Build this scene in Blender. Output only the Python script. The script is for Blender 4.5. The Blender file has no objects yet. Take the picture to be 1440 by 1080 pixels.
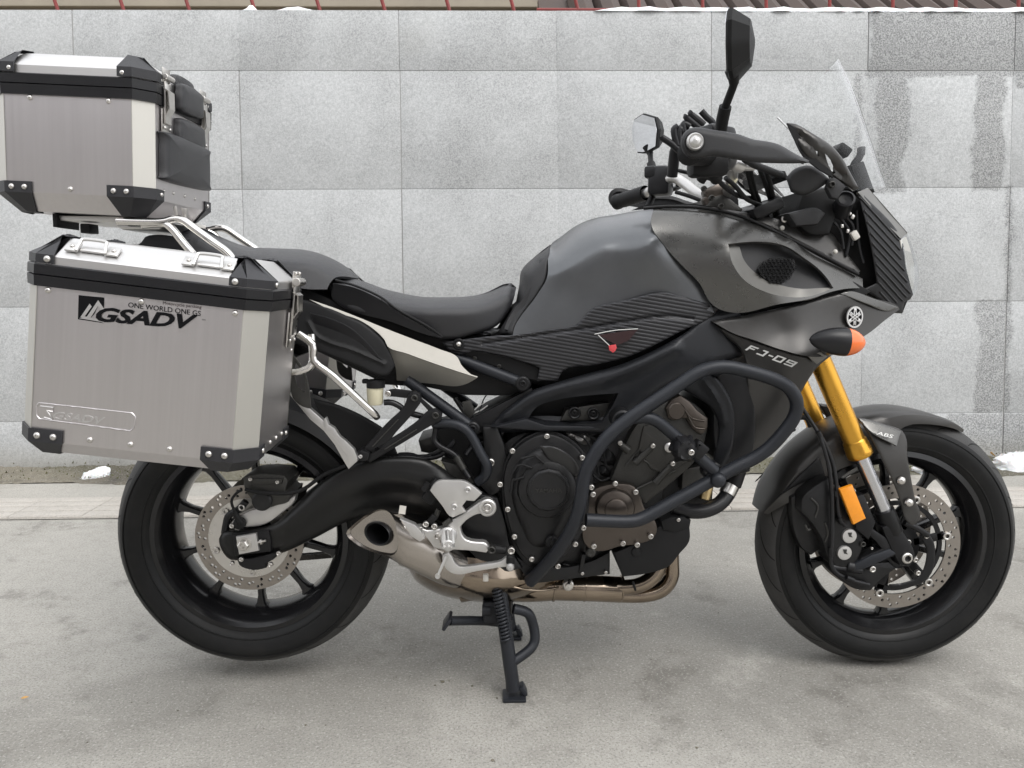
import bpy, bmesh, math, random
import numpy as np
from mathutils import Vector, Matrix
from mathutils.geometry import delaunay_2d_cdt

random.seed(7)
rad = math.radians
scene = bpy.context.scene

# ------------------------------------------------------------------ camera
F_PX, CAM_D = 1089.0, 1.78
CAM_R = (Matrix.Rotation(-rad(1.25), 3, 'Z') @ Matrix.Rotation(math.pi / 2 - math.atan(140 / F_PX), 3, 'X')
         @ Matrix.Rotation(-rad(0.33), 3, 'Z'))
CAM_P = Vector((0.0, -CAM_D, 0.91709))
cam_data = bpy.data.cameras.new('camera')
cam_data.sensor_width = 36.0
cam_data.lens = 36.0 * F_PX / 1440.0
cam_data.clip_start = 0.05
cam_data.clip_end = 500.0
cam = bpy.data.objects.new('camera', cam_data)
cam.matrix_world = Matrix.Translation(CAM_P) @ CAM_R.to_4x4()
scene.collection.objects.link(cam)
scene.camera = cam

# ------------------------------------------------------------------ sky, sun, exposure
SUN_EL, SUN_AZ = rad(52), rad(35)      # azimuth: to the right of straight behind the camera
world = bpy.data.worlds.new('World')
scene.world = world
world.use_nodes = True
wn, wl = world.node_tree.nodes, world.node_tree.links
wn.clear()
w_out = wn.new('ShaderNodeOutputWorld')
w_bg = wn.new('ShaderNodeBackground')
w_sky = wn.new('ShaderNodeTexSky')
w_sky.sky_type = 'NISHITA'
w_sky.sun_disc = False
w_sky.sun_elevation = SUN_EL
w_sky.sun_rotation = math.pi - SUN_AZ
w_sky.dust_density = 4.0
w_sky.air_density = 1.2
w_hsv = wn.new('ShaderNodeHueSaturation')      # an overcast sky: nearly without colour
w_hsv.inputs['Saturation'].default_value = 0.14
wl.new(w_sky.outputs[0], w_hsv.inputs['Color'])
w_mix = wn.new('ShaderNodeMix')                 # an even cloud layer over the whole sky
w_mix.data_type = 'RGBA'
w_mix.inputs[0].default_value = 0.7
w_mix.inputs[7].default_value = (7.6, 7.75, 8.0, 1)
wl.new(w_hsv.outputs[0], w_mix.inputs[6])
wl.new(w_mix.outputs[2], w_bg.inputs['Color'])
w_bg.inputs['Strength'].default_value = 0.14
wl.new(w_bg.outputs[0], w_out.inputs['Surface'])
sun_data = bpy.data.lights.new('sun', 'SUN')
sun_data.energy = 0.7
sun_data.angle = rad(30)
sun_data.color = (1.0, 0.965, 0.92)
sun = bpy.data.objects.new('sun', sun_data)
sun_dir = Vector((math.sin(SUN_AZ) * math.cos(SUN_EL), -math.cos(SUN_AZ) * math.cos(SUN_EL), math.sin(SUN_EL)))
sun.rotation_euler = (-sun_dir).to_track_quat('-Z', 'Y').to_euler()
sun.location = (2, -3, 6)
scene.collection.objects.link(sun)
vs = scene.view_settings
vs.view_transform = 'Standard'
vs.look = 'None'
vs.exposure = 0.74
vs.gamma = 1.0
vs.use_curve_mapping = False
scene.render.engine = 'CYCLES'
scene.cycles.use_denoising = True
scene.cycles.max_bounces = 6
scene.cycles.adaptive_threshold = 0.02

# ------------------------------------------------------------------ photograph measure -> place
# a point measured in the photograph, at its own distance y from the motorcycle's middle plane
def P(px, py, y):
    d = CAM_R @ Vector(((px - 720) / F_PX, (540 - py) / F_PX, -1.0))
    return CAM_P + d * ((y - CAM_P.y) / d.y)

# the same for many points at once (N,2),(N,) -> (N,3)
_R = np.array(CAM_R)
def PN(xy, y):
    d = np.stack([(xy[:, 0] - 720) / F_PX, (540 - xy[:, 1]) / F_PX, -np.ones(len(xy))], 1) @ _R.T
    c = np.array(CAM_P)
    return c + d * ((y - c[1]) / d[:, 1])[:, None]

def PS(y):                # pixels per metre at distance y
    return F_PX / (CAM_D + y)

# ------------------------------------------------------------------ materials
def nd(nt, t, **kw):
    n = nt.nodes.new(t)
    for k, v in kw.items():
        if k in n.inputs:
            n.inputs[k].default_value = v
        else:
            setattr(n, k, v)
    return n

def material(name, color, rough=0.5, metal=0.0, var=0.15, scale=30.0, bump=0.0, bscale=400.0, rvar=0.12,
             coat=0.0, spec=0.5, streak=None, aniso=0.0, coord='Object', dirt=0.0, extra=None):
    m = bpy.data.materials.new(name)
    m.use_nodes = True
    nt = m.node_tree
    b = nt.nodes['Principled BSDF']
    L = nt.links.new
    tc = nd(nt, 'ShaderNodeTexCoord')
    vec = tc.outputs[coord]
    if streak:
        mp = nd(nt, 'ShaderNodeMapping')
        mp.inputs['Scale'].default_value = streak
        L(vec, mp.inputs['Vector'])
        vec = mp.outputs[0]
    n1 = nd(nt, 'ShaderNodeTexNoise', Scale=scale, Detail=4.0, Roughness=0.6)
    L(vec, n1.inputs['Vector'])
    mix = nd(nt, 'ShaderNodeMix', data_type='RGBA')
    c = Vector(color[:3])
    mix.inputs[6].default_value = (*(c * (1 - var)), 1)
    mix.inputs[7].default_value = (*(c * (1 + var)), 1)
    L(n1.outputs['Fac'], mix.inputs[0])
    col = mix.outputs[2]
    if dirt:
        nD = nd(nt, 'ShaderNodeTexNoise', Scale=9.0, Detail=6.0, Roughness=0.7)
        L(tc.outputs[coord], nD.inputs['Vector'])
        rD = nd(nt, 'ShaderNodeMapRange')
        rD.inputs[1].default_value, rD.inputs[2].default_value = 0.48, 0.78
        rD.inputs[3].default_value, rD.inputs[4].default_value = 0.0, dirt
        L(nD.outputs['Fac'], rD.inputs[0])
        mD = nd(nt, 'ShaderNodeMix', data_type='RGBA')
        mD.inputs[7].default_value = (0.20, 0.185, 0.16, 1)
        L(rD.outputs[0], mD.inputs[0])
        L(col, mD.inputs[6])
        col = mD.outputs[2]
    L(col, b.inputs['Base Color'])
    mr = nd(nt, 'ShaderNodeMapRange')
    mr.inputs[3].default_value = max(0.02, rough - rvar)
    mr.inputs[4].default_value = min(1.0, rough + rvar)
    L(n1.outputs['Fac'], mr.inputs[0])
    L(mr.outputs[0], b.inputs['Roughness'])
    b.inputs['Metallic'].default_value = metal
    b.inputs['Specular IOR Level'].default_value = spec
    b.inputs['Coat Weight'].default_value = coat
    b.inputs['Anisotropic'].default_value = aniso
    if bump:
        n2 = nd(nt, 'ShaderNodeTexNoise', Scale=bscale, Detail=3.0)
        L(vec, n2.inputs['Vector'])
        bp = nd(nt, 'ShaderNodeBump', Strength=bump, Distance=0.002)
        L(n2.outputs['Fac'], bp.inputs['Height'])
        L(bp.outputs[0], b.inputs['Normal'])
    if extra:
        extra(nt, b, tc)
    return m

def carbon_extra(direction, pitch, dark, light):
    """thin ribbed stripes of a carbon look film: stripes run across `direction` every `pitch` metres"""
    def f(nt, b, tc):
        L = nt.links.new
        d = nd(nt, 'ShaderNodeVectorMath', operation='DOT_PRODUCT')
        d.inputs[1].default_value = direction
        L(tc.outputs['Object'], d.inputs[0])
        s = nd(nt, 'ShaderNodeMath', operation='MULTIPLY')
        s.inputs[1].default_value = 2 * math.pi / pitch
        L(d.outputs['Value'], s.inputs[0])
        sn = nd(nt, 'ShaderNodeMath', operation='SINE')
        L(s.outputs[0], sn.inputs[0])
        mr = nd(nt, 'ShaderNodeMapRange', interpolation_type='SMOOTHSTEP')
        mr.inputs[1].default_value, mr.inputs[2].default_value = -0.6, 0.6
        L(sn.outputs[0], mr.inputs[0])
        mx = nd(nt, 'ShaderNodeMix', data_type='RGBA')
        mx.inputs[6].default_value = (*dark, 1)
        mx.inputs[7].default_value = (*light, 1)
        L(mr.outputs[0], mx.inputs[0])
        L(mx.outputs[2], b.inputs['Base Color'])
        bp = nd(nt, 'ShaderNodeBump', Strength=0.5, Distance=0.0015)
        L(mr.outputs[0], bp.inputs['Height'])
        L(bp.outputs[0], b.inputs['Normal'])
    return f

M = {}
M['tank'] = material('tank paint', (0.140, 0.145, 0.151), 0.29, 0.8, 0.06, 60, 0.03, 2500, 0.03, spec=0.5)
M['fairing'] = material('fairing paint', (0.125, 0.123, 0.118), 0.28, 0.8, 0.06, 60, 0.03, 2500, 0.03)
M['fairing_dark'] = material('dark fairing paint', (0.062, 0.060, 0.058), 0.34, 0.6, 0.08, 60, 0.03, 2500, 0.04)
M['lit_fairing'] = material('grey lip paint', (0.185, 0.18, 0.168), 0.40, 0.8, 0.05, 60, 0.03, 2500, 0.03)  # fairing paint again, the light on upturned faces put into its tone
M['silver_panel'] = material('silver grey paint', (0.40, 0.385, 0.35), 0.44, 0.7, 0.05, 60, 0.03, 2500, 0.03)
M['plastic'] = material('black plastic', (0.011, 0.011, 0.0115), 0.5, 0, 0.2, 25, 0.25, 900, 0.08, spec=0.22)
M['plastic_smooth'] = material('satin black plastic', (0.012, 0.012, 0.0135), 0.34, 0, 0.15, 20, 0.06, 700, 0.08, spec=0.35)
M['plastic_grey'] = material('charcoal plastic', (0.028, 0.028, 0.0295), 0.5, 0, 0.12, 25, 0.25, 900, 0.08, spec=0.35)
M['guard'] = material('dark grey guard plastic', (0.026, 0.026, 0.029), 0.48, 0, 0.12, 25, 0.2, 900, 0.08, spec=0.4)
M['black_metal'] = material('black painted metal', (0.011, 0.011, 0.012), 0.38, 0.2, 0.2, 40, 0.06, 600, 0.1, spec=0.35)
M['frame'] = material('black frame paint', (0.018, 0.019, 0.022), 0.36, 0.3, 0.15, 30, 0.08, 500, 0.07, spec=0.4)
M['swingarm'] = material('satin black swingarm', (0.011, 0.011, 0.011), 0.36, 0.2, 0.15, 25, 0.05, 500, 0.07, dirt=0.03, spec=0.4)
M['bar_metal'] = material('charcoal powder coat', (0.020, 0.022, 0.027), 0.42, 0.25, 0.15, 40, 0.2, 900, 0.06, spec=0.4)
M['engine'] = material('engine casting', (0.026, 0.026, 0.027), 0.34, 0.6, 0.25, 40, 0.25, 500, 0.1, dirt=0.04, spec=0.4)
M['engine_grey'] = material('dark grey casting', (0.050, 0.049, 0.046), 0.42, 0.6, 0.25, 40, 0.35, 450, 0.1, dirt=0.06)
M['bronze'] = material('bronze cover', (0.105, 0.090, 0.079), 0.32, 0.9, 0.15, 30, 0.1, 500, 0.08, dirt=0.05)
M['rubber'] = material('tyre rubber', (0.0085, 0.0087, 0.009), 0.46, 0, 0.25, 14, 0.12, 700, 0.1, dirt=0.05, spec=0.24)
M['tread'] = material('worn tread rubber', (0.045, 0.0445, 0.044), 0.6, 0, 0.25, 30, 0.4, 900, 0.1, dirt=0.12, spec=0.3)
M['groove'] = material('tread groove', (0.004, 0.004, 0.004), 0.9, 0)
M['rim'] = material('gloss black rim', (0.009, 0.009, 0.010), 0.17, 0.1, 0.2, 20, 0.03, 400, 0.05, spec=0.55)
M['leather'] = material('black seat vinyl', (0.024, 0.024, 0.0265), 0.36, 0, 0.1, 40, 0.4, 1400, 0.06, spec=0.5)
M['alu'] = material('brushed aluminium', (0.63, 0.605, 0.605), 0.38, 1.0, 0.07, 8, 0.10, 60, 0.05, streak=(14, 14, 0.3))
M['alu_bright'] = material('anodised aluminium edge', (0.68, 0.67, 0.66), 0.42, 1.0, 0.05, 8, 0.05, 160, 0.05, streak=(0.5, 6, 6))
M['alu_chamfer_lit'] = material('aluminium chamfer with painted sheen', (0.58, 0.565, 0.525), 0.55, 1.0, 0.03, 8, 0.02, 160, 0.01, streak=(9, 9, 0.3))  # same metal as the body, its cream reflection put into the colour
M['cast_alu'] = material('silver cast aluminium', (0.62, 0.61, 0.595), 0.38, 0.85, 0.08, 25, 0.1, 500, 0.08)
M['chrome'] = material('polished steel tube', (0.78, 0.76, 0.73), 0.16, 1.0, 0.06, 20, 0, 300, 0.06)
M['steel'] = material('zinc steel', (0.62, 0.60, 0.57), 0.3, 1.0, 0.12, 60, 0.05, 300, 0.1)
M['disc'] = material('brake disc steel', (0.34, 0.31, 0.28), 0.38, 1.0, 0.12, 30, 0.15, 300, 0.08)
M['titan'] = material('heat tinted stainless', (0.31, 0.255, 0.20), 0.16, 1.0, 0.40, 8, 0.03, 120, 0.06, dirt=0.03)
M['muffler'] = material('brushed muffler', (0.43, 0.395, 0.36), 0.22, 1.0, 0.10, 5, 0.03, 140, 0.03)
M['gold'] = material('gold anodised fork', (0.70, 0.37, 0.055), 0.28, 0.9, 0.1, 20, 0.02, 400, 0.05)
M['fork_chrome'] = material('fork tube', (0.62, 0.62, 0.64), 0.22, 1.0, 0.05, 20, 0, 300, 0.05)
M['amber'] = material('amber reflector', (0.85, 0.30, 0.015), 0.25, 0, 0.12, 120, 0.15, 900, 0.05, coat=0.5)
M['orange'] = material('orange lens', (0.82, 0.17, 0.03), 0.2, 0, 0.05, 40, 0.05, 300, 0.05, coat=0.6)
M['white_print'] = material('white print', (0.62, 0.62, 0.6), 0.4, 0, 0.05)
M['black_print'] = material('black print', (0.006, 0.006, 0.007), 0.6, 0, 0.05, spec=0.1)
M['red_print'] = material('red sticker', (0.62, 0.06, 0.07), 0.35, 0, 0.05, coat=0.3)
M['dark_red'] = material('dark red sticker', (0.030, 0.010, 0.011), 0.4, 0, 0.2)
M['fluid'] = material('reservoir plastic', (0.62, 0.58, 0.42), 0.35, 0, 0.05)
M['mirror'] = material('mirror glass', (0.86, 0.87, 0.9), 0.03, 1.0, 0.01, rvar=0.01)
M['brass'] = material('brass fitting', (0.55, 0.42, 0.22), 0.35, 1.0, 0.1)
M['cream'] = material('pale plastic', (0.62, 0.60, 0.55), 0.5, 0, 0.1)
M['carbon_side'] = material('ribbed film', (0.03, 0.03, 0.03), 0.36, 0.2, extra=carbon_extra((0.17, 0.0, 0.985), 0.0076, (0.016, 0.016, 0.018), (0.046, 0.046, 0.051)))
M['carbon_nose'] = material('ribbed nose film', (0.014, 0.014, 0.015), 0.45, 0.1, spec=0.3)

def glass(name, tint=(1, 1, 1), refl=1.0, rough=0.02, power=1.0):
    m = bpy.data.materials.new(name)
    m.use_nodes = True
    nt = m.node_tree
    nt.nodes.clear()
    L = nt.links.new
    out = nd(nt, 'ShaderNodeOutputMaterial')
    mix = nd(nt, 'ShaderNodeMixShader')
    tr = nd(nt, 'ShaderNodeBsdfTransparent')
    tr.inputs[0].default_value = (*tint, 1)
    gl = nd(nt, 'ShaderNodeBsdfGlossy')
    gl.inputs['Roughness'].default_value = rough
    fr = nd(nt, 'ShaderNodeLayerWeight', Blend=0.5)
    mu = nd(nt, 'ShaderNodeMath', operation='MULTIPLY')
    mu.inputs[1].default_value = refl
    pw = nd(nt, 'ShaderNodeMath', operation='POWER')
    pw.inputs[1].default_value = power
    L(fr.outputs['Facing'], pw.inputs[0])
    L(pw.outputs[0], mu.inputs[0])
    L(mu.outputs[0], mix.inputs[0])
    L(tr.outputs[0], mix.inputs[1])
    L(gl.outputs[0], mix.inputs[2])
    L(mix.outputs[0], out.inputs[0])
    return m
M['clear'] = glass('clear screen', (0.994, 0.996, 0.996), 1.0, 0.02, 4.5)
M['lens'] = glass('headlight lens', (0.93, 0.94, 0.95), 0.9, 0.03, 2.5)

# ------------------------------------------------------------------ mesh makers: each returns (verts, faces)
def join(*gs):
    V, Fc = [], []
    for g in gs:
        o = len(V)
        V += [tuple(v) for v in g[0]]
        Fc += [tuple(i + o for i in f) for f in g[1]]
    return V, Fc

def xf(g, m):
    return [tuple(m @ Vector(v)) for v in g[0]], g[1]

def cr(pts, seg=6, closed=False):
    """Catmull-Rom through 3D points"""
    pts = [Vector(p) for p in pts]
    n = len(pts)
    if n < 3:
        return pts
    out = []
    rng = range(n if closed else n - 1)
    for i in rng:
        if closed:
            a, b, c, d = pts[(i - 1) % n], pts[i], pts[(i + 1) % n], pts[(i + 2) % n]
        else:
            a, b, c, d = pts[max(i - 1, 0)], pts[i], pts[i + 1], pts[min(i + 2, n - 1)]
        for k in range(seg):
            t = k / seg
            out.append(0.5 * ((2 * b) + (c - a) * t + (2 * a - 5 * b + 4 * c - d) * t * t + (3 * b - a - 3 * c + d) * t ** 3))
    if not closed:
        out.append(pts[-1])
    return out

def sweep(pts, r, seg=12, closed=False, cap=True):
    """round tube along a list of world points; r a number or one per point"""
    pts = [Vector(p) for p in pts]
    n = len(pts)
    rs = r if isinstance(r, (list, tuple)) else [r] * n
    V, Fc = [], []
    up = None
    for i, p in enumerate(pts):
        if closed:
            t = (pts[(i + 1) % n] - pts[i - 1]).normalized()
        else:
            t = (pts[min(i + 1, n - 1)] - pts[max(i - 1, 0)]).normalized()
        if up is None:
            up = Vector((0, 0, 1)) if abs(t.z) < 0.9 else Vector((1, 0, 0))
        sx = t.cross(up).normalized()
        up = sx.cross(t).normalized()
        for k in range(seg):
            a = 2 * math.pi * k / seg
            V.append(p + (sx * math.cos(a) + up * math.sin(a)) * rs[i])
    m = n if closed else n - 1
    for i in range(m):
        j = (i + 1) % n
        for k in range(seg):
            k2 = (k + 1) % seg
            Fc.append((i * seg + k, i * seg + k2, j * seg + k2, j * seg + k))
    if cap and not closed:
        Fc.append(tuple(range(seg - 1, -1, -1)))
        Fc.append(tuple((n - 1) * seg + k for k in range(seg)))
    return V, Fc

def tube(pp, r, seg=12, sm=5, closed=False):
    """tube through (px, py, y) points"""
    pts = [P(*p) for p in pp]
    pts = cr(pts, sm, closed) if len(pts) > 2 and sm > 1 else pts
    return sweep(pts, r, seg, closed)

def lathe(c, prof, seg=48, axis=(0, 1, 0), closed_prof=False, cap=False, arc=None):
    """revolve (radius, along-axis) profile round `axis` through c"""
    c, ax = Vector(c), Vector(axis).normalized()
    sx = ax.cross(Vector((0, 0, 1)) if abs(ax.z) < 0.9 else Vector((1, 0, 0))).normalized()
    sy = ax.cross(sx)
    V, Fc = [], []
    n = len(prof)
    full = arc is None
    S = seg if full else seg + 1
    a0, a1 = (0, 2 * math.pi) if full else arc
    for s in range(S):
        a = a0 + (a1 - a0) * s / seg
        d = sx * math.cos(a) + sy * math.sin(a)
        for r, h in prof:
            V.append(c + d * r + ax * h)
    for s in range(seg):
        s2 = (s + 1) % S
        for k in range(n if closed_prof else n - 1):
            k2 = (k + 1) % n
            Fc.append((s * n + k, s2 * n + k, s2 * n + k2, s * n + k2))
    if cap and full:
        Fc.append(tuple(s * n for s in range(S)))
        Fc.append(tuple(s * n + n - 1 for s in range(S - 1, -1, -1)))
    return V, Fc

def rod(a, b, r, seg=14, bev=0.0):
    a, b = Vector(a), Vector(b)
    h = (b - a).length
    r2 = r if not isinstance(r, (tuple, list)) else r[1]
    r1 = r if not isinstance(r, (tuple, list)) else r[0]
    if bev:
        prof = [(r1 - bev, 0), (r1, bev), (r2, h - bev), (r2 - bev, h)]
    else:
        prof = [(r1, 0), (r2, h)]
    return lathe(a, prof, seg, b - a, cap=True)

def smooth_poly(pts, corner=48, step=6.0, closed=True):
    """outline through measured points: curved where the turn is gentle, a corner where it is sharp"""
    p = np.array([q[:2] for q in pts], float)
    n = len(p)
    out = []
    def tan(i):
        if not closed and (i == 0 or i == n - 1):
            return None
        a, b, c = p[(i - 1) % n], p[i], p[(i + 1) % n]
        u, v = b - a, c - b
        lu, lv = np.hypot(*u), np.hypot(*v)
        if lu < 1e-6 or lv < 1e-6:
            return None
        cs = np.clip(u @ v / (lu * lv), -1, 1)
        if math.degrees(math.acos(cs)) > corner:
            return None
        t = u / lu + v / lv
        return t / max(np.hypot(*t), 1e-9)
    for i in range(n if closed else n - 1):
        j = (i + 1) % n
        d = p[j] - p[i]
        l = np.hypot(*d)
        t0, t1 = tan(i), tan(j)
        m0 = d if t0 is None else t0 * l
        m1 = d if t1 is None else t1 * l
        k = max(1, int(round(l / step)))
        for s in range(k):
            t = s / k
            out.append((2 * t ** 3 - 3 * t * t + 1) * p[i] + (t ** 3 - 2 * t * t + t) * m0
                       + (-2 * t ** 3 + 3 * t * t) * p[j] + (t ** 3 - t * t) * m1)
    if not closed:
        out.append(p[-1])
    return np.array(out)

def inside(q, poly):
    x, y = q[:, 0][:, None], q[:, 1][:, None]
    a, b = poly, np.roll(poly, -1, 0)
    with np.errstate(divide='ignore', invalid='ignore'):
        c = ((a[:, 1] > y) != (b[:, 1] > y)) & (x < (b[:, 0] - a[:, 0]) * (y - a[:, 1]) / (b[:, 1] - a[:, 1]) + a[:, 0])
    return c.sum(1) % 2 == 1

def dist_to(q, line, closed):
    a = line if closed else line[:-1]
    b = np.roll(line, -1, 0) if closed else line[1:]
    ab = b - a
    l2 = np.maximum((ab ** 2).sum(1), 1e-9)
    t = np.clip(((q[:, None, :] - a) * ab).sum(2) / l2, 0, 1)
    d = q[:, None, :] - (a + ab * t[:, :, None])
    return np.sqrt((d ** 2).sum(2)).min(1)

def depth_field(ctrl, lin=False):
    c = np.array(ctrl, float)
    if len(c) == 1:
        return lambda q: np.full(len(q), c[0, 2])
    xy = c[:, :2] / 100.0
    n = len(c)
    def phi(r):
        return r if lin else np.where(r > 1e-9, r * r * np.log(np.maximum(r, 1e-9)), 0)
    K = phi(np.sqrt(((xy[:, None] - xy[None]) ** 2).sum(2)))
    if n < 4:
        A = np.concatenate([xy, np.ones((n, 1))], 1)
        w = np.linalg.solve(A.T @ A + np.diag([3e-4, 3e-4, 1e-9]), A.T @ c[:, 2]) if n > 1 else np.array([0, 0, c[0, 2]])
        w[2] = (c[:, 2] - xy @ w[:2]).mean()
        return lambda q: q / 100.0 @ w[:2] + w[2]
    A = np.zeros((n + 3, n + 3))
    A[:n, :n] = K + np.eye(n) * 1e-6
    A[:n, n:] = np.concatenate([xy, np.ones((n, 1))], 1)
    A[n:, :n] = A[:n, n:].T
    w = np.linalg.lstsq(A, np.concatenate([c[:, 2], np.zeros(3)]), rcond=None)[0]
    def f(q):
        q = q / 100.0
        r = np.sqrt(((q[:, None] - xy[None]) ** 2).sum(2))
        return phi(r) @ w[:n] + q @ w[n:n + 2] + w[n + 2]
    return f

def panel(outline, ctrl, roll=(), step=6.0, holes=(), lin=False, corner=48, bumps=(), ymax=None):
    """skin with a measured outline; ctrl = (px, py, y) depths; roll = (line or None for the whole edge, width px, depth)
    bends the skin away from the viewer near that line; bumps = (line, width px, height) raises or sinks a ridge"""
    ol = smooth_poly(outline, corner, step)
    hs = [smooth_poly(h, corner, step) for h in holes]
    lines = []
    for ln, w, d in roll:
        if ln is None:
            lines.append((ol, True, w, d))
        else:
            lines.append((smooth_poly(ln, corner, step, closed=False), False, w, d))
    blines = [(smooth_poly(ln, corner, step, closed=False), w, d) for ln, w, d in bumps]
    pts = [ol] + hs
    x0, y0 = ol.min(0)
    x1, y1 = ol.max(0)
    gx, gy = np.meshgrid(np.arange(x0 + step / 2, x1, step), np.arange(y0 + step / 2, y1, step))
    gx = gx + (np.arange(gx.shape[0]) % 2)[:, None] * step / 2
    g = np.stack([gx.ravel(), gy.ravel()], 1)
    keep = inside(g, ol) & (dist_to(g, ol, True) > step * 0.45)
    for h in hs:
        keep &= ~inside(g, h) & (dist_to(g, h, True) > step * 0.45)
    g = g[keep]
    if lines:
        wmin = min(w for _, _, w, _ in lines)
        nrm = np.roll(ol, -1, 0) - np.roll(ol, 1, 0)
        nrm = np.stack([-nrm[:, 1], nrm[:, 0]], 1)
        nrm /= np.maximum(np.hypot(nrm[:, 0], nrm[:, 1])[:, None], 1e-9)
        area = 0.5 * np.sum(ol[:, 0] * np.roll(ol[:, 1], -1) - np.roll(ol[:, 0], -1) * ol[:, 1])
        if area < 0:
            nrm = -nrm
        for f_ in (0.06, 0.2, 0.42, 0.7, 1.0):
            d = wmin * f_
            r_ = ol + nrm * d
            ok = inside(r_, ol)
            dd = dist_to(r_, ol, True)
            r_ = r_[ok & (dd > d * 0.9)]
            for h in hs:
                if len(r_):
                    r_ = r_[~inside(r_, h) & (dist_to(r_, h, True) > 1.0)]
            if len(r_):
                pts.append(r_)
    for bl, w, d in blines:
        for s in (-1, -0.5, 0, 0.5, 1):
            t = np.gradient(bl, axis=0)
            nn = np.stack([-t[:, 1], t[:, 0]], 1)
            nn /= np.maximum(np.hypot(nn[:, 0], nn[:, 1])[:, None], 1e-9)
            q = bl + nn * w * s
            ok = inside(q, ol) & (dist_to(q, ol, True) > 1.0)
            for h in hs:
                ok &= ~inside(q, h)
            pts.append(q[ok])
    pts.append(g)
    allp = np.concatenate([q for q in pts if len(q)])
    edges = []
    o = 0
    for loop in [ol] + hs:
        n = len(loop)
        edges += [(o + i, o + (i + 1) % n) for i in range(n)]
        o += n
    vo, eo, fo, *_ = delaunay_2d_cdt([Vector((a, b)) for a, b in allp], edges, [], 0, 1e-4)
    q = np.array([tuple(v) for v in vo])
    tri = np.array([f for f in fo if len(f) == 3])
    cen = q[tri].mean(1)
    ok = inside(cen, ol)
    for h in hs:
        ok &= ~inside(cen, h)
    tri = tri[ok]
    y = depth_field(ctrl, lin)(q)
    for ln, cl, w, d in lines:
        t = np.clip(dist_to(q, ln, cl) / w, 0, 1)
        y = y + d * (1 - np.sqrt(1 - (1 - t) ** 2))
    for bl, w, d in blines:
        t = np.clip(dist_to(q, bl, False) / w, 0, 1)
        y = y - d * (1 - t * t * (3 - 2 * t))
    if ymax is not None:
        y = np.minimum(y, ymax)
    v = PN(q, y)
    used = np.unique(tri)
    idx = -np.ones(len(q), int)
    idx[used] = np.arange(len(used))
    v = v[used]
    tri = idx[tri]
    n = np.cross(v[tri[:, 1]] - v[tri[:, 0]], v[tri[:, 2]] - v[tri[:, 0]])
    flip = n.sum(0)[1] > 0
    return [tuple(a) for a in v], [tuple(t[::-1]) if flip else tuple(t) for t in tri.tolist()]

def prism(outline, y0, y1, bev=0.003, sm=False, seg=2, corner=48, step=6.0):
    """solid plate with a measured outline at its near face y0, back to y1, near rim bevelled"""
    o = smooth_poly(outline, corner, step) if sm else np.array([p[:2] for p in outline], float)
    area = 0.5 * np.sum(o[:, 0] * np.roll(o[:, 1], -1) - np.roll(o[:, 0], -1) * o[:, 1])
    if area < 0:
        o = o[::-1]
    fr = [P(a, b, y0) for a, b in o]
    bm = bmesh.new()
    f = [bm.verts.new(v) for v in fr]
    bk = [bm.verts.new(Vector((v.x, y1, v.z))) for v in fr]
    n = len(f)
    bm.faces.new(f)
    bm.faces.new(bk[::-1])
    for i in range(n):
        j = (i + 1) % n
        bm.faces.new((f[j], f[i], bk[i], bk[j]))
    bmesh.ops.recalc_face_normals(bm, faces=bm.faces)
    if bev:
        es = [e for e in bm.edges if e.verts[0] in f and e.verts[1] in f]
        bmesh.ops.bevel(bm, geom=es, offset=bev, segments=seg, profile=0.5, affect='EDGES', clamp_overlap=True)
    bmesh.ops.triangulate(bm, faces=[q for q in bm.faces if len(q.verts) > 4])
    bm.verts.index_update()
    V = [tuple(v.co) for v in bm.verts]
    Fc = [tuple(v.index for v in q.verts) for q in bm.faces]
    bm.free()
    return V, Fc

def box(sx, sy, sz, bev=0.002, m=None, seg=2):
    bm = bmesh.new()
    bmesh.ops.create_cube(bm, size=1.0)
    for v in bm.verts:
        v.co = Vector((v.co.x * sx, v.co.y * sy, v.co.z * sz))
    if bev:
        bmesh.ops.bevel(bm, geom=list(bm.edges), offset=bev, segments=seg, profile=0.5, affect='EDGES', clamp_overlap=True)
    bm.verts.index_update()
    g = [tuple(v.co) for v in bm.verts], [tuple(v.index for v in q.verts) for q in bm.faces]
    bm.free()
    return xf(g, m) if m else g

def loft(rings, cap=True, closed=True):
    V, Fc = [], []
    n = len(rings[0])
    for r in rings:
        V += [tuple(p) for p in r]
    for i in range(len(rings) - 1):
        for k in range(n if closed else n - 1):
            k2 = (k + 1) % n
            Fc.append((i * n + k, i * n + k2, (i + 1) * n + k2, (i + 1) * n + k))
    if cap:
        Fc.append(tuple(range(n - 1, -1, -1)))
        Fc.append(tuple((len(rings) - 1) * n + k for k in range(n)))
    return V, Fc

# ------------------------------------------------------------------ objects
def finish_mesh(me, smooth, mat):
    bm = bmesh.new()
    bm.from_mesh(me)
    bmesh.ops.recalc_face_normals(bm, faces=bm.faces)
    bm.to_mesh(me)
    bm.free()
    if smooth:
        me.shade_smooth()
        me.set_sharp_from_angle(angle=rad(smooth))
    me.materials.append(mat)

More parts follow.
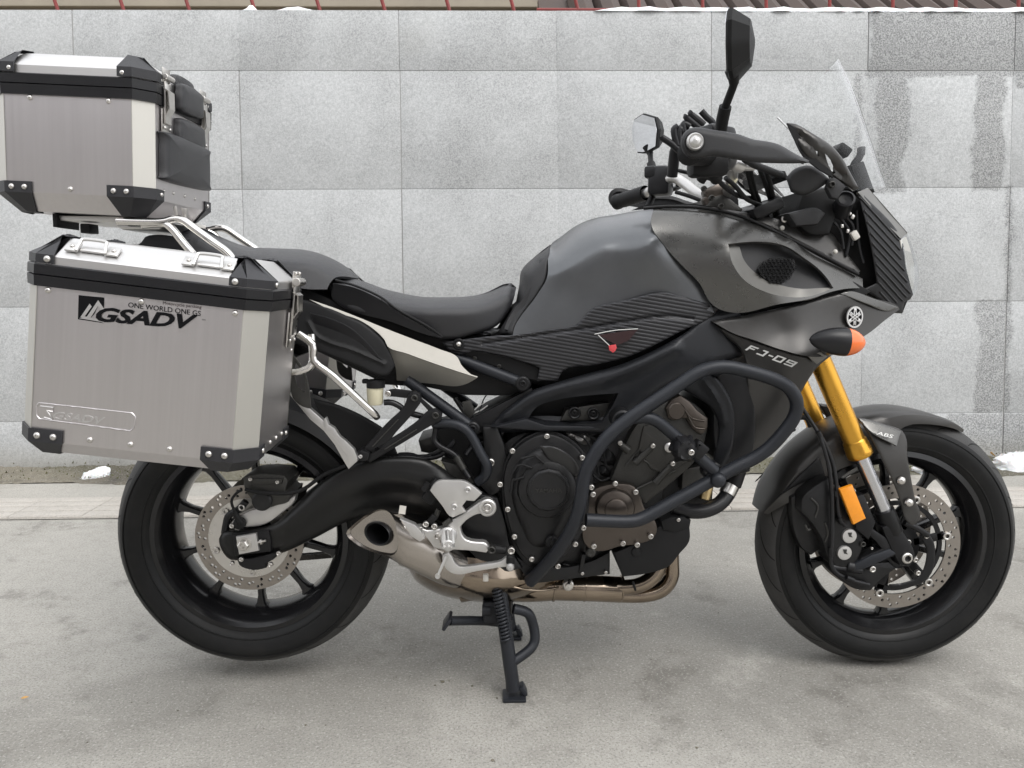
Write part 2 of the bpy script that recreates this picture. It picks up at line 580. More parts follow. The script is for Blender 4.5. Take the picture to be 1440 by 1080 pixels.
def thicken(g, th):
    """give an open skin its thickness; the rim keeps corners of its own so that the face shades cleanly"""
    me = bpy.data.meshes.new('skin')
    me.from_pydata([tuple(v) for v in g[0]], [], [tuple(f) for f in g[1]])
    me.update()
    V = [v.co.copy() for v in me.vertices]
    N = [Vector(n.vector) for n in me.vertex_normals]
    B = [v - n * th for v, n in zip(V, N)]
    n0 = len(V)
    out, faces = V + B, [tuple(f) for f in g[1]]
    faces += [tuple(i + n0 for i in f[::-1]) for f in g[1]]
    cnt = {}
    for f in g[1]:
        for a, b in zip(f, f[1:] + f[:1]):
            cnt[(a, b)] = 1
    rim = {}
    for (a, b) in list(cnt):
        if (b, a) not in cnt:
            for i in (a, b):
                if i not in rim:
                    rim[i] = (len(out), len(out) + 1)
                    out += [V[i].copy(), B[i].copy()]
            faces.append((rim[b][0], rim[a][0], rim[a][1], rim[b][1]))
    bpy.data.meshes.remove(me)
    return out, faces

def obj(name, g, mat, parent=None, smooth=38, thick=0.0, mirror=False, keep_normals=False, bevel=0.0):
    g = ([tuple(v) for v in g[0]], [tuple(f) for f in g[1]])
    if thick:
        if not keep_normals:                # make the winding agree first
            me = bpy.data.meshes.new('skin')
            me.from_pydata(g[0], [], g[1])
            bm = bmesh.new()
            bm.from_mesh(me)
            bmesh.ops.recalc_face_normals(bm, faces=bm.faces)
            bm.verts.index_update()
            g = ([tuple(v.co) for v in bm.verts], [tuple(v.index for v in f.verts) for f in bm.faces])
            bm.free()
            bpy.data.meshes.remove(me)
        g = thicken(g, thick)
        keep_normals = True
    me = bpy.data.meshes.new(name)
    me.from_pydata([tuple(v) for v in g[0]], [], [tuple(f) for f in g[1]])
    me.update()
    if keep_normals:
        if smooth:
            me.shade_smooth()
            me.set_sharp_from_angle(angle=rad(smooth))
        me.materials.append(M[mat] if isinstance(mat, str) else mat)
    else:
        finish_mesh(me, smooth, M[mat] if isinstance(mat, str) else mat)
    o = bpy.data.objects.new(name, me)
    scene.collection.objects.link(o)
    if mirror == 'join':
        md = o.modifiers.new('mirror', 'MIRROR')
        md.use_axis = (False, True, False)
        md.merge_threshold = 0.0008
    if parent:
        put(o, parent)
    if mirror is True:                      # the same piece on the far side, an object of its own
        o2 = o.copy()
        scene.collection.objects.link(o2)
        o2.matrix_basis = Matrix.Scale(-1, 4, (0, 1, 0))
        if parent:
            put(o2, parent)
    return o

def put(o, parent):
    o.parent = parent
    if parent.parent is None and parent.type == 'EMPTY':
        o.matrix_parent_inverse = parent.matrix_basis.inverted()

def skin(name, parent, mat, outline, ctrl, thick=0.004, mirror=False, smooth=40, **kw):
    return obj(name, panel(outline, ctrl, **kw), mat, parent, smooth, thick, mirror, keep_normals=True)

def thing(name, label, cat, loc=(0, 0, 0), group=None, m=None):
    o = bpy.data.objects.new(name, None)
    o.matrix_basis = m if m is not None else Matrix.Translation(Vector(loc))
    o.empty_display_size = 0.1
    scene.collection.objects.link(o)
    return tag(o, label, cat, group)

def tag(o, label, cat=None, group=None, kind=None):
    if label:
        o['label'] = label
    if cat:
        o['category'] = cat
    if group:
        o['group'] = group
    if kind:
        o['kind'] = kind
    return o

_shared = {}
def inst(name, key, maker, mat, m, parent, smooth=35):
    """one more object that shares its mesh with its likes"""
    if key not in _shared:
        me = bpy.data.meshes.new(name)
        g = maker()
        me.from_pydata([tuple(v) for v in g[0]], [], [tuple(f) for f in g[1]])
        finish_mesh(me, smooth, M[mat])
        _shared[key] = me
    o = bpy.data.objects.new(name, _shared[key])
    o.matrix_basis = m
    scene.collection.objects.link(o)
    if parent:
        put(o, parent)
    return o

def cap_screw(r):
    # socket head screw along -y, head towards the viewer
    def f():
        p = [(r * 0.5, 0.25 * r), (r * 0.5, -0.35 * r), (r * 0.72, -0.62 * r), (r * 0.95, -0.5 * r), (r, -0.25 * r), (r, 0.9 * r)]
        return join(lathe((0, 0, 0), p, 14), lathe((0, 0, 0), [(0.001 * r, 0.24 * r), (r * 0.5, 0.24 * r)], 6))
    return f

def dome_rivet(r):
    def f():
        return lathe((0, 0, 0), [(r, 0.1 * r), (r, -0.1 * r), (r * 0.85, -0.42 * r), (r * 0.5, -0.68 * r), (0.0005, -0.75 * r)], 14)
    return f

def bolt(px, py, y, r, parent, mat='steel', name='bolt'):
    rr = round(r, 4)
    return inst(name, ('bolt', rr, mat), cap_screw(rr), mat, Matrix.Translation(P(px, py, y)) @ Matrix.Rotation(random.uniform(0, 6.28), 4, 'Y'), parent)

def text_geo(s, size, shear=0.0, sx=1.0, bold=0.0, depth=0.0, spacing=1.0):
    """flat lettering as mesh in the xz plane, facing -y, origin at its lower left"""
    cu = bpy.data.curves.new('lettering', 'FONT')
    cu.body = s
    cu.size = size
    cu.shear = shear
    cu.offset = bold
    cu.extrude = depth
    cu.space_character = spacing
    cu.resolution_u = 3
    o = bpy.data.objects.new('lettering', cu)
    scene.collection.objects.link(o)
    dg = bpy.context.evaluated_depsgraph_get()
    me = o.evaluated_get(dg).to_mesh()
    V = [(v.co.x * sx, -v.co.z, v.co.y) for v in me.vertices]
    Fc = [tuple(p.vertices) for p in me.polygons]
    o.evaluated_get(dg).to_mesh_clear()
    bpy.data.objects.remove(o)
    bpy.data.curves.remove(cu)
    x0, z0 = min(v[0] for v in V), min(v[2] for v in V)
    x1, z1 = max(v[0] for v in V), max(v[2] for v in V)
    return [(v[0] - x0, v[1], v[2] - z0) for v in V], Fc, x1 - x0, z1 - z0

def fit_text(s, w, h, **kw):
    V, Fc, tw, th = text_geo(s, 1.0, **kw)
    return [(v[0] * w / tw, v[1], v[2] * h / th) for v in V], Fc

# ================================================================== THE PLACE
def stone_material():
    m = bpy.data.materials.new('granite facing')
    m.use_nodes = True
    nt = m.node_tree
    b = nt.nodes['Principled BSDF']
    L = nt.links.new
    geo = nd(nt, 'ShaderNodeNewGeometry')
    pos = geo.outputs['Position']
    def noise(scale, detail=4.0, rough=0.6, vec=pos):
        n = nd(nt, 'ShaderNodeTexNoise', Scale=scale, Detail=detail, Roughness=rough)
        L(vec, n.inputs['Vector'])
        return n.outputs['Fac']
    def rng(v, a, c, lo, hi, smooth=False):
        r = nd(nt, 'ShaderNodeMapRange', interpolation_type='SMOOTHSTEP' if smooth else 'LINEAR')
        for i, q in zip((1, 2, 3, 4), (a, c, lo, hi)):
            r.inputs[i].default_value = q
        L(v, r.inputs[0])
        return r.outputs[0]
    def mixc(f, a, c, mode='MIX'):
        x = nd(nt, 'ShaderNodeMix', data_type='RGBA', blend_type=mode)
        if hasattr(f, 'links'):
            L(f, x.inputs[0])
        else:
            x.inputs[0].default_value = f
        for i, q in ((6, a), (7, c)):
            if hasattr(q, 'links'):
                L(q, x.inputs[i])
            else:
                x.inputs[i].default_value = (*q, 1)
        return x.outputs[2]
    def math_(op, a, c=None):
        x = nd(nt, 'ShaderNodeMath', operation=op)
        for i, q in ((0, a), (1, c)):
            if q is None:
                continue
            if hasattr(q, 'links'):
                L(q, x.inputs[i])
            else:
                x.inputs[i].default_value = q
        return x.outputs[0]
    # grain of the stone: grey crystals of a few millimetres
    g1 = rng(noise(150, 2.0, 0.7), 0.38, 0.62, 0.0, 1.0)
    g2 = rng(noise(70, 3.0, 0.7), 0.35, 0.65, 0.0, 1.0)
    dark = mixc(g1, (0.11, 0.112, 0.115), (0.43, 0.435, 0.43))
    dark = mixc(math_('MULTIPLY', g2, 0.35), dark, (0.26, 0.265, 0.265))
    pale = mixc(math_('ADD', math_('MULTIPLY', g1, 0.5), math_('MULTIPLY', g2, 0.5)), (0.375, 0.385, 0.387), (0.59, 0.60, 0.603))
    # a pale lime bloom covers most of the facing, thinner in clouds
    cloud = noise(2.2, 4.0, 0.66)
    thin = rng(cloud, 0.40, 0.66, 0.0, 0.45)
    col = mixc(thin, pale, dark)
    oi = nd(nt, 'ShaderNodeObjectInfo')
    col = mixc(rng(oi.outputs['Random'], 0, 1, 0.0, 0.22), col, (0.36, 0.365, 0.365))
    # damp bare streaks without bloom: (x0, x1, z0, z1)
    sep = nd(nt, 'ShaderNodeSeparateXYZ')
    L(pos, sep.inputs[0])
    wob = math_('MULTIPLY', math_('SUBTRACT', noise(5.0, 3.0, 0.5), 0.5), 0.13)
    wob2 = math_('MULTIPLY', math_('SUBTRACT', noise(40.0, 2.0, 0.6), 0.5), 0.035)
    X = math_('ADD', math_('ADD', sep.outputs[0], wob), wob2)
    Z = math_('ADD', math_('ADD', sep.outputs[2], math_('MULTIPLY', wob, 0.35)), wob2)
    mask = None
    for x0, x1, z0, z1 in ((1.86, 4.0, 1.93, 2.4), (1.905, 2.06, 1.36, 1.96), (1.80, 1.835, 1.45, 1.95), (2.40, 2.555, 1.37, 1.96),
                           (2.60, 4.0, 1.87, 1.96), (2.44, 2.62, 0.25, 0.83), (2.29, 3.2, 0.06, 0.245), (2.585, 2.62, 0.8, 1.4),
                           (2.70, 2.9, 0.9, 1.8)):
        k = math_('MULTIPLY', math_('MULTIPLY', rng(X, x0 - 0.014, x0 + 0.014, 0, 1, True), rng(X, x1 - 0.014, x1 + 0.014, 1, 0, True)),
                  math_('MULTIPLY', rng(Z, z0 - 0.006, z0 + 0.006, 0, 1, True), rng(Z, z1 - 0.006, z1 + 0.006, 1, 0, True)))
        mask = k if mask is None else math_('MAXIMUM', mask, k)
    col = mixc(math_('MULTIPLY', mask, 0.80), col, dark)
    # rust dot, brown wash low down
    col = mixc(rng(noise(1.3, 3.0, 0.5), 0.62, 0.8, 0.0, 0.25), col, (0.50, 0.49, 0.43))
    low = math_('MULTIPLY', rng(math_('ADD', sep.outputs[2], math_('MULTIPLY', wob, 0.6)), 0.0, 0.16, 0.5, 0.0), 1.0)
    col = mixc(low, col, (0.33, 0.31, 0.26))
    L(col, b.inputs['Base Color'])
    b.inputs['Roughness'].default_value = 0.82
    bp = nd(nt, 'ShaderNodeBump', Strength=0.35, Distance=0.002)
    L(noise(260, 3.0, 0.7), bp.inputs['Height'])
    L(bp.outputs[0], b.inputs['Normal'])
    return m
M['stone'] = stone_material()
M['mortar'] = material('grey mortar', (0.40, 0.40, 0.39), 0.9, 0, 0.3, 60, 0.5, 300)
M['snow'] = material('old snow', (0.74, 0.745, 0.75), 0.75, 0, 0.14, 30, 1.0, 90, 0.1, dirt=0.12)
M['snow'].node_tree.nodes['Principled BSDF'].inputs['Subsurface Weight'].default_value = 0.15
M['red_steel'] = material('weathered red paint', (0.20, 0.025, 0.022), 0.55, 0, 0.3, 20, 0.3, 300)
M['tan_render'] = material('tan render', (0.33, 0.29, 0.23), 0.85, 0, 0.25, 3, 0.4, 200)
M['brown_tile'] = material('brown roof tile', (0.06, 0.04, 0.032), 0.7, 0, 0.35, 6, 0.4, 200)
M['leaf'] = material('dry leaf', (0.52, 0.30, 0.10), 0.7, 0, 0.3, 60)
M['terrace'] = material('terrace soil', (0.16, 0.14, 0.11), 0.9, 0, 0.4, 8, 0.6, 60)

def ground_material(name, base, warm, stain_lo, stain_hi, speck=1.0):
    m = bpy.data.materials.new(name)
    m.use_nodes = True
    nt = m.node_tree
    b = nt.nodes['Principled BSDF']
    L = nt.links.new
    geo = nd(nt, 'ShaderNodeNewGeometry')
    pos = geo.outputs['Position']
    def noise(scale, detail=5.0, rough=0.6, dist=0.0):
        n = nd(nt, 'ShaderNodeTexNoise', Scale=scale, Detail=detail, Roughness=rough, Distortion=dist)
        L(pos, n.inputs['Vector'])
        return n.outputs['Fac']
    def rng(v, a, c, lo, hi):
        r = nd(nt, 'ShaderNodeMapRange', interpolation_type='SMOOTHSTEP')
        for i, q in zip((1, 2, 3, 4), (a, c, lo, hi)):
            r.inputs[i].default_value = q
        L(v, r.inputs[0])
        return r.outputs[0]
    def mixc(f, a, c):
        x = nd(nt, 'ShaderNodeMix', data_type='RGBA')
        L(f, x.inputs[0])
        for i, q in ((6, a), (7, c)):
            if hasattr(q, 'links'):
                L(q, x.inputs[i])
            else:
                x.inputs[i].default_value = (*q, 1)
        return x.outputs[2]
    col = mixc(rng(noise(1.1, 4.0, 0.6, 0.4), 0.35, 0.65, 0, 1), base, warm)
    col = mixc(rng(noise(0.55, 5.0, 0.6, 0.5), 0.46, 0.60, 0, 0.75), col, stain_hi)
    col = mixc(rng(noise(2.6, 5.0, 0.68, 0.6), 0.55, 0.74, 0, 0.65), col, stain_hi)      # pale worn patches
    col = mixc(rng(noise(3.7, 5.0, 0.70), 0.52, 0.70, 0, 0.65), col, stain_lo)           # dull stains
    col = mixc(rng(noise(24.0, 5.0, 0.7), 0.40, 0.75, 0, 0.22), col, stain_lo)
    col = mixc(rng(noise(190.0, 2.0, 0.75), 0.48, 0.66, 0, 0.55 * speck), col, (0.13, 0.125, 0.115))   # sand grains
    col = mixc(rng(noise(150.0, 2.0, 0.75), 0.54, 0.70, 0, 0.40 * speck), col, (0.62, 0.61, 0.58))
    L(col, b.inputs['Base Color'])
    b.inputs['Roughness'].default_value = 0.85
    bp = nd(nt, 'ShaderNodeBump', Strength=0.5, Distance=0.003)
    L(noise(210.0, 4.0, 0.7), bp.inputs['Height'])
    bp2 = nd(nt, 'ShaderNodeBump', Strength=0.3, Distance=0.012)
    L(noise(14.0, 5.0, 0.6), bp2.inputs['Height'])
    L(bp2.outputs[0], bp.inputs['Normal'])
    L(bp.outputs[0], b.inputs['Normal'])
    return m
M['concrete'] = ground_material('worn concrete', (0.265, 0.255, 0.231), (0.315, 0.302, 0.273), (0.145, 0.135, 0.118), (0.45, 0.434, 0.396))
M['strip'] = ground_material('concrete strip', (0.36, 0.35, 0.32), (0.40, 0.38, 0.34), (0.25, 0.23, 0.2), (0.46, 0.44, 0.4))
M['slab'] = ground_material('cream paving', (0.43, 0.40, 0.36), (0.46, 0.43, 0.385), (0.33, 0.30, 0.265), (0.52, 0.49, 0.45), 0.6)
M['dirt'] = ground_material('dirt and moss', (0.085, 0.075, 0.055), (0.11, 0.105, 0.06), (0.035, 0.03, 0.024), (0.26, 0.23, 0.18), 1.0)
M['moss'] = material('moss', (0.10, 0.10, 0.045), 0.9, 0, 0.5, 40)

def sheet(name, x0, x1, y0, y1, z, mat):
    return tag(obj(name, ([(x0, y0, z), (x1, y0, z), (x1, y1, z), (x0, y1, z)], [(0, 1, 2, 3)]), mat, smooth=0), None, kind='structure')

ground = sheet('ground', -120, 120, -120, 120, 0.0, 'concrete')
WALL_Y, WALL_T = 2.05, math.tan(rad(4))
pave = sheet('pavement', -9, 9, 1.548, 1.80, 0.006, 'strip')
tag(sheet('paving_bed', -9, 9, 1.243, 1.548, 0.004, 'strip'), None)
bed = bpy.data.objects['paving_bed']
# ribbed paving slabs in one row
def slab_mesh():
    parts = [box(0.2882, 0.288, 0.018, 0.0015, Matrix.Translation((0, 0, 0.0)))]
    for k in range(4):
        parts.append(box(0.2882, 0.060, 0.0022, 0.0008, Matrix.Translation((0, -0.105 + k * 0.07, 0.0096))))
    return join(*parts)
for i in range(-10, 12):
    mm = Matrix.Translation((i * 0.29 - 0.06, 1.394, 0.002 + random.uniform(-0.0015, 0.0015))) @ Matrix.Rotation(random.uniform(-0.006, 0.006), 4, 'Z') @ Matrix.Rotation(random.uniform(-0.004, 0.004), 4, 'X')
    inst('paving_slab', 'slab', slab_mesh, 'slab', mm, bed)

# ---- the wall: facing stones set on a battered core
wall = thing('stone_wall', 'tall pale grey granite-faced wall standing behind the motorcycle', 'wall', (0, WALL_Y, 0))
core_th = 0.34
cz = 2.232
core = obj('core', ([(-8, WALL_Y + 0.004, -0.02), (8, WALL_Y + 0.004, -0.02), (8, WALL_Y + 0.004 + cz * WALL_T, cz), (-8, WALL_Y + 0.004 + cz * WALL_T, cz),
                     (-8, WALL_Y + 0.55, -0.02), (8, WALL_Y + 0.55, -0.02), (8, WALL_Y + 0.55, cz), (-8, WALL_Y + 0.55, cz)],
                    [(0, 1, 2, 3), (7, 6, 5, 4), (3, 2, 6, 7), (4, 5, 1, 0), (0, 3, 7, 4), (1, 5, 6, 2)]), 'mortar', wall, 0)
cols = [-5.1, -4.33, -3.57, -2.80, -2.03, -1.234, -0.455, 0.318, 1.081, 1.859, 2.595, 3.36, 4.13, 4.9]
rows = [-0.012, 0.253, 0.819, 1.387, 1.958, 2.245]
Rw = Matrix.Rotation(-rad(4), 4, 'X')
for r in range(len(rows) - 1):
    for c in range(len(cols) - 1):
        w_, h_ = cols[c + 1] - cols[c], (rows[r + 1] - rows[r])
        gap = random.choice((0.0012, 0.0016, 0.0022))
        zc = 0.5 * (rows[r] + rows[r + 1])
        pt = Vector((0.5 * (cols[c] + cols[c + 1]) + random.uniform(-0.003, 0.003), WALL_Y + 0.012 + zc * WALL_T + random.uniform(-0.0012, 0.0012), zc))
        mm = Matrix.Translation(pt) @ Rw @ Matrix.Rotation(random.uniform(-0.0035, 0.0035), 4, 'Z') @ Matrix.Rotation(random.uniform(-0.003, 0.003), 4, 'X')
        g = box(w_ - gap, 0.024, h_ / math.cos(rad(4)) - gap, 0.0012)
        o = obj('facing_stone', g, 'stone', None, 30)
        o.matrix_basis = mm
        put(o, wall)
# snow along the right part of the wall's top
def lumpy_strip(pts, half, hgt, seed, n=8):
    rn = random.Random(seed)
    rings = []
    for i, p in enumerate(pts):
        e = min(1.0, min(i, len(pts) - 1 - i) / 3.0 + 0.12)
        h = hgt * e * rn.uniform(0.8, 1.15)
        wv = half * rn.uniform(0.92, 1.05)
        ring = []
        for k in range(n + 1):
            a = math.pi * k / n
            ring.append((p[0], p[1] - math.cos(a) * wv, p[2] + math.sin(a) ** 0.6 * h * rn.uniform(0.92, 1.08)))
        rings.append(ring)
    return loft(rings, cap=False, closed=False)
ty = WALL_Y + 2.235 * WALL_T
sp = [(0.50 + i * 0.045, ty + 0.122, 2.242) for i in range(100)]
snow_layer = tag(obj('snow_layer', lumpy_strip(sp, 0.130, 0.036, 3), 'snow', None, 60), 'long white layer of snow lying on top of the wall', 'snow')
for k, (px, w_) in enumerate(((328, 0.07), (385, 0.17))):
    q = [(-1.22 + (0.0 if k == 0 else 0.16) + i * w_ / 6, ty + 0.07, 2.246) for i in range(8)]
    tag(obj('snow_clump', lumpy_strip(q, 0.06, 0.034 if k == 0 else 0.032, 11 + k), 'snow', None, 60),
        ('small lump of snow on the wall top above the top case' if k == 0 else 'longer lump of snow on the wall top right of a smaller lump'), 'snow', 'lumps of snow on the wall top')

# ---- what stands above the wall
tag(sheet('terrace', -40, 40, 2.62, 40, 2.16, 'terrace'), None)
fence = thing('red_railing', 'rusty red steel railing with leaning bars above the wall', 'railing', (0, 2.75, 2.16))
def rail(a, b, r=0.014):
    return rod(a, b, r, 8)
obj('bottom_rail', rail((0.25, 2.78, 2.440), (6, 2.78, 2.425), 0.011), 'red_steel', fence)
obj('top_rail', rail((-6, 2.78, 3.3), (6, 2.78, 3.3), 0.016), 'red_steel', fence)
for i in range(-16, 17):
    x = i * 0.36 + 0.1
    lean = -0.10 if i < 2 else -0.02
    obj('bar', rail((x - lean, 2.78, 2.16), (x + lean * 2.2, 2.78, 3.3), 0.010), 'red_steel', fence)
shed = thing('low_building', 'tan rendered building with a brown tiled eave behind the railing', 'building', (0, 6.2, 2.16))
obj('wall', box(9.0, 0.3, 2.4, 0.01, Matrix.Translation((-3.9, 6.3, 3.36))), 'tan_render', shed, 20)
obj('plinth', box(9.0, 0.06, 0.30, 0.01, Matrix.Translation((-3.9, 6.12, 3.72))), 'tan_render', shed, 20)
for i in range(26):
    m_ = Matrix.Translation((0.75 + i * 0.22, 4.6, 2.9 + 0.0)) @ Matrix.Rotation(rad(35), 4, 'X')
    obj('roof_tile', lathe((0, -0.9, 0), [(0.105, 0), (0.105, 1.8), (0.085, 1.8), (0.085, 0)], 8, closed_prof=True), 'brown_tile', None, 30).matrix_basis = m_
    put(bpy.context.scene.collection.objects[-1], shed)
obj('roof_bed', box(6.0, 1.8, 0.06, 0.01, Matrix.Translation((3.4, 4.66, 2.86)) @ Matrix.Rotation(rad(35), 4, 'X')), 'brown_tile', shed, 20)

# ---- dirt, moss and snow along the wall's foot
def dirt_bed():
    rn = random.Random(5)
    V, Fc = [], []
    nx, ny = 300, 9
    ph = [rn.uniform(0, 6.28) for _ in range(6)]
    for i in range(nx + 1):
        x = -4.2 + 8.4 * i / nx
        edge = 1.79 + 0.035 * math.sin(x * 3.1 + ph[0]) + 0.025 * math.sin(x * 7.7 + ph[1]) + rn.uniform(-0.012, 0.012)
        if x < -1.6:
            edge += 0.02
        for j in range(ny + 1):
            t = j / ny
            y = edge + (WALL_Y + 0.01 - edge) * t
            h = 0.0075 + 0.030 * t ** 1.4 * (0.55 + 0.45 * math.sin(x * 2.3 + ph[2]) * math.sin(x * 5.1 + ph[3])) + rn.uniform(0, 0.010) * (0.2 + t)
            V.append((x, y, h if 0 < j else 0.0065))
    for i in range(nx):
        for j in range(ny):
            a = i * (ny + 1) + j
            Fc.append((a, a + ny + 1, a + ny + 2, a + 1))
    return V, Fc
tag(obj('soil', dirt_bed(), 'dirt', None, 60), 'dark soil and dead moss gathered along the foot of the wall', 'soil', kind='stuff')
def moss_tufts():
    rn = random.Random(8)
    V, Fc = [], []
    for i in range(2600):
        x = rn.uniform(-3.2, 3.2)
        dens = 0.5 + 0.5 * math.sin(x * 4.0 + 1.0) * math.sin(x * 1.7)
        if rn.random() > dens:
            continue
        y = rn.uniform(1.84, 2.05)
        h, a, w = rn.uniform(0.004, 0.016), rn.uniform(0, 6.28), rn.uniform(0.002, 0.006)
        b0 = Vector((x, y, 0.015 + 0.03 * (y - 1.84) / 0.2))
        d = Vector((math.cos(a), math.sin(a), 0))
        o = len(V)
        V += [b0 - d * w, b0 + d * w, b0 + Vector((rn.uniform(-1, 1) * h * 0.7, rn.uniform(-1, 1) * h * 0.7, h))]
        Fc.append((o, o + 1, o + 2))
    return V, Fc
tag(obj('moss', moss_tufts(), 'moss', None, 0), 'short green and brown moss growing at the foot of the wall', 'moss', kind='stuff')

def snow_heap(c, sx, sy, sz, seed, n=3):
    rn = random.Random(seed)
    bm = bmesh.new()
    bmesh.ops.create_icosphere(bm, subdivisions=4, radius=1.0)
    ph = [Vector((rn.uniform(-1, 1), rn.uniform(-1, 1), rn.uniform(-1, 1))).normalized() for _ in range(26)]
    am = [rn.uniform(0.05, 0.30) for _ in ph]
    wd = [rn.uniform(3, 14) for _ in ph]
    for v in bm.verts:
        d = v.co.normalized()
        k = 0.72
        for p, a, w in zip(ph, am, wd):
            k += a * math.exp(-(1 - d.dot(p)) * w)
        k += 0.05 * math.sin(21 * d.x + 17 * d.y) + 0.05 * math.sin(23 * d.z + 19 * d.x) + 0.03 * math.sin(47 * d.y + 31 * d.z)
        v.co = Vector((d.x * k * sx, d.y * k * sy, max(d.z * k * sz, -0.012))) + Vector(c)
    bm.verts.index_update()
    g = [tuple(v.co) for v in bm.verts], [tuple(v.index for v in f.verts) for f in bm.faces]
    bm.free()
    return g
def ground_pt(px, py, z=0.0):
    d = CAM_R @ Vector(((px - 720) / F_PX, (540 - py) / F_PX, -1.0))
    return CAM_P + d * ((z - CAM_P.z) / d.z)
a = ground_pt(136, 668, 0.02)
heap = tag(obj('snow_heap', snow_heap((a.x, a.y, 0.018), 0.058, 0.038, 0.036, 4), 'snow', None, 60), 'small white heap of snow at the wall foot below the side case', 'snow')
a = ground_pt(1412, 654, 0.02)
tag(obj('snow_heap', snow_heap((a.x + 0.06, a.y - 0.02, 0.02), 0.17, 0.085, 0.085, 9), 'snow', None, 60), 'larger white heap of snow at the wall foot behind the front tyre', 'snow')
a = ground_pt(1306, 662, 0.02)
tag(obj('snow_heap', snow_heap((a.x, a.y, 0.016), 0.05, 0.04, 0.028, 14), 'snow', None, 60), 'flat bit of snow at the wall foot seen through the front wheel', 'snow')
def leaf(c, s, rz, tilt=0.2):
    pts = [(-1, 0, 0), (-0.5, 0.45, 0.08), (0.2, 0.5, 0.15), (1, 0, 0.05), (0.2, -0.45, 0.12), (-0.5, -0.4, 0.1), (0, 0, -0.02)]
    m_ = Matrix.Translation(c) @ Matrix.Rotation(rz, 4, 'Z') @ Matrix.Rotation(tilt, 4, 'X') @ Matrix.Scale(s, 4)
    return [m_ @ Vector(p) for p in pts], [(0, 1, 6), (1, 2, 6), (2, 3, 6), (3, 4, 6), (4, 5, 6), (5, 0, 6)]
a = ground_pt(35, 983, 0.005)
tag(obj('dry_leaf', leaf(a + Vector((0, 0, 0.003)), 0.008, 0.4), 'leaf', None, 0, 0.0006), 'tiny orange dry leaf lying on the concrete at the left', 'leaf')
a = ground_pt(1388, 642, 0.06)
tag(obj('dry_leaf', leaf(a + Vector((0, -0.04, 0.02)), 0.028, 1.4, 0.9), 'leaf', None, 0, 0.0006), 'orange dry leaf on the snow heap behind the front tyre', 'leaf')
def crumb(seed):
    rn = random.Random(seed)
    bm = bmesh.new()
    bmesh.ops.create_icosphere(bm, subdivisions=1, radius=1.0)
    for v in bm.verts:
        v.co = Vector((v.co.x * rn.uniform(0.5, 1.2), v.co.y * rn.uniform(0.5, 1.2), v.co.z * 0.4))
    bm.verts.index_update()
    g = [tuple(v.co) for v in bm.verts], [tuple(v.index for v in f.verts) for f in bm.faces]
    bm.free()
    return g
def grit():
    rn = random.Random(21)
    gs = []
    for px, py, s in ((622, 959, 0.007), (632, 958, 0.004), (664, 965, 0.004), (612, 964, 0.003), (699, 982, 0.003), (980, 1052, 0.004), (693, 1070, 0.005), (430, 1020, 0.003), (250, 1000, 0.003)):
        gs.append(xf(crumb(int(px)), Matrix.Translation(ground_pt(px, py, 0) + Vector((0, 0, 0.001))) @ Matrix.Scale(s, 4)))
    for _ in range(420):
        x, y = rn.uniform(-1.6, 1.7), rn.uniform(-0.9, 1.7)
        gs.append(xf(crumb(rn.randrange(9)), Matrix.Translation((x, y, 0.0008)) @ Matrix.Rotation(rn.uniform(0, 6), 4, 'Z') @ Matrix.Scale(rn.uniform(0.0008, 0.0022), 4)))
    return join(*gs)
tag(obj('grit', grit(), 'dirt', None, 0), 'fine dark grit scattered on the concrete', 'grit', kind='stuff')

# ================================================================== THE MOTORCYCLE
bike = thing('motorcycle', 'matte grey and black touring motorcycle with gold forks on its centre stand', 'motorcycle', (0.18, 0, 0))
RC, FC = P(364, 743, 0), P(1242, 756, 0)       # wheel centres

# ------------------------------------------------------------------ wheels
def drilled_ring(ro, ri, holes, th, n_out=96, n_in=64, wave=0.0):
    """flat drilled disc in the xz plane, y from -th/2 to th/2"""
    loops = [[((ro) * math.cos(2 * math.pi * k / n_out), ro * math.sin(2 * math.pi * k / n_out)) for k in range(n_out)],
             [((ri + wave * math.cos(10 * math.pi * 2 * k / n_in)) * math.cos(2 * math.pi * k / n_in), (ri + wave * math.cos(10 * math.pi * 2 * k / n_in)) * math.sin(2 * math.pi * k / n_in)) for k in range(n_in)]]
    for hx, hz, hr in holes:
        loops.append([(hx + hr * math.cos(2 * math.pi * k / 8), hz + hr * math.sin(2 * math.pi * k / 8)) for k in range(8)])
    pts, edges = [], []
    for l in loops:
        o = len(pts)
        pts += l
        edges += [(o + i, o + (i + 1) % len(l)) for i in range(len(l))]
    vo, eo, fo, *_ = delaunay_2d_cdt([Vector(p) for p in pts], edges, [], 0, 1e-7)
    q = np.array([tuple(v) for v in vo])
    tri = np.array([f for f in fo if len(f) == 3])
    c = q[tri].mean(1)
    r = np.hypot(c[:, 0], c[:, 1])
    ok = inside(c, np.array(loops[0])) & ~inside(c, np.array(loops[1]))
    for l in loops[2:]:
        ok &= ~inside(c, np.array(l))
    tri = tri[ok]
    n = len(q)
    V = [(a, -th / 2, b) for a, b in q] + [(a, th / 2, b) for a, b in q]
    Fc = [tuple(t) for t in tri.tolist()] + [tuple(i + n for i in t[::-1]) for t in tri.tolist()]
    o = 0
    for l in loops:
        m = len(l)
        for i in range(m):
            a, b = o + i, o + (i + 1) % m
            Fc.append((a, b, b + n, a + n))
        o += m
    return V, Fc

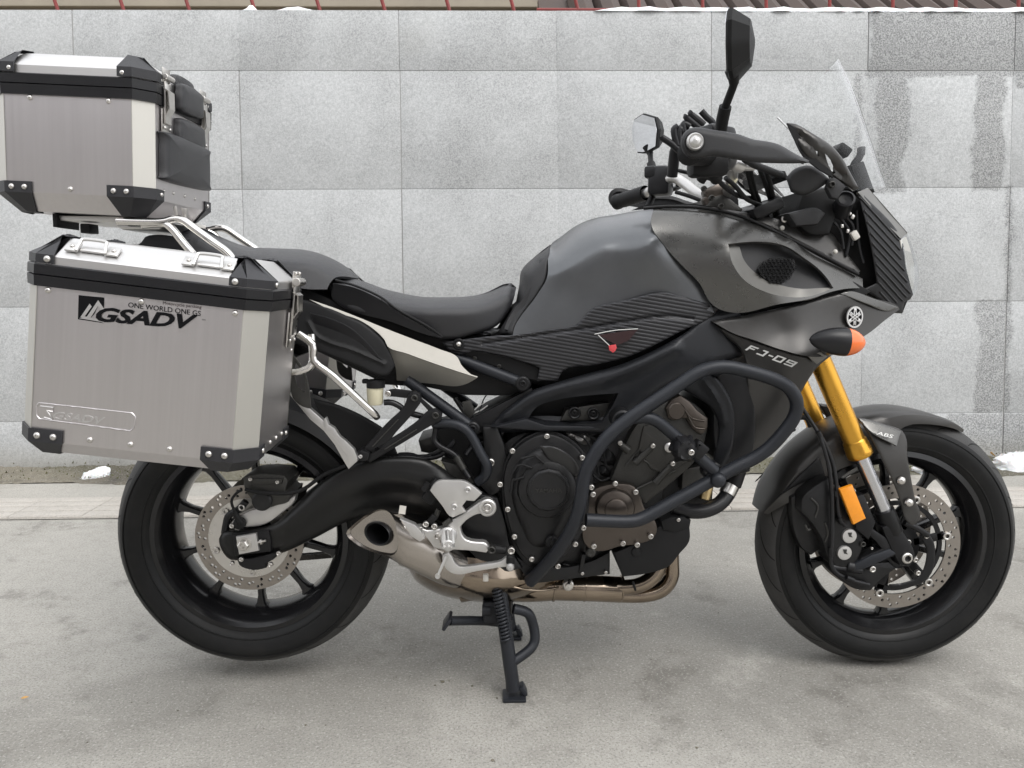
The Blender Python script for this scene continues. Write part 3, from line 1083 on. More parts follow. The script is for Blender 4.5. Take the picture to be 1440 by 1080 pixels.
def spoke_mesh(r0, r1, w0, w1, t0, t1):
    def f():
        rings = []
        for r, w, t in ((r0, w0 * 1.5, t0), (r0 + 0.02, w0, t0), (0.5 * (r0 + r1), (w0 + w1) * 0.45, (t0 + t1) * 0.5), (r1 - 0.028, w1, t1), (r1 - 0.01, w1 * 1.5, t1), (r1 + 0.004, w1 * 3.0, t1 * 1.15)):
            b = 0.28
            rings.append([(r, y * t / 2, z * w / 2) for y, z in ((-1, -1 + b), (-1, 1 - b), (-1 + b, 1), (1 - b, 1), (1, 1 - b), (1, -1 + b), (1 - b, -1), (-1 + b, -1))])
        return loft(rings)
    return f

def groove_strips(c, tyre_prof, n, phase, flip, lean):
    """dark sipes cut across the tread shoulder"""
    pr = [p for p in tyre_prof]
    def surf(y):
        ys = sorted([(p[1], p[0]) for p in pr if p[0] > 0.26])
        for (ya, ra), (yb, rb) in zip(ys[:-1], ys[1:]):
            if ya <= y <= yb:
                t = (y - ya) / max(yb - ya, 1e-6)
                return ra + (rb - ra) * t
        return ys[0][1]
    gs = []
    wmax = max(abs(p[1]) for p in pr if p[0] > 0.272)
    for k in range(n):
        for side in (-1, 1):
            a0 = 2 * math.pi * k / n + phase + (math.pi / n if side > 0 else 0)
            V, Fc = [], []
            st = 10
            long = k % 2 == 0
            for i in range(st + 1):
                t = i / st
                y = side * wmax * ((0.12 if long else 0.35) + t * (0.80 if long else 0.55))
                a = a0 + flip * (t * lean + 0.05 * math.sin(t * 3.0))
                hw = 0.0034 * (0.35 + 0.65 * math.sin(math.pi * min(1, max(0.02, t)))) / 0.29
                r = surf(y) + 0.0006
                for s in (-1, 1):
                    V.append((c.x + r * math.cos(a + s * hw), c.y + y, c.z + r * math.sin(a + s * hw)))
            for i in range(st):
                Fc.append((2 * i, 2 * i + 1, 2 * i + 3, 2 * i + 2))
            gs.append((V, Fc))
    return join(*gs)

def wheel(name, c, R, half, rim_r, rim_half, phase, n_sip, flip):
    rf = rim_r
    pr = [(rf + 0.004, rim_half + 0.001), (rf + 0.016, half * 0.90), (rf + (R - rf) * 0.40, half), (rf + (R - rf) * 0.58, half * 0.985),
          (rf + (R - rf) * 0.74, half * 0.86), (rf + (R - rf) * 0.88, half * 0.60), (rf + (R - rf) * 0.97, half * 0.30), (R, 0)]
    dense = [Vector((a, b, 0)) for a, b in pr]
    dense = [(v.x, v.y) for v in cr(dense, 4)]
    full = [(r, -h) for r, h in dense] + [(r, h) for r, h in dense[-2::-1]]
    # rim barrel, both flanges
    w = rim_half
    inn = [(rf + 0.006, w + 0.004), (rf - 0.006, w + 0.006), (rf - 0.012, w - 0.002), (rf - 0.021, w - 0.014), (rf - 0.028, w * 0.5), (rf - 0.031, 0)]
    out = [(rf - 0.024, 0), (rf - 0.020, w * 0.5), (rf - 0.008, w - 0.014), (rf, w - 0.004), (rf + 0.006, w)]
    side = inn + out
    ring = [(r, -h) for r, h in inn] + [(r, h) for r, h in inn[-2::-1]] + [(r, h) for r, h in out[::-1]] + [(r, -h) for r, h in out[1:]]
    rim = obj(name, lathe(c, ring, 96, closed_prof=True), 'rim', bike, 40)
    cut = [i for i, (r, h) in enumerate(full) if r > rf + (R - rf) * 0.70]
    i0, i1 = cut[0], cut[-1]
    ty_ = obj('tyre', join(lathe(c, full[:i0 + 1], 128), lathe(c, full[i1:], 128)), 'rubber', rim, 60)
    obj('tread', lathe(c, full[i0:i1 + 1], 128), 'tread', rim, 60)
    obj('tread_groove', groove_strips(c, full, n_sip, 0.1, flip, 0.30), 'groove', rim, 0)
    # thin raised rings on the side wall
    for rr, ww in ((rf + 0.020, 0.0022), (rf + (R - rf) * 0.60, 0.0012)):
        hh = half * (0.925 if rr < rf + 0.03 else 0.985)
        obj('sidewall_rib', lathe(c + Vector((0, -hh, 0)), [(rr - ww, 0.0008), (rr - ww * 0.5, -0.0012), (rr + ww * 0.5, -0.0012), (rr + ww, 0.0008)], 128), 'rubber', rim, 60)
    obj('hub', lathe(c, [(0.012, -half * 0.62), (0.03, -half * 0.62), (0.034, -half * 0.5), (0.046, -half * 0.35), (0.05, 0), (0.046, half * 0.35), (0.034, half * 0.5), (0.03, half * 0.62), (0.012, half * 0.62)], 40), 'rim', rim, 40)
    for k in range(10):
        a = rad(phase + 36 * k)
        m_ = Matrix.Translation(c) @ Matrix.Rotation(-a, 4, 'Y')
        inst('spoke', ('spoke', rf), spoke_mesh(0.040, rf - 0.028, 0.020, 0.0135, 0.040, 0.026), 'rim', m_, rim)
    return rim

front_wheel = wheel('front_wheel', FC, 0.3080, 0.060, 0.2165, 0.044, 20, 22, 1)
rear_wheel = wheel('rear_wheel', RC, 0.3140, 0.090, 0.2175, 0.069, 18, 20, -1)

def disc_holes(arms, radii, hr, skew, phase=0.0):
    return [(r * math.cos(phase + 2 * math.pi * k / arms + skew * i + (0.5 * (k % 2) * 2 * math.pi / arms * 0)),
             r * math.sin(phase + 2 * math.pi * k / arms + skew * i), hr) for k in range(arms) for i, r in enumerate(radii)]
for s in (-1, 1):
    hs = disc_holes(13, (0.1235, 0.1325, 0.1415), 0.0037, 0.155)  + disc_holes(13, (0.1285, 0.1380), 0.0033, 0.16, 0.26)
    d = obj('brake_disc', xf(drilled_ring(0.149, 0.1155, hs, 0.0045), Matrix.Translation(FC + Vector((0, s * 0.062, 0)))), 'disc', front_wheel, 30)
    # black carrier with arms out to the floating buttons
    arms = []
    for k in range(6):
        a = rad(12 + 60 * k)
        ca, sa = math.cos(a), math.sin(a)
        m_ = Matrix.Translation(FC + Vector((0, s * 0.0575, 0))) @ Matrix.Rotation(-a, 4, 'Y')
        arms.append(xf(box(0.075, 0.006, 0.020, 0.002, Matrix.Translation((0.078, 0, 0))), m_))
        p_ = FC + Vector((0.117 * ca, s * 0.0645, 0.117 * sa))
        inst('disc_button', ('button',), lambda: lathe((0, 0, 0), [(0.0045, -0.004), (0.007, -0.0052), (0.0095, -0.0045), (0.0105, 0.002)], 18), 'steel', Matrix.Translation(p_), d)
    obj('disc_carrier', join(lathe(FC + Vector((0, s * 0.0575, 0)), [(0.030, -0.003), (0.055, -0.003), (0.055, 0.003), (0.030, 0.003)], 48, closed_prof=True),
                             lathe(FC + Vector((0, s * 0.0575, 0)), [(0.098, -0.003), (0.108, -0.003), (0.108, 0.003), (0.098, 0.003)], 64, closed_prof=True), *arms), 'black_metal', front_wheel, 30)
hs = disc_holes(14, (0.100, 0.1075, 0.1150), 0.0036, 0.17) + disc_holes(14, (0.1045, 0.1125), 0.0032, 0.17, 0.25)
rd = obj('brake_disc', xf(drilled_ring(0.1225, 0.060, hs, 0.0045), Matrix.Translation(RC + Vector((0, -0.068, 0)))), 'disc', rear_wheel, 30)
obj('disc_face', lathe(RC + Vector((0, -0.0708, 0)), [(0.060, 0.001), (0.060, -0.0005), (0.092, -0.0005), (0.093, 0.0012)], 72), 'steel', rd, 40)
for k in range(5):
    a = rad(200 + 72 * k)
    inst('bolt', ('discbolt',), lambda: join(lathe((0, 0, 0), [(0.0038, 0.0), (0.0038, -0.005), (0.007, -0.0058), (0.0085, -0.003), (0.0088, 0.002)], 16)), 'steel',
         Matrix.Translation(RC + Vector((0.080 * math.cos(a), -0.0705, 0.080 * math.sin(a)))), rd)
# sprocket and chain on the far side
teeth = []
def sprocket():
    n, V = 43, []
    pts = []
    for k in range(n):
        for t, r in ((0.0, 0.1065), (0.3, 0.1145), (0.55, 0.1145), (0.85, 0.1065)):
            a = 2 * math.pi * (k + t) / n
            pts.append((r * math.cos(a), r * math.sin(a)))
    hs_ = [(0.075 * math.cos(2 * math.pi * k / 5), 0.075 * math.sin(2 * math.pi * k / 5), 0.016) for k in range(5)]
    rings = [[(a, -0.004, b) for a, b in pts], [(a, 0.004, b) for a, b in pts], [(a * 0.45, 0.004, b * 0.45) for a, b in pts], [(a * 0.45, -0.004, b * 0.45) for a, b in pts]]
    rings.append(rings[0])
    return loft(rings, cap=False)
obj('sprocket', xf(sprocket(), Matrix.Translation(RC + Vector((0, 0.10, 0)))), 'engine_grey', rear_wheel, 30)
def chain():
    gs = []
    fx, fz = P(700, 700, 0.1).x, P(700, 705, 0.1).z
    path = []
    for k in range(60):
        t = k / 59
        path.append(Vector((RC.x + 0.02 + (fx - RC.x) * t, 0.10, RC.z + 0.110 + (fz + 0.045 - RC.z - 0.110) * t)))
    low = []
    for k in range(60):
        t = k / 59
        low.append(Vector((fx + (RC.x + 0.02 - fx) * t, 0.10, fz - 0.045 + (RC.z - 0.110 - fz + 0.045) * t - 0.02 * math.sin(math.pi * t))))
    arc = []
    for k in range(1, 22):
        a = -math.pi / 2 - math.pi * k / 22
        arc.append(Vector((RC.x + 0.110 * math.cos(a), 0.10, RC.z + 0.110 * math.sin(a))))
    full = path[::-1] + []
    allp = low + arc + path
    for i in range(len(allp) - 1):
        a, b = allp[i], allp[i + 1]
        if (b - a).length < 1e-4:
            continue
        d = (b - a).normalized()
        m_ = Matrix.Translation((a + b) / 2) @ d.to_track_quat('X', 'Z').to_matrix().to_4x4()
        w = 0.012 if i % 2 else 0.017
        for s in (-1, 1):
            gs.append(xf(box((b - a).length * 1.25, 0.002, 0.0145 if i % 2 else 0.0125, 0, Matrix.Translation((0, s * w / 2, 0))), m_))
        gs.append(lathe((a.x, 0.10 - 0.009, a.z), [(0.0042, 0), (0.0042, 0.018)], 6, cap=True))
    return join(*gs)
M['chain'] = material('oily chain steel', (0.09, 0.085, 0.078), 0.4, 0.9, 0.3, 60)
obj('chain', chain(), 'chain', rear_wheel, 0)

# ------------------------------------------------------------------ swingarm, axle, rear brake
sw = skin('swingarm', bike, 'swingarm', [(308, 757), (312, 749), (345, 745), (382, 737), (410, 714), (445, 682), (486, 656), (520, 644), (555, 641), (600, 646), (642, 670), (690, 690),
     (690, 742), (640, 738), (590, 724), (545, 722), (495, 731), (440, 758), (395, 778), (352, 784), (324, 787), (311, 772)],
     [(308, 765, -0.132), (400, 745, -0.135), (480, 690, -0.150), (560, 675, -0.155), (640, 700, -0.145), (690, 715, -0.135)],
     0.05, roll=[(None, 16, 0.022)], corner=60, bumps=[([(400, 742), (450, 708), (500, 682), (560, 672), (620, 684)], 22, 0.010)])
obj('swingarm_beam', xf(prism([(308, 757), (345, 742), (382, 737), (445, 690), (520, 660), (640, 690), (640, 730), (545, 728), (440, 768), (352, 784), (315, 785)], -0.02, 0.02, 0.006), Matrix.Translation((0.0, 0.135, 0.0))), 'swingarm', sw, 35)
obj('pivot_beam', rod(P(640, 705, -0.12), Vector((P(640, 705, -0.12).x, 0.13, P(640, 705, -0.12).z)), 0.04, 18), 'swingarm', sw, 35)
# adjuster slot with the axle block, nut and screw
obj('axle_slot', prism([(327, 752), (378, 746), (381, 760), (381, 776), (330, 782)], -0.138, -0.125, 0.003), 'black_metal', sw, 30)
ab = obj('axle_block', prism([(331.5, 755), (360, 750.5), (364, 774.5), (336, 780)], -0.146, -0.130, 0.0015), 'cast_alu', sw, 30)
obj('axle_nut', join(lathe(P(343.5, 765.5, -0.146), [(0.0118, 0.0), (0.0118, -0.011), (0.0095, -0.0125), (0.0065, -0.0125), (0.0062, -0.006), (0.0003, -0.006)], 6),
                     lathe(P(343.5, 765.5, -0.146), [(0.0155, 0.0), (0.0155, -0.002), (0.011, -0.0025)], 24)), 'steel', sw, 30)
obj('adjuster_screw', join(rod(P(362, 763, -0.142), P(374, 760, -0.142), 0.0028, 8), rod(P(366, 762, -0.142), P(369, 761.3, -0.142), 0.006, 6)), 'steel', sw, 30)
obj('disc_guard', prism([(334, 784), (345, 786), (380, 779), (392, 776), (388, 784), (374, 793), (374, 799), (362, 802), (345, 800), (336, 795), (334, 790)], -0.130, -0.112, 0.003, True), 'black_metal', sw, 30)
for px, py in ((339.5, 786.5), (392, 778), (326, 792.5), (380.5, 794)):
    bolt(px, py, -0.134, 0.0052, sw)
rc_ = obj('rear_caliper', prism([(341, 672), (350, 668), (372, 666), (400, 668), (406, 676), (402, 690), (410, 696), (404, 707), (388, 712), (374, 716), (358, 712), (350, 700), (343, 690)], -0.135, -0.045, 0.008, True), 'engine_grey', bike, 35)
obj('caliper_bridge', prism([(352, 673), (398, 673), (396, 681), (354, 682)], -0.141, -0.12, 0.004), 'engine_grey', rc_, 30)
obj('caliper_piston_cover', lathe(P(369, 704, -0.135), [(0.022, 0.004), (0.0215, -0.005), (0.018, -0.008), (0.0005, -0.009)], 24), 'engine', rc_, 35)
obj('caliper_bracket', prism([(352, 718), (372, 712), (400, 702), (416, 697), (414, 706), (396, 722), (372, 738), (346, 742), (331, 742), (322, 738), (333, 727)], -0.122, -0.100, 0.004, True), 'cast_alu', rc_, 30)
obj('sensor_boss', join(lathe(P(338, 735, -0.122), [(0.0135, 0.002), (0.0135, -0.008), (0.010, -0.010), (0.0005, -0.010)], 20), rod(P(340, 736, -0.130), P(329, 720, -0.132), 0.0065, 12)), 'plastic', rc_, 35)
bolt(340, 713.5, -0.130, 0.0075, rc_)
bolt(326, 739.5, -0.128, 0.0052, rc_)
bolt(352, 674, -0.142, 0.004, rc_)
bolt(390, 678, -0.142, 0.004, rc_)
obj('brake_pipe', tube([(345, 688, -0.145), (360, 692, -0.147), (385, 694, -0.147), (410, 693, -0.145), (430, 686, -0.142), (455, 668, -0.145), (486, 655, -0.15)], 0.0042, 10), 'plastic', rc_, 60)
obj('sensor_wire', tube([(333, 722, -0.133), (327, 712, -0.136), (326, 703, -0.138), (332, 694, -0.138), (340, 689, -0.14)], 0.003, 8), 'plastic', rc_, 60)
obj('torque_link', tube([(346, 705, -0.125), (336, 716, -0.125), (322, 725, -0.12), (318, 738, -0.115), (316, 750, -0.115)], 0.008, 10), 'black_metal', rc_, 50)
# inner mudguard over the rear tyre
hug = []
def hugger():
    rings = []
    for k in range(19):
        a = rad(118 - 98 * k / 18)
        r = 0.336
        rings.append([(RC.x + (r - dr) * math.cos(a), y, RC.z + (r - dr) * math.sin(a)) for y, dr in ((-0.105, 0.045), (-0.098, 0.016), (-0.075, 0.004), (0, 0), (0.075, 0.004), (0.098, 0.016), (0.105, 0.045))])
    return loft(rings, cap=False, closed=False)
obj('rear_hugger', hugger(), 'plastic_grey', bike, 40, 0.003)
skin('hugger_side', bike, 'plastic', [(440, 560), (478, 570), (520, 590), (545, 608), (560, 640), (548, 648), (520, 648), (500, 640), (478, 612), (452, 585)], [(500, 600, -0.105)], 0.003, roll=[(None, 6, 0.006)])

# ------------------------------------------------------------------ main frame, sub-frame
fr = skin('main_frame', bike, 'frame', [(684, 606), (697, 589), (722, 568), (747, 550), (785, 537), (827, 525), (868, 514), (910, 497), (960, 470), (1000, 440), (1045, 430), (1050, 500), (1005, 512),
     (962, 531), (930, 549), (893, 580), (874, 602), (856, 608), (764, 607), (700, 608)],
     [(690, 600, -0.135), (760, 560, -0.150), (868, 530, -0.172), (960, 495, -0.176), (1040, 470, -0.15), (780, 600, -0.145), (860, 598, -0.165)],
     0.035, True, roll=[(None, 9, 0.012)], holes=[[(742, 590), (754, 573), (785, 562), (827, 556), (870, 553), (858, 577), (846, 595), (780, 597)]],
     bumps=[([(712, 585), (745, 563), (790, 548), (850, 534), (905, 512), (950, 490)], 14, 0.008)])
obj('cross_rib', prism([(690, 601), (740, 589), (768, 598), (850, 600), (846, 606), (764, 607)], -0.160, -0.13, 0.004), 'frame', fr, 35)
obj('intake_box', prism([(738, 548), (800, 535), (885, 530), (885, 604), (740, 604)], -0.085, 0.085, 0.006), 'plastic', bike, 35)
mp = obj('engine_mount', prism([(788, 592), (796, 577), (820, 571), (858, 566), (848, 592)], -0.135, -0.10, 0.003), 'engine_grey', bike, 30)
for px, py in ((807.5, 580), (834, 581)):
    obj('mount_boss', lathe(P(px, py, -0.135), [(0.0135, 0.002), (0.0135, -0.009), (0.011, -0.011), (0.0085, -0.009), (0.0075, -0.004), (0.0005, -0.004)], 24), 'black_metal', mp, 35)
    bolt(px, py, -0.142, 0.0055, mp, 'black_metal')
obj('subframe_tube', join(tube([(640, 503, -0.12), (735, 539, -0.135)], 0.0125, 16, 1)), 'bar_metal', fr, 50, mirror=True)
obj('subframe_tube', join(tube([(572, 534, -0.12), (664, 601, -0.130)], 0.0125, 16, 1)), 'bar_metal', fr, 50, mirror=True)
for a, b, c_, d_ in ((735, 539, -0.137, 0.016), (665, 602, -0.134, 0.0155)):
    obj('tube_lug', lathe(P(a, b, c_), [(d_, 0.022), (d_, -0.012), (d_ - 0.003, -0.0145), (0.0005, -0.0145)], 20), 'black_metal', fr, 35)
    bolt(a, b, c_ - 0.0155, 0.0068, fr, 'black_metal')
obj('lug_plate', prism([(660, 590), (700, 570), (748, 545), (752, 556), (715, 580), (690, 606), (668, 612)], -0.128, -0.105, 0.004), 'black_metal', fr, 35)
obj('under_seat_tray', prism([(560, 500), (640, 500), (740, 500), (760, 520), (745, 548), (715, 557), (655, 556), (600, 545), (520, 540)], -0.105, 0.105, 0.006), 'plastic', bike, 35)
# hollow behind the tank: airbox and electrics under it
obj('airbox', prism([(690, 475), (820, 440), (1000, 420), (1030, 440), (1000, 470), (930, 500), (850, 540), (790, 548), (745, 540)], -0.105, 0.105, 0.008), 'plastic', bike, 35)

# ------------------------------------------------------------------ engine
eng = obj('engine', prism([(700, 640), (715, 618), (750, 605), (860, 604), (900, 600), (930, 640), (925, 735), (905, 760), (858, 778), (857, 804), (790, 812), (735, 815), (705, 800), (690, 740), (690, 690)], -0.125, 0.135, 0.01, True, corner=70), 'engine', bike, 35)
obj('cylinder_block', prism([(858, 676), (876, 632), (895, 597), (925, 572), (952, 556), (978, 568), (996, 589), (994, 614), (984, 642), (950, 676), (908, 710), (884, 694)], -0.150, 0.15, 0.008, True, corner=50), 'engine_grey', eng, 35)
hd = obj('head_cover', prism([(936, 574), (944, 563), (957, 556), (972, 566), (980, 576), (996, 588), (994, 606), (986, 612), (975, 604), (965, 589), (958, 589), (950, 592), (940, 588)], -0.160, 0.14, 0.004, True), 'bronze', eng, 35)
obj('cam_cap', lathe(P(951, 578, -0.160), [(0.0185, 0.002), (0.0185, -0.004), (0.0165, -0.006), (0.0005, -0.0062)], 28), 'bronze', hd, 35)
for q in (((962, 575), (973, 588), (990, 592)), ((966, 580), (976, 600), (990, 603))):
    obj('cover_rib', tube([(a, b, -0.163) for a, b in q], 0.0025, 8), 'bronze', hd, 50)
for (a, b), (c_, d_) in (((917, 628), (893, 651)), ((945, 653), (921, 679)), ((871, 624), (884, 634))):
    obj('bolt_rib', rod(P(a, b, -0.154), P(c_, d_, -0.156), (0.0070, 0.0088), 12), 'engine_grey', eng, 50)
    bolt(a + 1, b - 1, -0.163, 0.0052, eng)
obj('head_plate', prism([(905, 600), (935, 590), (972, 620), (965, 650), (938, 668), (915, 660), (898, 630)], -0.156, -0.14, 0.004), 'engine_grey', eng, 30)
for q in (((880, 655), (905, 625)), ((895, 640), (932, 665)), ((890, 690), (950, 662)), ((905, 607), (940, 630))):
    obj('casting_rib', tube([(a, b, -0.154) for a, b in q], 0.0022, 6, 1), 'engine_grey', eng, 50)
lo = obj('spark_cap', lathe(P(941, 629, -0.158), [(0.0105, 0), (0.0105, -0.003), (0.006, -0.006), (0.0005, -0.0065)], 20), 'cast_alu', eng, 35)
# clutch cover: flange, dome and cap
M['bar_plate'] = material('satin grey cover plate', (0.055, 0.055, 0.056), 0.34, 0.7, 0.1, 30, 0.05, 500, 0.05)
flange = [(709, 700), (708, 676), (713, 652), (726, 631), (745, 617), (769, 610), (795, 618), (818, 638), (830, 668), (830, 700), (826, 735), (812, 762), (795, 782), (770, 794), (748, 792), (732, 778), (722, 757), (713, 728)]
cl = obj('clutch_cover', prism(flange, -0.170, -0.115, 0.006, True), 'engine', eng, 35)
obj('clutch_gasket', prism([(769 + (a - 769) * 1.055, 702 + (b - 702) * 1.055) for a, b in flange], -0.150, -0.11, 0.003, True), 'black_metal', eng, 35)
skin('clutch_dome', cl, 'engine', [(718, 690), (722, 664), (735, 642), (756, 629), (778, 627), (800, 638), (815, 660), (818, 688), (808, 720), (790, 752), (766, 774), (745, 768), (732, 742), (722, 715)],
     [(769, 687, -0.205), (725, 690, -0.186), (770, 632, -0.188), (810, 690, -0.188), (769, 740, -0.185), (755, 768, -0.178), (740, 655, -0.192), (798, 655, -0.192)], 0.02, roll=[(None, 13, 0.022)])
obj('clutch_cap', join(lathe(P(771, 689, -0.203), [(0.046, 0.01), (0.0455, -0.003), (0.042, -0.007), (0.039, -0.0075), (0.0385, -0.0055), (0.0005, -0.0055)], 12)), 'engine', cl, 25)
obj('cap_surround', lathe(P(770, 689, -0.199), [(0.064, 0.012), (0.060, 0.003), (0.050, -0.001), (0.044, -0.001)], 48), 'engine', cl, 40)
t_ = fit_text('YAMAHA', 0.056, 0.0085, bold=0.01, depth=0.02)
obj('embossed_name', xf(([(v[0], v[1] * 0.03, v[2]) for v in t_[0]], t_[1]), Matrix.Translation(P(752.5, 693, -0.2095))), 'engine_grey', cl, 0)
for pts in (((732, 645), (752, 640), (765, 651)), ((719, 667), (727, 655), (735, 653), (748, 658)), ((718, 692), (721, 675), (737, 671))):
    obj('cover_vent', tube([(a, b, -0.2005) for a, b in pts], 0.0032, 8, 1), 'plastic', cl, 40)
skin('cover_plate', cl, 'bar_plate', [(758, 627), (778, 628), (797, 637), (811, 651), (816, 664), (808, 672), (798, 668), (790, 661), (777, 659)], [(785, 645, -0.2045), (812, 662, -0.1955), (760, 630, -0.196)], 0.004, roll=[(None, 4, 0.004)])
oc = obj('oil_filler', lathe(P(776, 761, -0.182), [(0.0135, 0.012), (0.0135, -0.008), (0.0115, -0.010), (0.0005, -0.010)], 24), 'plastic', cl, 35)
obj('filler_grip', xf(box(0.0035, 0.010, 0.022, 0.001), Matrix.Translation(P(777, 760, -0.195)) @ Matrix.Rotation(rad(15), 4, 'Y')), 'plastic_smooth', oc, 30)
for px, py in ((769, 613.6), (720.7, 634), (818.5, 643.5), (703.4, 681), (714, 716), (723.4, 754.5), (747.8, 786), (831.7, 685), (834, 695), (820.5, 742), (809, 765), (784.5, 796)):
    bolt(px, py, -0.177, 0.0060, cl)
obj('oil_cooler', prism([(898, 700), (930, 668), (965, 655), (1004, 680), (1002, 712), (960, 716), (920, 738)], -0.10, 0.10, 0.006), 'engine', eng, 35)
# starter side cover in bronze
pk_out = [(826, 700), (833, 690), (850, 683), (872, 680), (892, 684), (901, 699), (909, 719), (923, 735), (924, 750), (917, 759), (898, 766), (873, 769), (848, 776), (832, 774), (822, 765), (818, 748), (820, 722)]
pk = obj('pickup_cover', prism(pk_out, -0.168, -0.12, 0.005, True), 'bronze', eng, 35)
obj('cover_dome', lathe(P(864, 713, -0.168), [(0.043, 0.004), (0.0425, -0.010), (0.039, -0.016), (0.030, -0.019), (0.024, -0.0195), (0.023, -0.023), (0.020, -0.0245), (0.0005, -0.025)], 48), 'bronze', pk, 35)
for px, py in ((865, 680), (893.8, 691.8), (835, 768), (876, 764), (915, 754), (896, 766)):
    bolt(px, py, -0.173, 0.0060, pk)
obj('drain_boss', lathe(P(831, 777, -0.165), [(0.010, 0.02), (0.010, -0.002), (0.007, -0.004), (0.0005, -0.003)], 20), 'engine_grey', eng, 35)
obj('sump', prism([(700, 760), (730, 785), (790, 798), (830, 790), (858, 776), (858, 808), (800, 815), (735, 820), (700, 805)], -0.140, 0.12, 0.006, True), 'engine', eng, 35)
obj('sump_rib', prism([(818, 780), (824, 780), (820, 806), (814, 806)], -0.146, -0.13, 0.002), 'engine', eng, 35)
for px, py in ((819, 806.5), (852, 805)):
    bolt(px, py, -0.147, 0.0038, eng)
# black skid plate by the oil cooler
sk = obj('lower_cover', prism([(863, 778), (882, 770), (905, 757), (926, 741), (948, 733), (970, 737), (970, 762), (955, 781), (943, 796), (925, 804), (902, 809), (876, 812), (870, 798)], -0.165, 0.10, 0.005, True, corner=40), 'plastic', bike, 35)
obj('cover_lip', prism([(930, 733), (943, 727), (962, 727), (972, 732), (970, 742), (950, 749), (932, 745)], -0.170, 0.06, 0.003), 'plastic', sk, 30)
bolt(954, 731, -0.172, 0.0042, sk)
obj('cover_boss', lathe(P(895, 776, -0.166), [(0.012, 0.004), (0.010, -0.003), (0.0005, -0.004)], 24), 'plastic', sk, 40)
# radiator and its hoses
obj('radiator', prism([(1008, 522), (1056, 515), (1064, 600), (1056, 664), (1030, 672), (1008, 640)], -0.165, 0.165, 0.008, True), 'black_metal', bike, 35)
skin('radiator_shroud', bike, 'frame', [(955, 545), (975, 528), (995, 520), (1015, 540), (1031, 572), (1033, 596), (1030, 630), (1016, 668), (1000, 660), (1006, 628), (1010, 598), (1000, 574), (978, 558)],
     [(980, 540, -0.178), (1020, 580, -0.185), (1015, 650, -0.165), (960, 548, -0.165)], 0.01, roll=[(None, 6, 0.010)], bumps=[([(990, 535), (1014, 572), (1019, 595)], 8, 0.006)])
hose = obj('radiator_hose', tube([(948, 712, -0.145), (965, 718, -0.15), (990, 718, -0.15), (1012, 708, -0.14), (1026, 690, -0.12), (1036, 665, -0.11)], 0.0165, 16), 'plastic_smooth', bike, 50)
obj('hose_clamp', rod(P(1022, 695, -0.126), P(1028, 683, -0.119), 0.0182, 18), 'steel', hose, 40)
obj('hose_cuff', rod(P(1030, 684, -0.118), P(1040, 655, -0.112), 0.0185, 18, 0.003), 'black_metal', hose, 40)
obj('water_joint', rod(P(996, 682, -0.13), P(991, 703, -0.135), 0.012, 18, 0.002), 'brass', hose, 40)
obj('thermostat', prism([(960, 660), (985, 655), (1002, 668), (1000, 690), (975, 700), (958, 690)], -0.13, -0.05, 0.006), 'engine_grey', bike, 35)
# throttle bodies and odds and ends glimpsed above the engine
for i, (px, py, w_) in enumerate(((815, 612, 0.014), (838, 618, 0.012), (850, 640, 0.016), (846, 660, 0.010), (800, 608, 0.008))):
    obj('throttle_body', rod(P(px, py, -0.135), P(px + 14, py + 10, -0.10), w_, 14, 0.002), 'cast_alu' if i in (0, 4) else 'plastic', eng, 35)
for pts in (((795, 606), (820, 615), (836, 640), (842, 668)), ((806, 604), (842, 622), (852, 655)), ((845, 605), (852, 618), (862, 622)), ((834, 668), (845, 676), (858, 672))):
    obj('engine_wire', tube([(a, b, -0.142) for a, b in pts], 0.0028, 6), 'plastic', eng, 50)

# ------------------------------------------------------------------ exhaust
ex = obj('exhaust_collector', sweep(cr([P(650, 815, -0.05), P(690, 815, -0.06), P(740, 824, -0.065), P(790, 826, -0.07), P(830, 827, -0.075), P(872, 829, -0.075)], 5),
         [0.052 - 0.022 * min(1, (i / 14.0)) for i in range(26)], 24), 'titan', bike, 50)
belly = skin('exhaust_box', ex, 'titan', [(560, 795), (575, 801), (582, 814), (596, 825), (618, 836), (645, 843), (690, 847.5), (735, 846), (765, 842), (790, 838), (790, 815), (750, 805), (700, 790), (620, 780), (575, 775)],
     [(600, 805, -0.150), (660, 812, -0.168), (720, 820, -0.158), (780, 826, -0.108), (690, 800, -0.160)], 0.02, roll=[([(560, 795), (575, 801), (582, 814), (596, 825), (618, 836), (645, 843), (690, 847.5), (735, 846), (765, 842), (790, 838)], 34, 0.13)])
obj('box_seam', tube([(708, 822, -0.148), (740, 829, -0.143), (765, 830, -0.13), (785, 826, -0.105)], 0.0028, 8), 'titan', ex, 50)
for x_ in (779, 822, 874):
    obj('pipe_band', rod(P(x_ - 1.5, 826.5, -0.073), P(x_ + 1.5, 826.7, -0.073), 0.0318 if x_ < 850 else 0.0305, 24, 0.001), 'titan', ex, 40)
obj('lambda_sensor', join(lathe(P(799, 823, -0.105), [(0.0125, 0.012), (0.0125, -0.002), (0.010, -0.004), (0.0075, -0.004), (0.007, -0.012), (0.0005, -0.013)], 20)), 'steel', ex, 35)
obj('sensor_lead', tube([(800, 820, -0.118), (804, 806, -0.125), (800, 796, -0.13), (792, 793, -0.13)], 0.0035, 8), 'plastic', ex, 50)
obj('header_pipe', tube([(868, 826, -0.085), (895, 824, -0.09), (915, 814, -0.09), (926, 798, -0.085), (930, 775, -0.075), (934, 740, -0.07)], 0.0175, 18), 'titan', ex, 60)
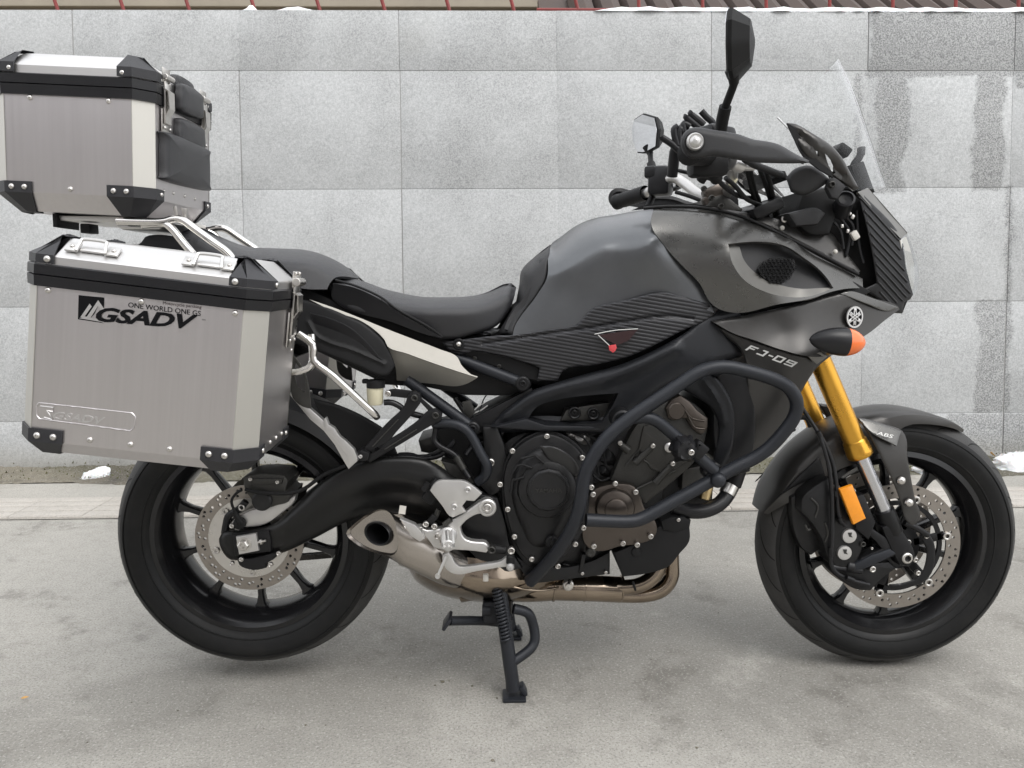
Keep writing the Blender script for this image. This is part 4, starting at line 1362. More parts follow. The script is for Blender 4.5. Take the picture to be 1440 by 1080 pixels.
obj('header_pipe', tube([(868, 836, -0.060), (905, 836, -0.06), (930, 829, -0.06), (943, 812, -0.055), (944, 790, -0.05), (942, 740, -0.04)], 0.0185, 18), 'titan', ex, 60)
obj('header_pipe', tube([(868, 832, -0.02), (910, 832, -0.01), (936, 822, 0.0), (944, 800, 0.01), (944, 740, 0.02)], 0.0175, 18), 'titan', ex, 60)
obj('pipe_spring', tube([(890, 818, -0.108), (893, 828, -0.107), (895, 834, -0.09)], 0.003, 8), 'black_metal', ex, 50)
# muffler with its slanted three cornered outlet
r0 = [(487, 750), (496, 739), (511, 727), (530, 717), (543, 717.5), (553, 728), (558, 747), (560, 768), (554, 780), (539, 780), (518, 774), (497, 762)]
r0 = smooth_poly(r0, 90, 5.0)
C0 = np.array([530.0, 751.0])
rel = r0 - C0
R0 = [P(a, b, -0.160 - 0.085 * (a - 487) / 70.0) for a, b in r0]
ang = np.arctan2(-rel[:, 1], rel[:, 0])
len0 = np.hypot(rel[:, 0], rel[:, 1])
def mring(px, py, y, r, mixw, ez=1.0):
    c = P(px, py, y)
    e1, e2 = Vector((0.55, -0.80, -0.22)).normalized(), Vector((0.25, 0.05, 0.95)).normalized()
    out = []
    for a, l in zip(ang, len0):
        k = (1 - mixw) + mixw * (l / len0.mean()) ** 0.6
        out.append(c + e1 * (math.cos(a) * r * k) + e2 * (math.sin(a) * r * k * ez))
    return out
ctr0 = sum(R0, Vector()) / len(R0)
inn0 = [ctr0 + (p - ctr0) * 0.93 + Vector((0.003, 0.004, 0)) for p in R0]
muf = obj('muffler', loft([inn0, R0, mring(560, 756, -0.190, 0.0505, 0.5), mring(590, 770, -0.165, 0.053, 0.2), mring(620, 785, -0.14, 0.053, 0.0), mring(670, 803, -0.09, 0.050, 0.0)], cap=False), 'muffler', ex, 35)
hole_c = P(532.5, 750, -0.206)
fn = (P(557, 747, -0.245) - P(487, 750, -0.160)).normalized()
hx, hz = fn, Vector((0, 0, 1))
hn = hx.cross(hz).normalized()
if hn.y > 0:
    hn = -hn
hring = [hole_c + hx * (math.cos(a) * 0.037) + hz * (math.sin(a) * 0.0262) + hx * (math.sin(a) * -0.010) for a in ang]
obj('outlet_face', loft([[p + Vector((0, 0.0008, 0)) for p in inn0], hring, [p - hn * 0.012 for p in hring]], cap=False), 'muffler', ex, 35)
def ering(k, d):
    return [hole_c + hn * d + hx * (math.cos(2 * math.pi * i / 32) * 0.037 * k) + hz * (math.sin(2 * math.pi * i / 32) * 0.0262 * k) - hx * (math.sin(2 * math.pi * i / 32) * 0.010 * k) for i in range(32)]
obj('outlet_pipe', loft([ering(1.02, -0.02), ering(1.02, 0.003), ering(0.97, 0.006), ering(0.86, 0.004), ering(0.84, -0.06), ering(0.02, -0.062)], cap=False), 'black_metal', ex, 35)
obj('muffler_strap', prism([(553, 729), (559, 728), (583, 738), (592, 747), (597, 758), (590, 762), (574, 752), (562, 745), (554, 736)], -0.222, -0.205, 0.002), 'cast_alu', ex, 30)
bolt(567.5, 742.5, -0.224, 0.005, ex)
bolt(582, 797, -0.17, 0.004, ex)

# ------------------------------------------------------------------ foot rests, brake pedal, centre stand
rs = obj('footrest_bracket', prism([(585, 738), (592, 741), (601, 745.5), (611, 744), (621, 743), (636, 731), (650, 723), (664, 713), (674, 706), (682, 702), (692, 704), (697.5, 712), (695, 721), (686, 726), (676, 723), (666, 726), (655, 733), (648, 741), (650, 752), (656, 759), (668, 762), (684, 764), (689, 771), (684, 778), (660, 775), (640, 774), (622, 774), (610, 771), (592, 764), (587, 757)], -0.200, -0.180, 0.0045, True, 3), 'cast_alu', bike, 35)
hg = obj('heel_guard', prism([(604.5, 690), (609, 682), (617, 676), (635, 675.5), (653, 676.5), (666, 684), (678, 694), (667, 705), (656, 704), (650, 712), (655, 720), (637, 728), (632, 726), (622, 712)], -0.210, -0.200, 0.002, True, corner=40), 'cast_alu', rs, 30)
bolt(658, 688.5, -0.212, 0.0068, rs, 'cast_alu')
bolt(639, 712.5, -0.212, 0.0068, rs, 'cast_alu')
obj('pivot_boss', lathe(P(685.5, 713.5, -0.200), [(0.0185, 0.01), (0.0185, -0.004), (0.016, -0.006), (0.0125, -0.006), (0.012, -0.002), (0.0005, -0.002)], 32), 'cast_alu', rs, 35)
bolt(685.5, 713.5, -0.204, 0.0095, rs)
bolt(615, 753.5, -0.203, 0.0075, rs)
bolt(592, 743, -0.203, 0.004, rs)
# toe end with rubber, pedal
obj('toe_rubber', join(rod(P(689, 771, -0.19), P(712, 774, -0.19), (0.0105, 0.0085), 16, 0.002)), 'plastic', rs, 40)
bolt(691.5, 773, -0.206, 0.0085, rs, 'engine_grey')
bolt(719, 774, -0.200, 0.0078, rs)
pd = obj('brake_pedal', prism([(622, 781), (630, 777), (636, 783), (640, 792), (646, 797), (660, 796.5), (685, 793), (705, 789), (712, 784), (719, 784), (721, 790), (716, 796), (700, 799), (670, 804), (645, 808.5), (634, 806), (626, 799), (622, 790)], -0.212, -0.200, 0.003, True), 'cast_alu', bike, 35)
obj('pedal_tip', join(rod(P(718, 781, -0.22), P(717.5, 793, -0.22), 0.0088, 16, 0.002)), 'plastic', pd, 40)
obj('tip_cap', lathe(P(717.5, 797, -0.225), [(0.0085, 0.012), (0.0085, -0.004), (0.006, -0.007), (0.0005, -0.008)], 20), 'cast_alu', pd, 40)
# toothed foot peg pointing at the viewer
pgc = [P(629, 757, -0.215), P(631, 777, -0.32)]
def peg():
    gs = [rod(P(629.5, 752, -0.21), P(630.5, 768, -0.305), (0.0125, 0.0115), 14, 0.002)]
    for k in range(6):
        t = k / 5
        a = P(629.5, 752, -0.21).lerp(P(630.5, 768, -0.305), 0.15 + 0.8 * t)
        for dx in (-0.009, 0.0, 0.009):
            gs.append(lathe(a + Vector((dx, 0, 0.006)), [(0.0045, 0), (0.0012, 0.009)], 4, (0, 0, 1), cap=True))
            gs.append(lathe(a + Vector((dx, -0.002, 0.0)), [(0.005, 0), (0.003, -0.012)], 4, (0, 1, 0), cap=True))
    return join(*gs)
pg = obj('foot_peg', peg(), 'cast_alu', bike, 30)
obj('peg_mount', join(lathe(P(630, 752, -0.20), [(0.020, 0.0), (0.020, -0.012), (0.015, -0.018), (0.0005, -0.018)], 18)), 'cast_alu', pg, 35)
obj('peg_feeler', join(rod(P(628, 782, -0.30), P(615.5, 810, -0.305), (0.0035, 0.0028), 10), lathe(P(615.5, 810, -0.305), [(0.0048, -0.004), (0.0055, 0), (0.0048, 0.004)], 10, cap=True)), 'cast_alu', pg, 40)
obj('peg_spring', join(*[lathe(P(622 + k * 1.6, 762 + k * 2.2, -0.214), [(0.0065, -0.0012), (0.0078, 0), (0.0065, 0.0012)], 12, (0.6, 0, -0.8)) for k in range(6)]), 'steel', pg, 40)
# centre stand
def foot_point(px, py):
    d = CAM_R @ Vector(((px - 720) / F_PX, (540 - py) / F_PX, -1.0))
    return CAM_P + d * (-CAM_P.z / d.z)
ft = foot_point(722, 981)
cs = obj('centre_stand', rod(P(712, 868, -0.13), Vector((P(712, 868, -0.13).x, 0.13, P(712, 868, -0.13).z)), 0.014, 14), 'bar_metal', bike, 50)
obj('stand_leg', sweep(cr([P(700, 800, -0.125), P(706, 850, -0.135), P(714, 910, -0.15), ft + Vector((0, 0, 0.02))], 4), [0.0155] * 12 + [0.017], 14), 'bar_metal', cs, 50, mirror=True)
obj('stand_foot', join(xf(box(0.052, 0.05, 0.008, 0.003), Matrix.Translation(ft + Vector((0.002, 0, 0.0045)))), xf(box(0.012, 0.03, 0.024, 0.003), Matrix.Translation(ft + Vector((0.022, 0.004, 0.018))) @ Matrix.Rotation(rad(-25), 4, 'Y'))), 'bar_metal', cs, 30, mirror=True)
obj('stand_brace', tube([(722, 856, -0.13), (742, 862, -0.125), (750, 880, -0.12), (752, 900, -0.125), (744, 914, -0.135), (722, 930, -0.15)], 0.0115, 12, 5), 'bar_metal', cs, 50)
obj('stand_step', join(tube([(718, 878, -0.05), (680, 873, -0.10), (632, 873, -0.16)], 0.0105, 12, 3), xf(box(0.008, 0.05, 0.03, 0.003), Matrix.Translation(P(629, 873, -0.16)) @ Matrix.Rotation(rad(35), 4, 'Y'))), 'bar_metal', cs, 40)
obj('stand_pivot', join(xf(box(0.045, 0.03, 0.05, 0.005), Matrix.Translation(P(693, 858, -0.10))), rod(P(678, 858, -0.11), P(690, 858, -0.11), 0.013, 12)), 'bar_metal', cs, 35)
def spring():
    a, b = P(697, 820, -0.145), P(712, 902, -0.160)
    ax = (b - a).normalized()
    sx = ax.cross(Vector((0, 1, 0))).normalized()
    sy = ax.cross(sx)
    pts = []
    turns, n = 17, 17 * 14
    for i in range(n + 1):
        t = i / n
        an = 2 * math.pi * turns * t
        pts.append(a.lerp(b, t) + (sx * math.cos(an) + sy * math.sin(an)) * 0.0105)
    return sweep(pts, 0.0026, 6)
obj('stand_spring', join(spring(), rod(P(697, 820, -0.145), P(712, 902, -0.160), 0.007, 10)), 'bar_metal', cs, 60)
obj('spring_hook', join(rod(P(695, 800, -0.145), P(697, 822, -0.145), 0.006, 8), rod(P(712, 900, -0.16), P(713, 914, -0.155), 0.005, 8)), 'bar_metal', cs, 40)
obj('stand_switch', xf(box(0.012, 0.01, 0.016, 0.002), Matrix.Translation(P(683, 812, -0.172))), 'cream', cs, 30)

# ------------------------------------------------------------------ crash bars
bar_pts = [(745, 818, -0.150), (781, 781, -0.205), (808, 738, -0.245), (817, 706, -0.255), (821.5, 664, -0.262), (846, 622, -0.265), (877, 593, -0.262), (955, 541, -0.255), (984, 521, -0.252), (1018, 514, -0.25), (1060, 524, -0.248), (1092, 534, -0.246), (1112, 546, -0.244), (1122, 566, -0.240), (1117, 590, -0.235), (1085, 628, -0.225), (1062, 644, -0.222), (1038, 655, -0.222), (1005, 673, -0.225), (940, 709, -0.235), (905, 729, -0.24), (886, 734, -0.244), (824, 731, -0.252)]
def bent(pp, r, cut=0.028, seg=16):
    """tube of straight lengths joined by bends"""
    w = [P(*p) for p in pp]
    out = [w[0]]
    for i in range(1, len(w) - 1):
        a, b, c = w[i - 1], w[i], w[i + 1]
        la, lc = min(cut, (a - b).length * 0.45), min(cut, (c - b).length * 0.45)
        s, e = b + (a - b).normalized() * la, b + (c - b).normalized() * lc
        for k in range(6):
            t = k / 5
            out.append(s * (1 - t) ** 2 + b * 2 * t * (1 - t) + e * t * t)
    out.append(w[-1])
    return sweep(out, r, seg)
cb = obj('crash_bar', bent(bar_pts, 0.0138, 0.05), 'bar_metal', bike, 60, mirror=True)
obj('crash_bar_brace', join(bent([(885, 588, -0.255), (918, 586, -0.252), (955, 618, -0.24), (1005, 662, -0.23)], 0.0125, 0.03)), 'bar_metal', cb, 60)
obj('brace_knob', join(lathe(P(1009, 674.5, -0.235), [(0.016, 0.03), (0.016, -0.006), (0.0135, -0.013), (0.008, -0.0165), (0.0005, -0.0175)], 24)), 'bar_metal', cb, 45)
obj('bar_flange', lathe(P(876, 592, -0.235), [(0.022, 0.05), (0.022, 0), (0.018, -0.002)], 20), 'black_metal', cb, 40)
obj('bar_flange', lathe(P(1003, 664, -0.20), [(0.021, 0.03), (0.021, 0), (0.017, -0.002)], 20), 'black_metal', cb, 40)
obj('bar_strut', join(tube([(748, 815, -0.15), (742, 806, -0.12), (740, 800, -0.10)], 0.013, 12), tube([(1018, 514, -0.25), (1010, 520, -0.20), (1000, 524, -0.16)], 0.012, 12)), 'bar_metal', cb, 50)
# crash slider: lobed knob on the brace
def slider_knob():
    gs = []
    c = P(963, 632, -0.262)
    gs.append(lathe(c, [(0.025, 0.03), (0.0265, 0.012), (0.0245, -0.004), (0.019, -0.012), (0.012, -0.014), (0.0005, -0.012)], 10))
    for k in range(6):
        a = 2 * math.pi * k / 6
        gs.append(rod(c + Vector((0.014 * math.cos(a), -0.014, 0.014 * math.sin(a))), c + Vector((0.026 * math.cos(a), 0.012, 0.026 * math.sin(a))), (0.0045, 0.006), 8))
    return join(*gs)
kn = obj('crash_slider', slider_knob(), 'plastic_smooth', bike, 40)
obj('slider_clamp', join(xf(box(0.030, 0.03, 0.034, 0.004), Matrix.Translation(P(981, 632, -0.25)) @ Matrix.Rotation(rad(40), 4, 'Y'))), 'black_metal', kn, 35)
bolt(972, 636, -0.285, 0.0062, kn)
bolt(983, 626, -0.268, 0.0045, kn, 'black_metal')

# ------------------------------------------------------------------ front fork, mudguard, brakes
FY = -0.103
def fork_pt(py, y=FY):
    return (1210 + (py - 640) * 35 / 82.0, py, y)
fk = None
for s in (1, -1):
    def FP(py):
        v = P(*fork_pt(py))
        return Vector((v.x, v.y * s, v.z))
    g = obj('fork_tube', rod(FP(400), FP(622), 0.0235, 28), 'gold', bike, 50)
    fk = fk or g
    a, b = FP(618), FP(641)
    L_ = (b - a).length
    obj('fork_collar', lathe(a, [(0.0235, 0), (0.0262, L_ * 0.10), (0.0262, L_ * 0.28), (0.0275, L_ * 0.34), (0.0275, L_ * 0.60), (0.0285, L_ * 0.66), (0.0285, L_ * 0.93), (0.0262, L_), (0.018, L_)], 32, b - a), 'gold', g, 40)
    obj('fork_slider', rod(FP(638), FP(724), 0.0162, 24), 'fork_chrome', g, 50)
    c, d = FP(716), FP(748)
    obj('fork_lower', join(lathe(c, [(0.016, 0), (0.022, 0.001), (0.0225, 0.02), (0.0215, (d - c).length), (0.012, (d - c).length + 0.01)], 28, d - c)), 'black_metal', g, 45)
    obj('axle_lug', join(*[xf(q, Matrix.Scale(s, 4, (0, 1, 0))) for q in (prism([(1240, 742), (1262, 732), (1272, 750), (1286, 772), (1288, 786), (1280, 798), (1266, 796), (1256, 778)], -0.122, -0.085, 0.007, True),)]), 'black_metal', g, 40)
    obj('axle_end', xf(join(lathe(P(1275, 784.5, -0.122), [(0.0125, 0.004), (0.0125, -0.004), (0.0105, -0.006), (0.0072, -0.006), (0.0068, 0.004), (0.0005, 0.004)], 24)), Matrix.Scale(s, 4, (0, 1, 0))), 'steel', g, 40)
obj('axle', rod(P(1275, 784.5, -0.115), Vector((P(1275, 784.5, -0.115).x, 0.115, P(1275, 784.5, -0.115).z)), 0.010, 14), 'steel', fk, 40)
obj('triple_clamp', xf(box(0.07, 0.27, 0.03, 0.01), Matrix.Translation(P(*fork_pt(430, 0)) + Vector((-0.03, 0, 0))) @ Matrix.Rotation(rad(-24), 4, 'Y')), 'black_metal', bike, 40)
obj('triple_clamp', xf(box(0.07, 0.27, 0.028, 0.01), Matrix.Translation(P(*fork_pt(300, 0)) + Vector((-0.02, 0, 0))) @ Matrix.Rotation(rad(-24), 4, 'Y')), 'black_metal', bike, 40)
# mudguard wrapped round the tyre
def fender():
    rings = []
    n = 34
    for k in range(n + 1):
        t = k / n
        a = rad(59 + (166 - 59) * t)
        r = 0.3145 + 0.006 * math.sin(math.pi * t) + (0.006 if t > 0.9 else 0) * (t - 0.9) * 10
        hw = 0.030 + 0.043 * min(1.0, math.sin(math.pi * min(max(t, 0.0), 1.0)) * 2.6) if t < 0.5 else 0.030 + 0.043 * min(1.0, (1.0 - t) * 9 + 0.25)
        if t < 0.28:
            dr = 0.010 + 0.02 * t / 0.28
        elif t < 0.5:
            dr = 0.03 + 0.07 * (t - 0.28) / 0.22
        elif t < 0.78:
            dr = 0.10 - 0.035 * (t - 0.5) / 0.28
        else:
            dr = 0.065 - 0.05 * (t - 0.78) / 0.22
        ring = []
        for y, f in ((-1.0, 1.0), (-1.0, 0.55), (-0.96, 0.24), (-0.80, 0.09), (-0.5, 0.03), (-0.18, 0.0), (0.18, 0.0), (0.5, 0.03), (0.80, 0.09), (0.96, 0.24), (1.0, 0.55), (1.0, 1.0)):
            ring.append((FC.x + (r - dr * f) * math.cos(a), y * hw, FC.z + (r - dr * f) * math.sin(a)))
        rings.append(ring)
    return loft(rings, cap=False, closed=False)
fd = obj('front_mudguard', fender(), 'fairing_dark', bike, 42, 0.003)
leg_out = [(1205, 587), (1219, 589), (1245, 597), (1269, 606), (1275, 618), (1276, 640), (1281, 672), (1287, 702), (1294, 722), (1292, 732), (1283, 740), (1273, 731), (1266, 706), (1258, 684), (1240, 646), (1222, 612)]
leg_y = [(1210, 590, -0.108), (1270, 608, -0.112), (1260, 660, -0.126), (1285, 720, -0.120), (1235, 620, -0.118), (1275, 640, -0.122)]
skin('mudguard_leg', fd, 'fairing_dark', leg_out, leg_y, 0.006, True, roll=[(None, 4, 0.004)])
skin('mudguard_shoulder', fd, 'fairing', [(1208, 588.5), (1219, 590), (1245, 598), (1267, 606.5), (1261, 627), (1248, 621), (1232, 613), (1220, 604)],
     [(1210, 590, -0.110), (1268, 608, -0.116), (1232, 612, -0.131), (1260, 625, -0.134)], 0.006, True, roll=[(None, 3, 0.002)])
for px, py in ((1267.5, 676), (1278.5, 707)):
    inst('bolt', 'fenderbolt', dome_rivet(0.0095), 'steel', Matrix.Translation(P(px, py, -0.1295)), fd)
t_ = fit_text('ABS', 0.037, 0.0085, shear=0.25, bold=0.012)
u = (P(1260, 615.5, -0.1335) - P(1232.5, 609, -0.131)).normalized()
m_ = Matrix.Translation(P(1232.5, 611, -0.1345)) @ Matrix.Rotation(-math.atan2(u.z, u.x), 4, 'Y') @ Matrix.Rotation(rad(-6), 4, 'Z') @ Matrix.Rotation(rad(-28), 4, 'X')
obj('abs_lettering', xf(t_, m_), 'white_print', fd, 0)
# rear skirt facet and inner stay
skin('mudguard_facet', fd, 'plastic', [(1092, 701), (1120, 672), (1152, 642), (1158, 660), (1160, 668), (1130, 678), (1108, 690)], [(1125, 675, -0.079)], 0.003, True, roll=[(None, 4, 0.004)])
# brake calipers with bracket and silver plugs
ca = obj('front_caliper', prism([(1128, 700), (1145, 684), (1165, 672), (1180, 690), (1196, 726), (1210, 742), (1216, 760), (1208, 788), (1200, 800), (1180, 802), (1166, 790), (1156, 760), (1140, 735), (1126, 720)], -0.118, -0.045, 0.010, True), 'engine', bike, 40, mirror=True)
obj('caliper_housing', prism([(1112, 700), (1130, 690), (1150, 700), (1160, 740), (1158, 770), (1142, 782), (1128, 772), (1116, 745)], -0.085, -0.03, 0.008, True), 'engine', ca, 40)
for px, py in ((1193.3, 753), (1186.4, 776.7)):
    obj('caliper_plug', lathe(P(px, py, -0.118), [(0.0165, 0.004), (0.0165, -0.004), (0.0155, -0.006), (0.012, -0.0066), (0.0005, -0.0066)], 32), 'cast_alu', ca, 35)
    obj('plug_mark', prism([(px - 1, py - 4), (px + 5, py - 4), (px + 4, py), (px + 6, py + 3), (px + 1, py + 2), (px, py - 1)], -0.1256, -0.1245, 0), 'engine_grey', ca, 0)
for pts in (((1140, 700), (1150, 712), (1146, 728)), ((1160, 735), (1164, 750), (1160, 762)), ((1132, 738), (1136, 745), (1140, 744))):
    obj('caliper_ridge', tube([(a, b, -0.119) for a, b in pts], 0.0025, 8), 'engine_grey', ca, 40)
obj('caliper_bracket', prism([(1216, 738), (1228, 744), (1243, 754), (1262, 764), (1266, 782), (1240, 786), (1206, 792), (1212, 784), (1240, 772), (1232, 762), (1214, 746)], -0.118, -0.09, 0.004), 'black_metal', ca, 35)
obj('bracket_gusset', prism([(1203, 793), (1225, 781), (1252, 772), (1262, 779), (1240, 790), (1218, 800), (1200, 803)], -0.122, -0.095, 0.004), 'bar_metal', ca, 35)
obj('caliper_arm', prism([(1172, 790), (1200, 795), (1228, 792), (1252, 790), (1262, 800), (1240, 816), (1225, 832), (1205, 830), (1185, 818), (1172, 806)], -0.104, -0.05, 0.008, True), 'engine', ca, 40)
obj('wheel_sensor', join(rod(P(1168, 797, -0.11), P(1212, 802, -0.11), 0.0085, 14, 0.002), rod(P(1190, 795, -0.112), P(1200, 797, -0.112), 0.012, 14, 0.002)), 'plastic_smooth', ca, 40)
bolt(1226.5, 800, -0.117, 0.0075, ca)
bolt(1213, 765, -0.119, 0.0065, ca, 'engine_grey')
bolt(1226, 771, -0.117, 0.003, ca)
skin('disc_shroud', ca, 'black_metal', [(1292, 752), (1304, 748), (1313, 762), (1315, 785), (1310, 806), (1296, 820), (1276, 826), (1252, 828), (1250, 822), (1275, 818), (1292, 810), (1300, 795), (1302, 772)], [(1300, 785, -0.092)], 0.004, roll=[(None, 3, 0.003)])
for px, py in ((1302.5, 753.5), (1290.5, 805.5), (1287, 787), (1277, 762)):
    bolt(px, py, -0.096, 0.0060, ca)
obj('stay_link', tube([(1272, 735, -0.11), (1288, 742, -0.11), (1304, 752, -0.10)], 0.0075, 10, 3), 'black_metal', ca, 50)
rf = obj('reflector', prism([(1181, 688.5), (1199, 682), (1218, 729), (1200.5, 738)], -0.138, -0.128, 0.0018), 'amber', bike, 30)
obj('reflector_mount', prism([(1195, 700), (1215, 695), (1232, 735), (1222, 760), (1205, 745)], -0.128, -0.10, 0.004), 'black_metal', rf, 35)
for pts in (((1127, 572, -0.10), (1140, 592, -0.11), (1151, 610, -0.12), (1160, 635, -0.125), (1166, 660, -0.128), (1170, 700, -0.13), (1170, 760, -0.13), (1168, 790, -0.125), (1176, 805, -0.12), (1195, 815, -0.118), (1222, 822, -0.112)),
            ((1150, 606, -0.12), (1162, 628, -0.122), (1172, 655, -0.124), (1177, 690, -0.126), (1178, 715, -0.126), (1182, 730, -0.126), (1188, 739, -0.124))):
    obj('brake_hose', tube(pts, 0.0045, 10, 4), 'plastic_smooth', bike, 60)
for px, py, dx, dy in ((1150, 607, 4, 7), (1175, 690, 0.5, 8), (1180, 728, 3, 7), (1168, 770, 0, 12), (1190, 812, 10, 4)):
    obj('hose_sleeve', rod(P(px, py, -0.127), P(px + dx, py + dy, -0.127), 0.006, 10), 'black_metal', ca, 40)
obj('hose_clip', tube([(1116, 606, -0.06), (1112, 596, -0.06), (1120, 588, -0.06), (1134, 588, -0.06), (1140, 600, -0.06)], 0.006, 10), 'plastic', bike, 50)

# ------------------------------------------------------------------ tank, side covers, fairings
tank_top = [(774, 345), (788.5, 333), (812.6, 316), (837, 306.5), (861, 302.5), (885, 298), (909, 294.5), (921, 293)]
tank = skin('fuel_tank', bike, 'tank', tank_top + [(915, 316), (933, 345), (960, 374), (984, 399), (998, 424), (1004, 440), (957, 422), (933, 415), (880, 424), (835, 436), (812, 458), (721, 472), (723.5, 460), (755, 415), (769, 391)],
     [(778, 348, -0.108), (812, 326, -0.112), (861, 312, -0.112), (915, 303, -0.112), (788, 368, -0.138), (848, 345, -0.151), (915, 332, -0.164), (795, 405, -0.146), (870, 378, -0.158), (945, 368, -0.170), (732, 455, -0.132), (790, 440, -0.152), (845, 422, -0.156), (925, 408, -0.166), (995, 425, -0.166)],
     0.006, 'join', smooth=60, step=5.0, ymax=0.0, roll=[(tank_top, 44, 0.130)])
obj('tank_spine', loft([[P(px, py + 1.5 + abs(k) * 0.6, 0.05 * k) if False else Vector((P(px, py, 0).x, 0.02 * k, P(px, py, -0.01).z - 0.004 - 0.004 * k * k)) for k in (-1, -0.5, 0, 0.5, 1)] for px, py in tank_top], cap=False, closed=False), 'tank', tank, 50, 0.004)
skin('tank_pad', tank, 'plastic_grey', [(773.5, 344), (752, 361), (733, 381), (730.5, 400), (726, 424), (713, 447), (699, 469), (721, 470.5), (723.5, 460), (755, 415), (768.5, 391), (771, 365)],
     [(773, 345, -0.085), (735, 385, -0.095), (765, 390, -0.118), (725, 430, -0.105), (722, 465, -0.135), (700, 468, -0.11)], 0.02, True, roll=[(None, 5, 0.008), ([(773.5, 344), (752, 361), (733, 381), (730.5, 400), (726, 424)], 16, 0.10)], ymax=0.0)
# carbon look side cover in two tiers
sc = skin('side_cover', bike, 'carbon_side', [(622, 481), (660, 476), (697, 472), (721, 471), (770, 464), (810, 457), (822, 445), (834, 434), (880, 422), (933, 411), (957, 416), (985, 424), (1012, 432), (1000, 446), (960, 465), (921, 485), (885, 501), (837, 513), (793, 521), (784, 535), (755, 536), (758.5, 517), (730, 507), (692, 497), (668, 494), (644, 498), (630, 492)],
     [(630, 487, -0.135), (700, 485, -0.150), (810, 460, -0.172), (840, 440, -0.180), (940, 415, -0.185), (1005, 436, -0.165), (900, 480, -0.182), (800, 500, -0.165), (770, 530, -0.150), (900, 450, -0.185)],
     0.006, True, roll=[(None, 4, 0.004)], step=4.0, bumps=[([(678, 483.5), (760, 471), (837, 459.5), (880, 452), (933, 444.5), (975, 448)], 4.5, -0.005)])
skin('cover_shadow_gap', sc, 'plastic', [(640, 497), (668, 495), (692, 498), (730, 508), (757, 518), (755, 535), (735, 530), (690, 512), (650, 502)], [(650, 500, -0.118), (755, 530, -0.135)], 0.004, True)
inst('bolt', 'sidebolt', dome_rivet(0.0062), 'steel', Matrix.Translation(P(645, 484, -0.146)), sc)
obj('bolt_grommet', lathe(P(645, 484, -0.140), [(0.0125, 0.006), (0.0125, -0.002), (0.010, -0.004), (0.006, -0.003)], 24), 'plastic', sc, 40)
for px, py in ((667.5, 504), (702, 515)):
    bolt(px, py, -0.128, 0.0045, sc, 'engine_grey')
# sticker: dark red flag with a shield, thin white lines
st = obj('sticker', prism([(842, 471), (897, 463), (885, 478), (868, 486)], -0.1925, -0.190, 0), 'dark_red', sc, 0)
obj('sticker_line', join(tube([(836, 470, -0.192), (865, 464.5, -0.193), (897, 462.5, -0.193)], 0.0010, 6), tube([(841, 471, -0.1925), (857, 486, -0.193)], 0.0010, 6, 1)), 'white_print', sc, 40)
obj('sticker_shield', prism([(856, 486), (866, 484.5), (867.5, 489), (865, 494), (862, 496), (857, 492.5)], -0.1955, -0.192, 0.0004, True), 'red_print', sc, 30)
# upper fairing with its air scoop
up_top = [(919, 292), (965, 292), (1000, 296), (1030, 302), (1055, 309), (1081, 318), (1105, 332), (1127, 347), (1150, 360), (1175, 373), (1213, 392)]
scoop = [(1024, 343), (1055, 340), (1085, 341), (1107, 347), (1130, 362), (1150, 377), (1163, 391), (1172, 405), (1142, 416), (1112, 418), (1078, 411), (1048, 395), (1030, 370)]
uf = skin('upper_fairing', bike, 'fairing', up_top + [(1213.5, 405), (1190, 406), (1170, 410), (1140, 420), (1094, 428), (1039, 440), (1010, 434), (998, 424), (984, 399), (960, 374), (934, 345), (916, 316)],
     [(919, 292, -0.115), (965, 292, -0.110), (1030, 302, -0.118), (1081, 318, -0.128), (1127, 347, -0.138), (1213, 398, -0.125), (916, 316, -0.148), (950, 362, -0.178), (990, 410, -0.180), (1024, 343, -0.188), (1030, 370, -0.203), (1048, 395, -0.210), (1078, 411, -0.212), (1112, 418, -0.205), (1142, 416, -0.192), (1171, 406, -0.168), (1110, 340, -0.156), (1040, 435, -0.190), (1180, 388, -0.142)],
     0.005, True, smooth=60, step=4.0, roll=[(up_top[:7], 10, 0.03)], holes=[scoop],)
skin('scoop_lip', uf, 'lit_fairing', [(1021, 340), (1040, 347), (1046, 365), (1058, 380), (1078, 393), (1102, 402), (1127, 406), (1155, 405), (1172, 404.5), (1143, 419.5), (1112, 422), (1077, 415), (1045, 398), (1026, 371)],
     [(1021, 340, -0.176), (1040, 347, -0.166), (1026, 371, -0.194), (1046, 365, -0.166), (1045, 398, -0.201), (1058, 380, -0.166), (1077, 415, -0.203), (1079, 393, -0.168), (1112, 422, -0.196), (1102, 402, -0.168), (1143, 419, -0.183), (1128, 406, -0.174), (1171, 405, -0.160), (1155, 405, -0.158)], 0.004, True, step=3.5)
skin('scoop_duct', uf, 'plastic_grey', [(1024, 342), (1060, 332), (1112, 338), (1155, 370), (1185, 402), (1150, 416), (1095, 414), (1050, 394), (1030, 368)],
     [(1034, 352, -0.165), (1085, 345, -0.140), (1100, 400, -0.166), (1170, 400, -0.150), (1120, 385, -0.135), (1060, 385, -0.166)], 0.003, True, roll=[])
gr = skin('scoop_grille', uf, 'plastic', [(1066, 377), (1074, 367), (1095, 362), (1117, 365), (1118, 376), (1110, 390), (1097, 400), (1082, 396), (1070, 386)], [(1070, 378, -0.168), (1116, 370, -0.148), (1095, 398, -0.168)], 0.002, roll=[])
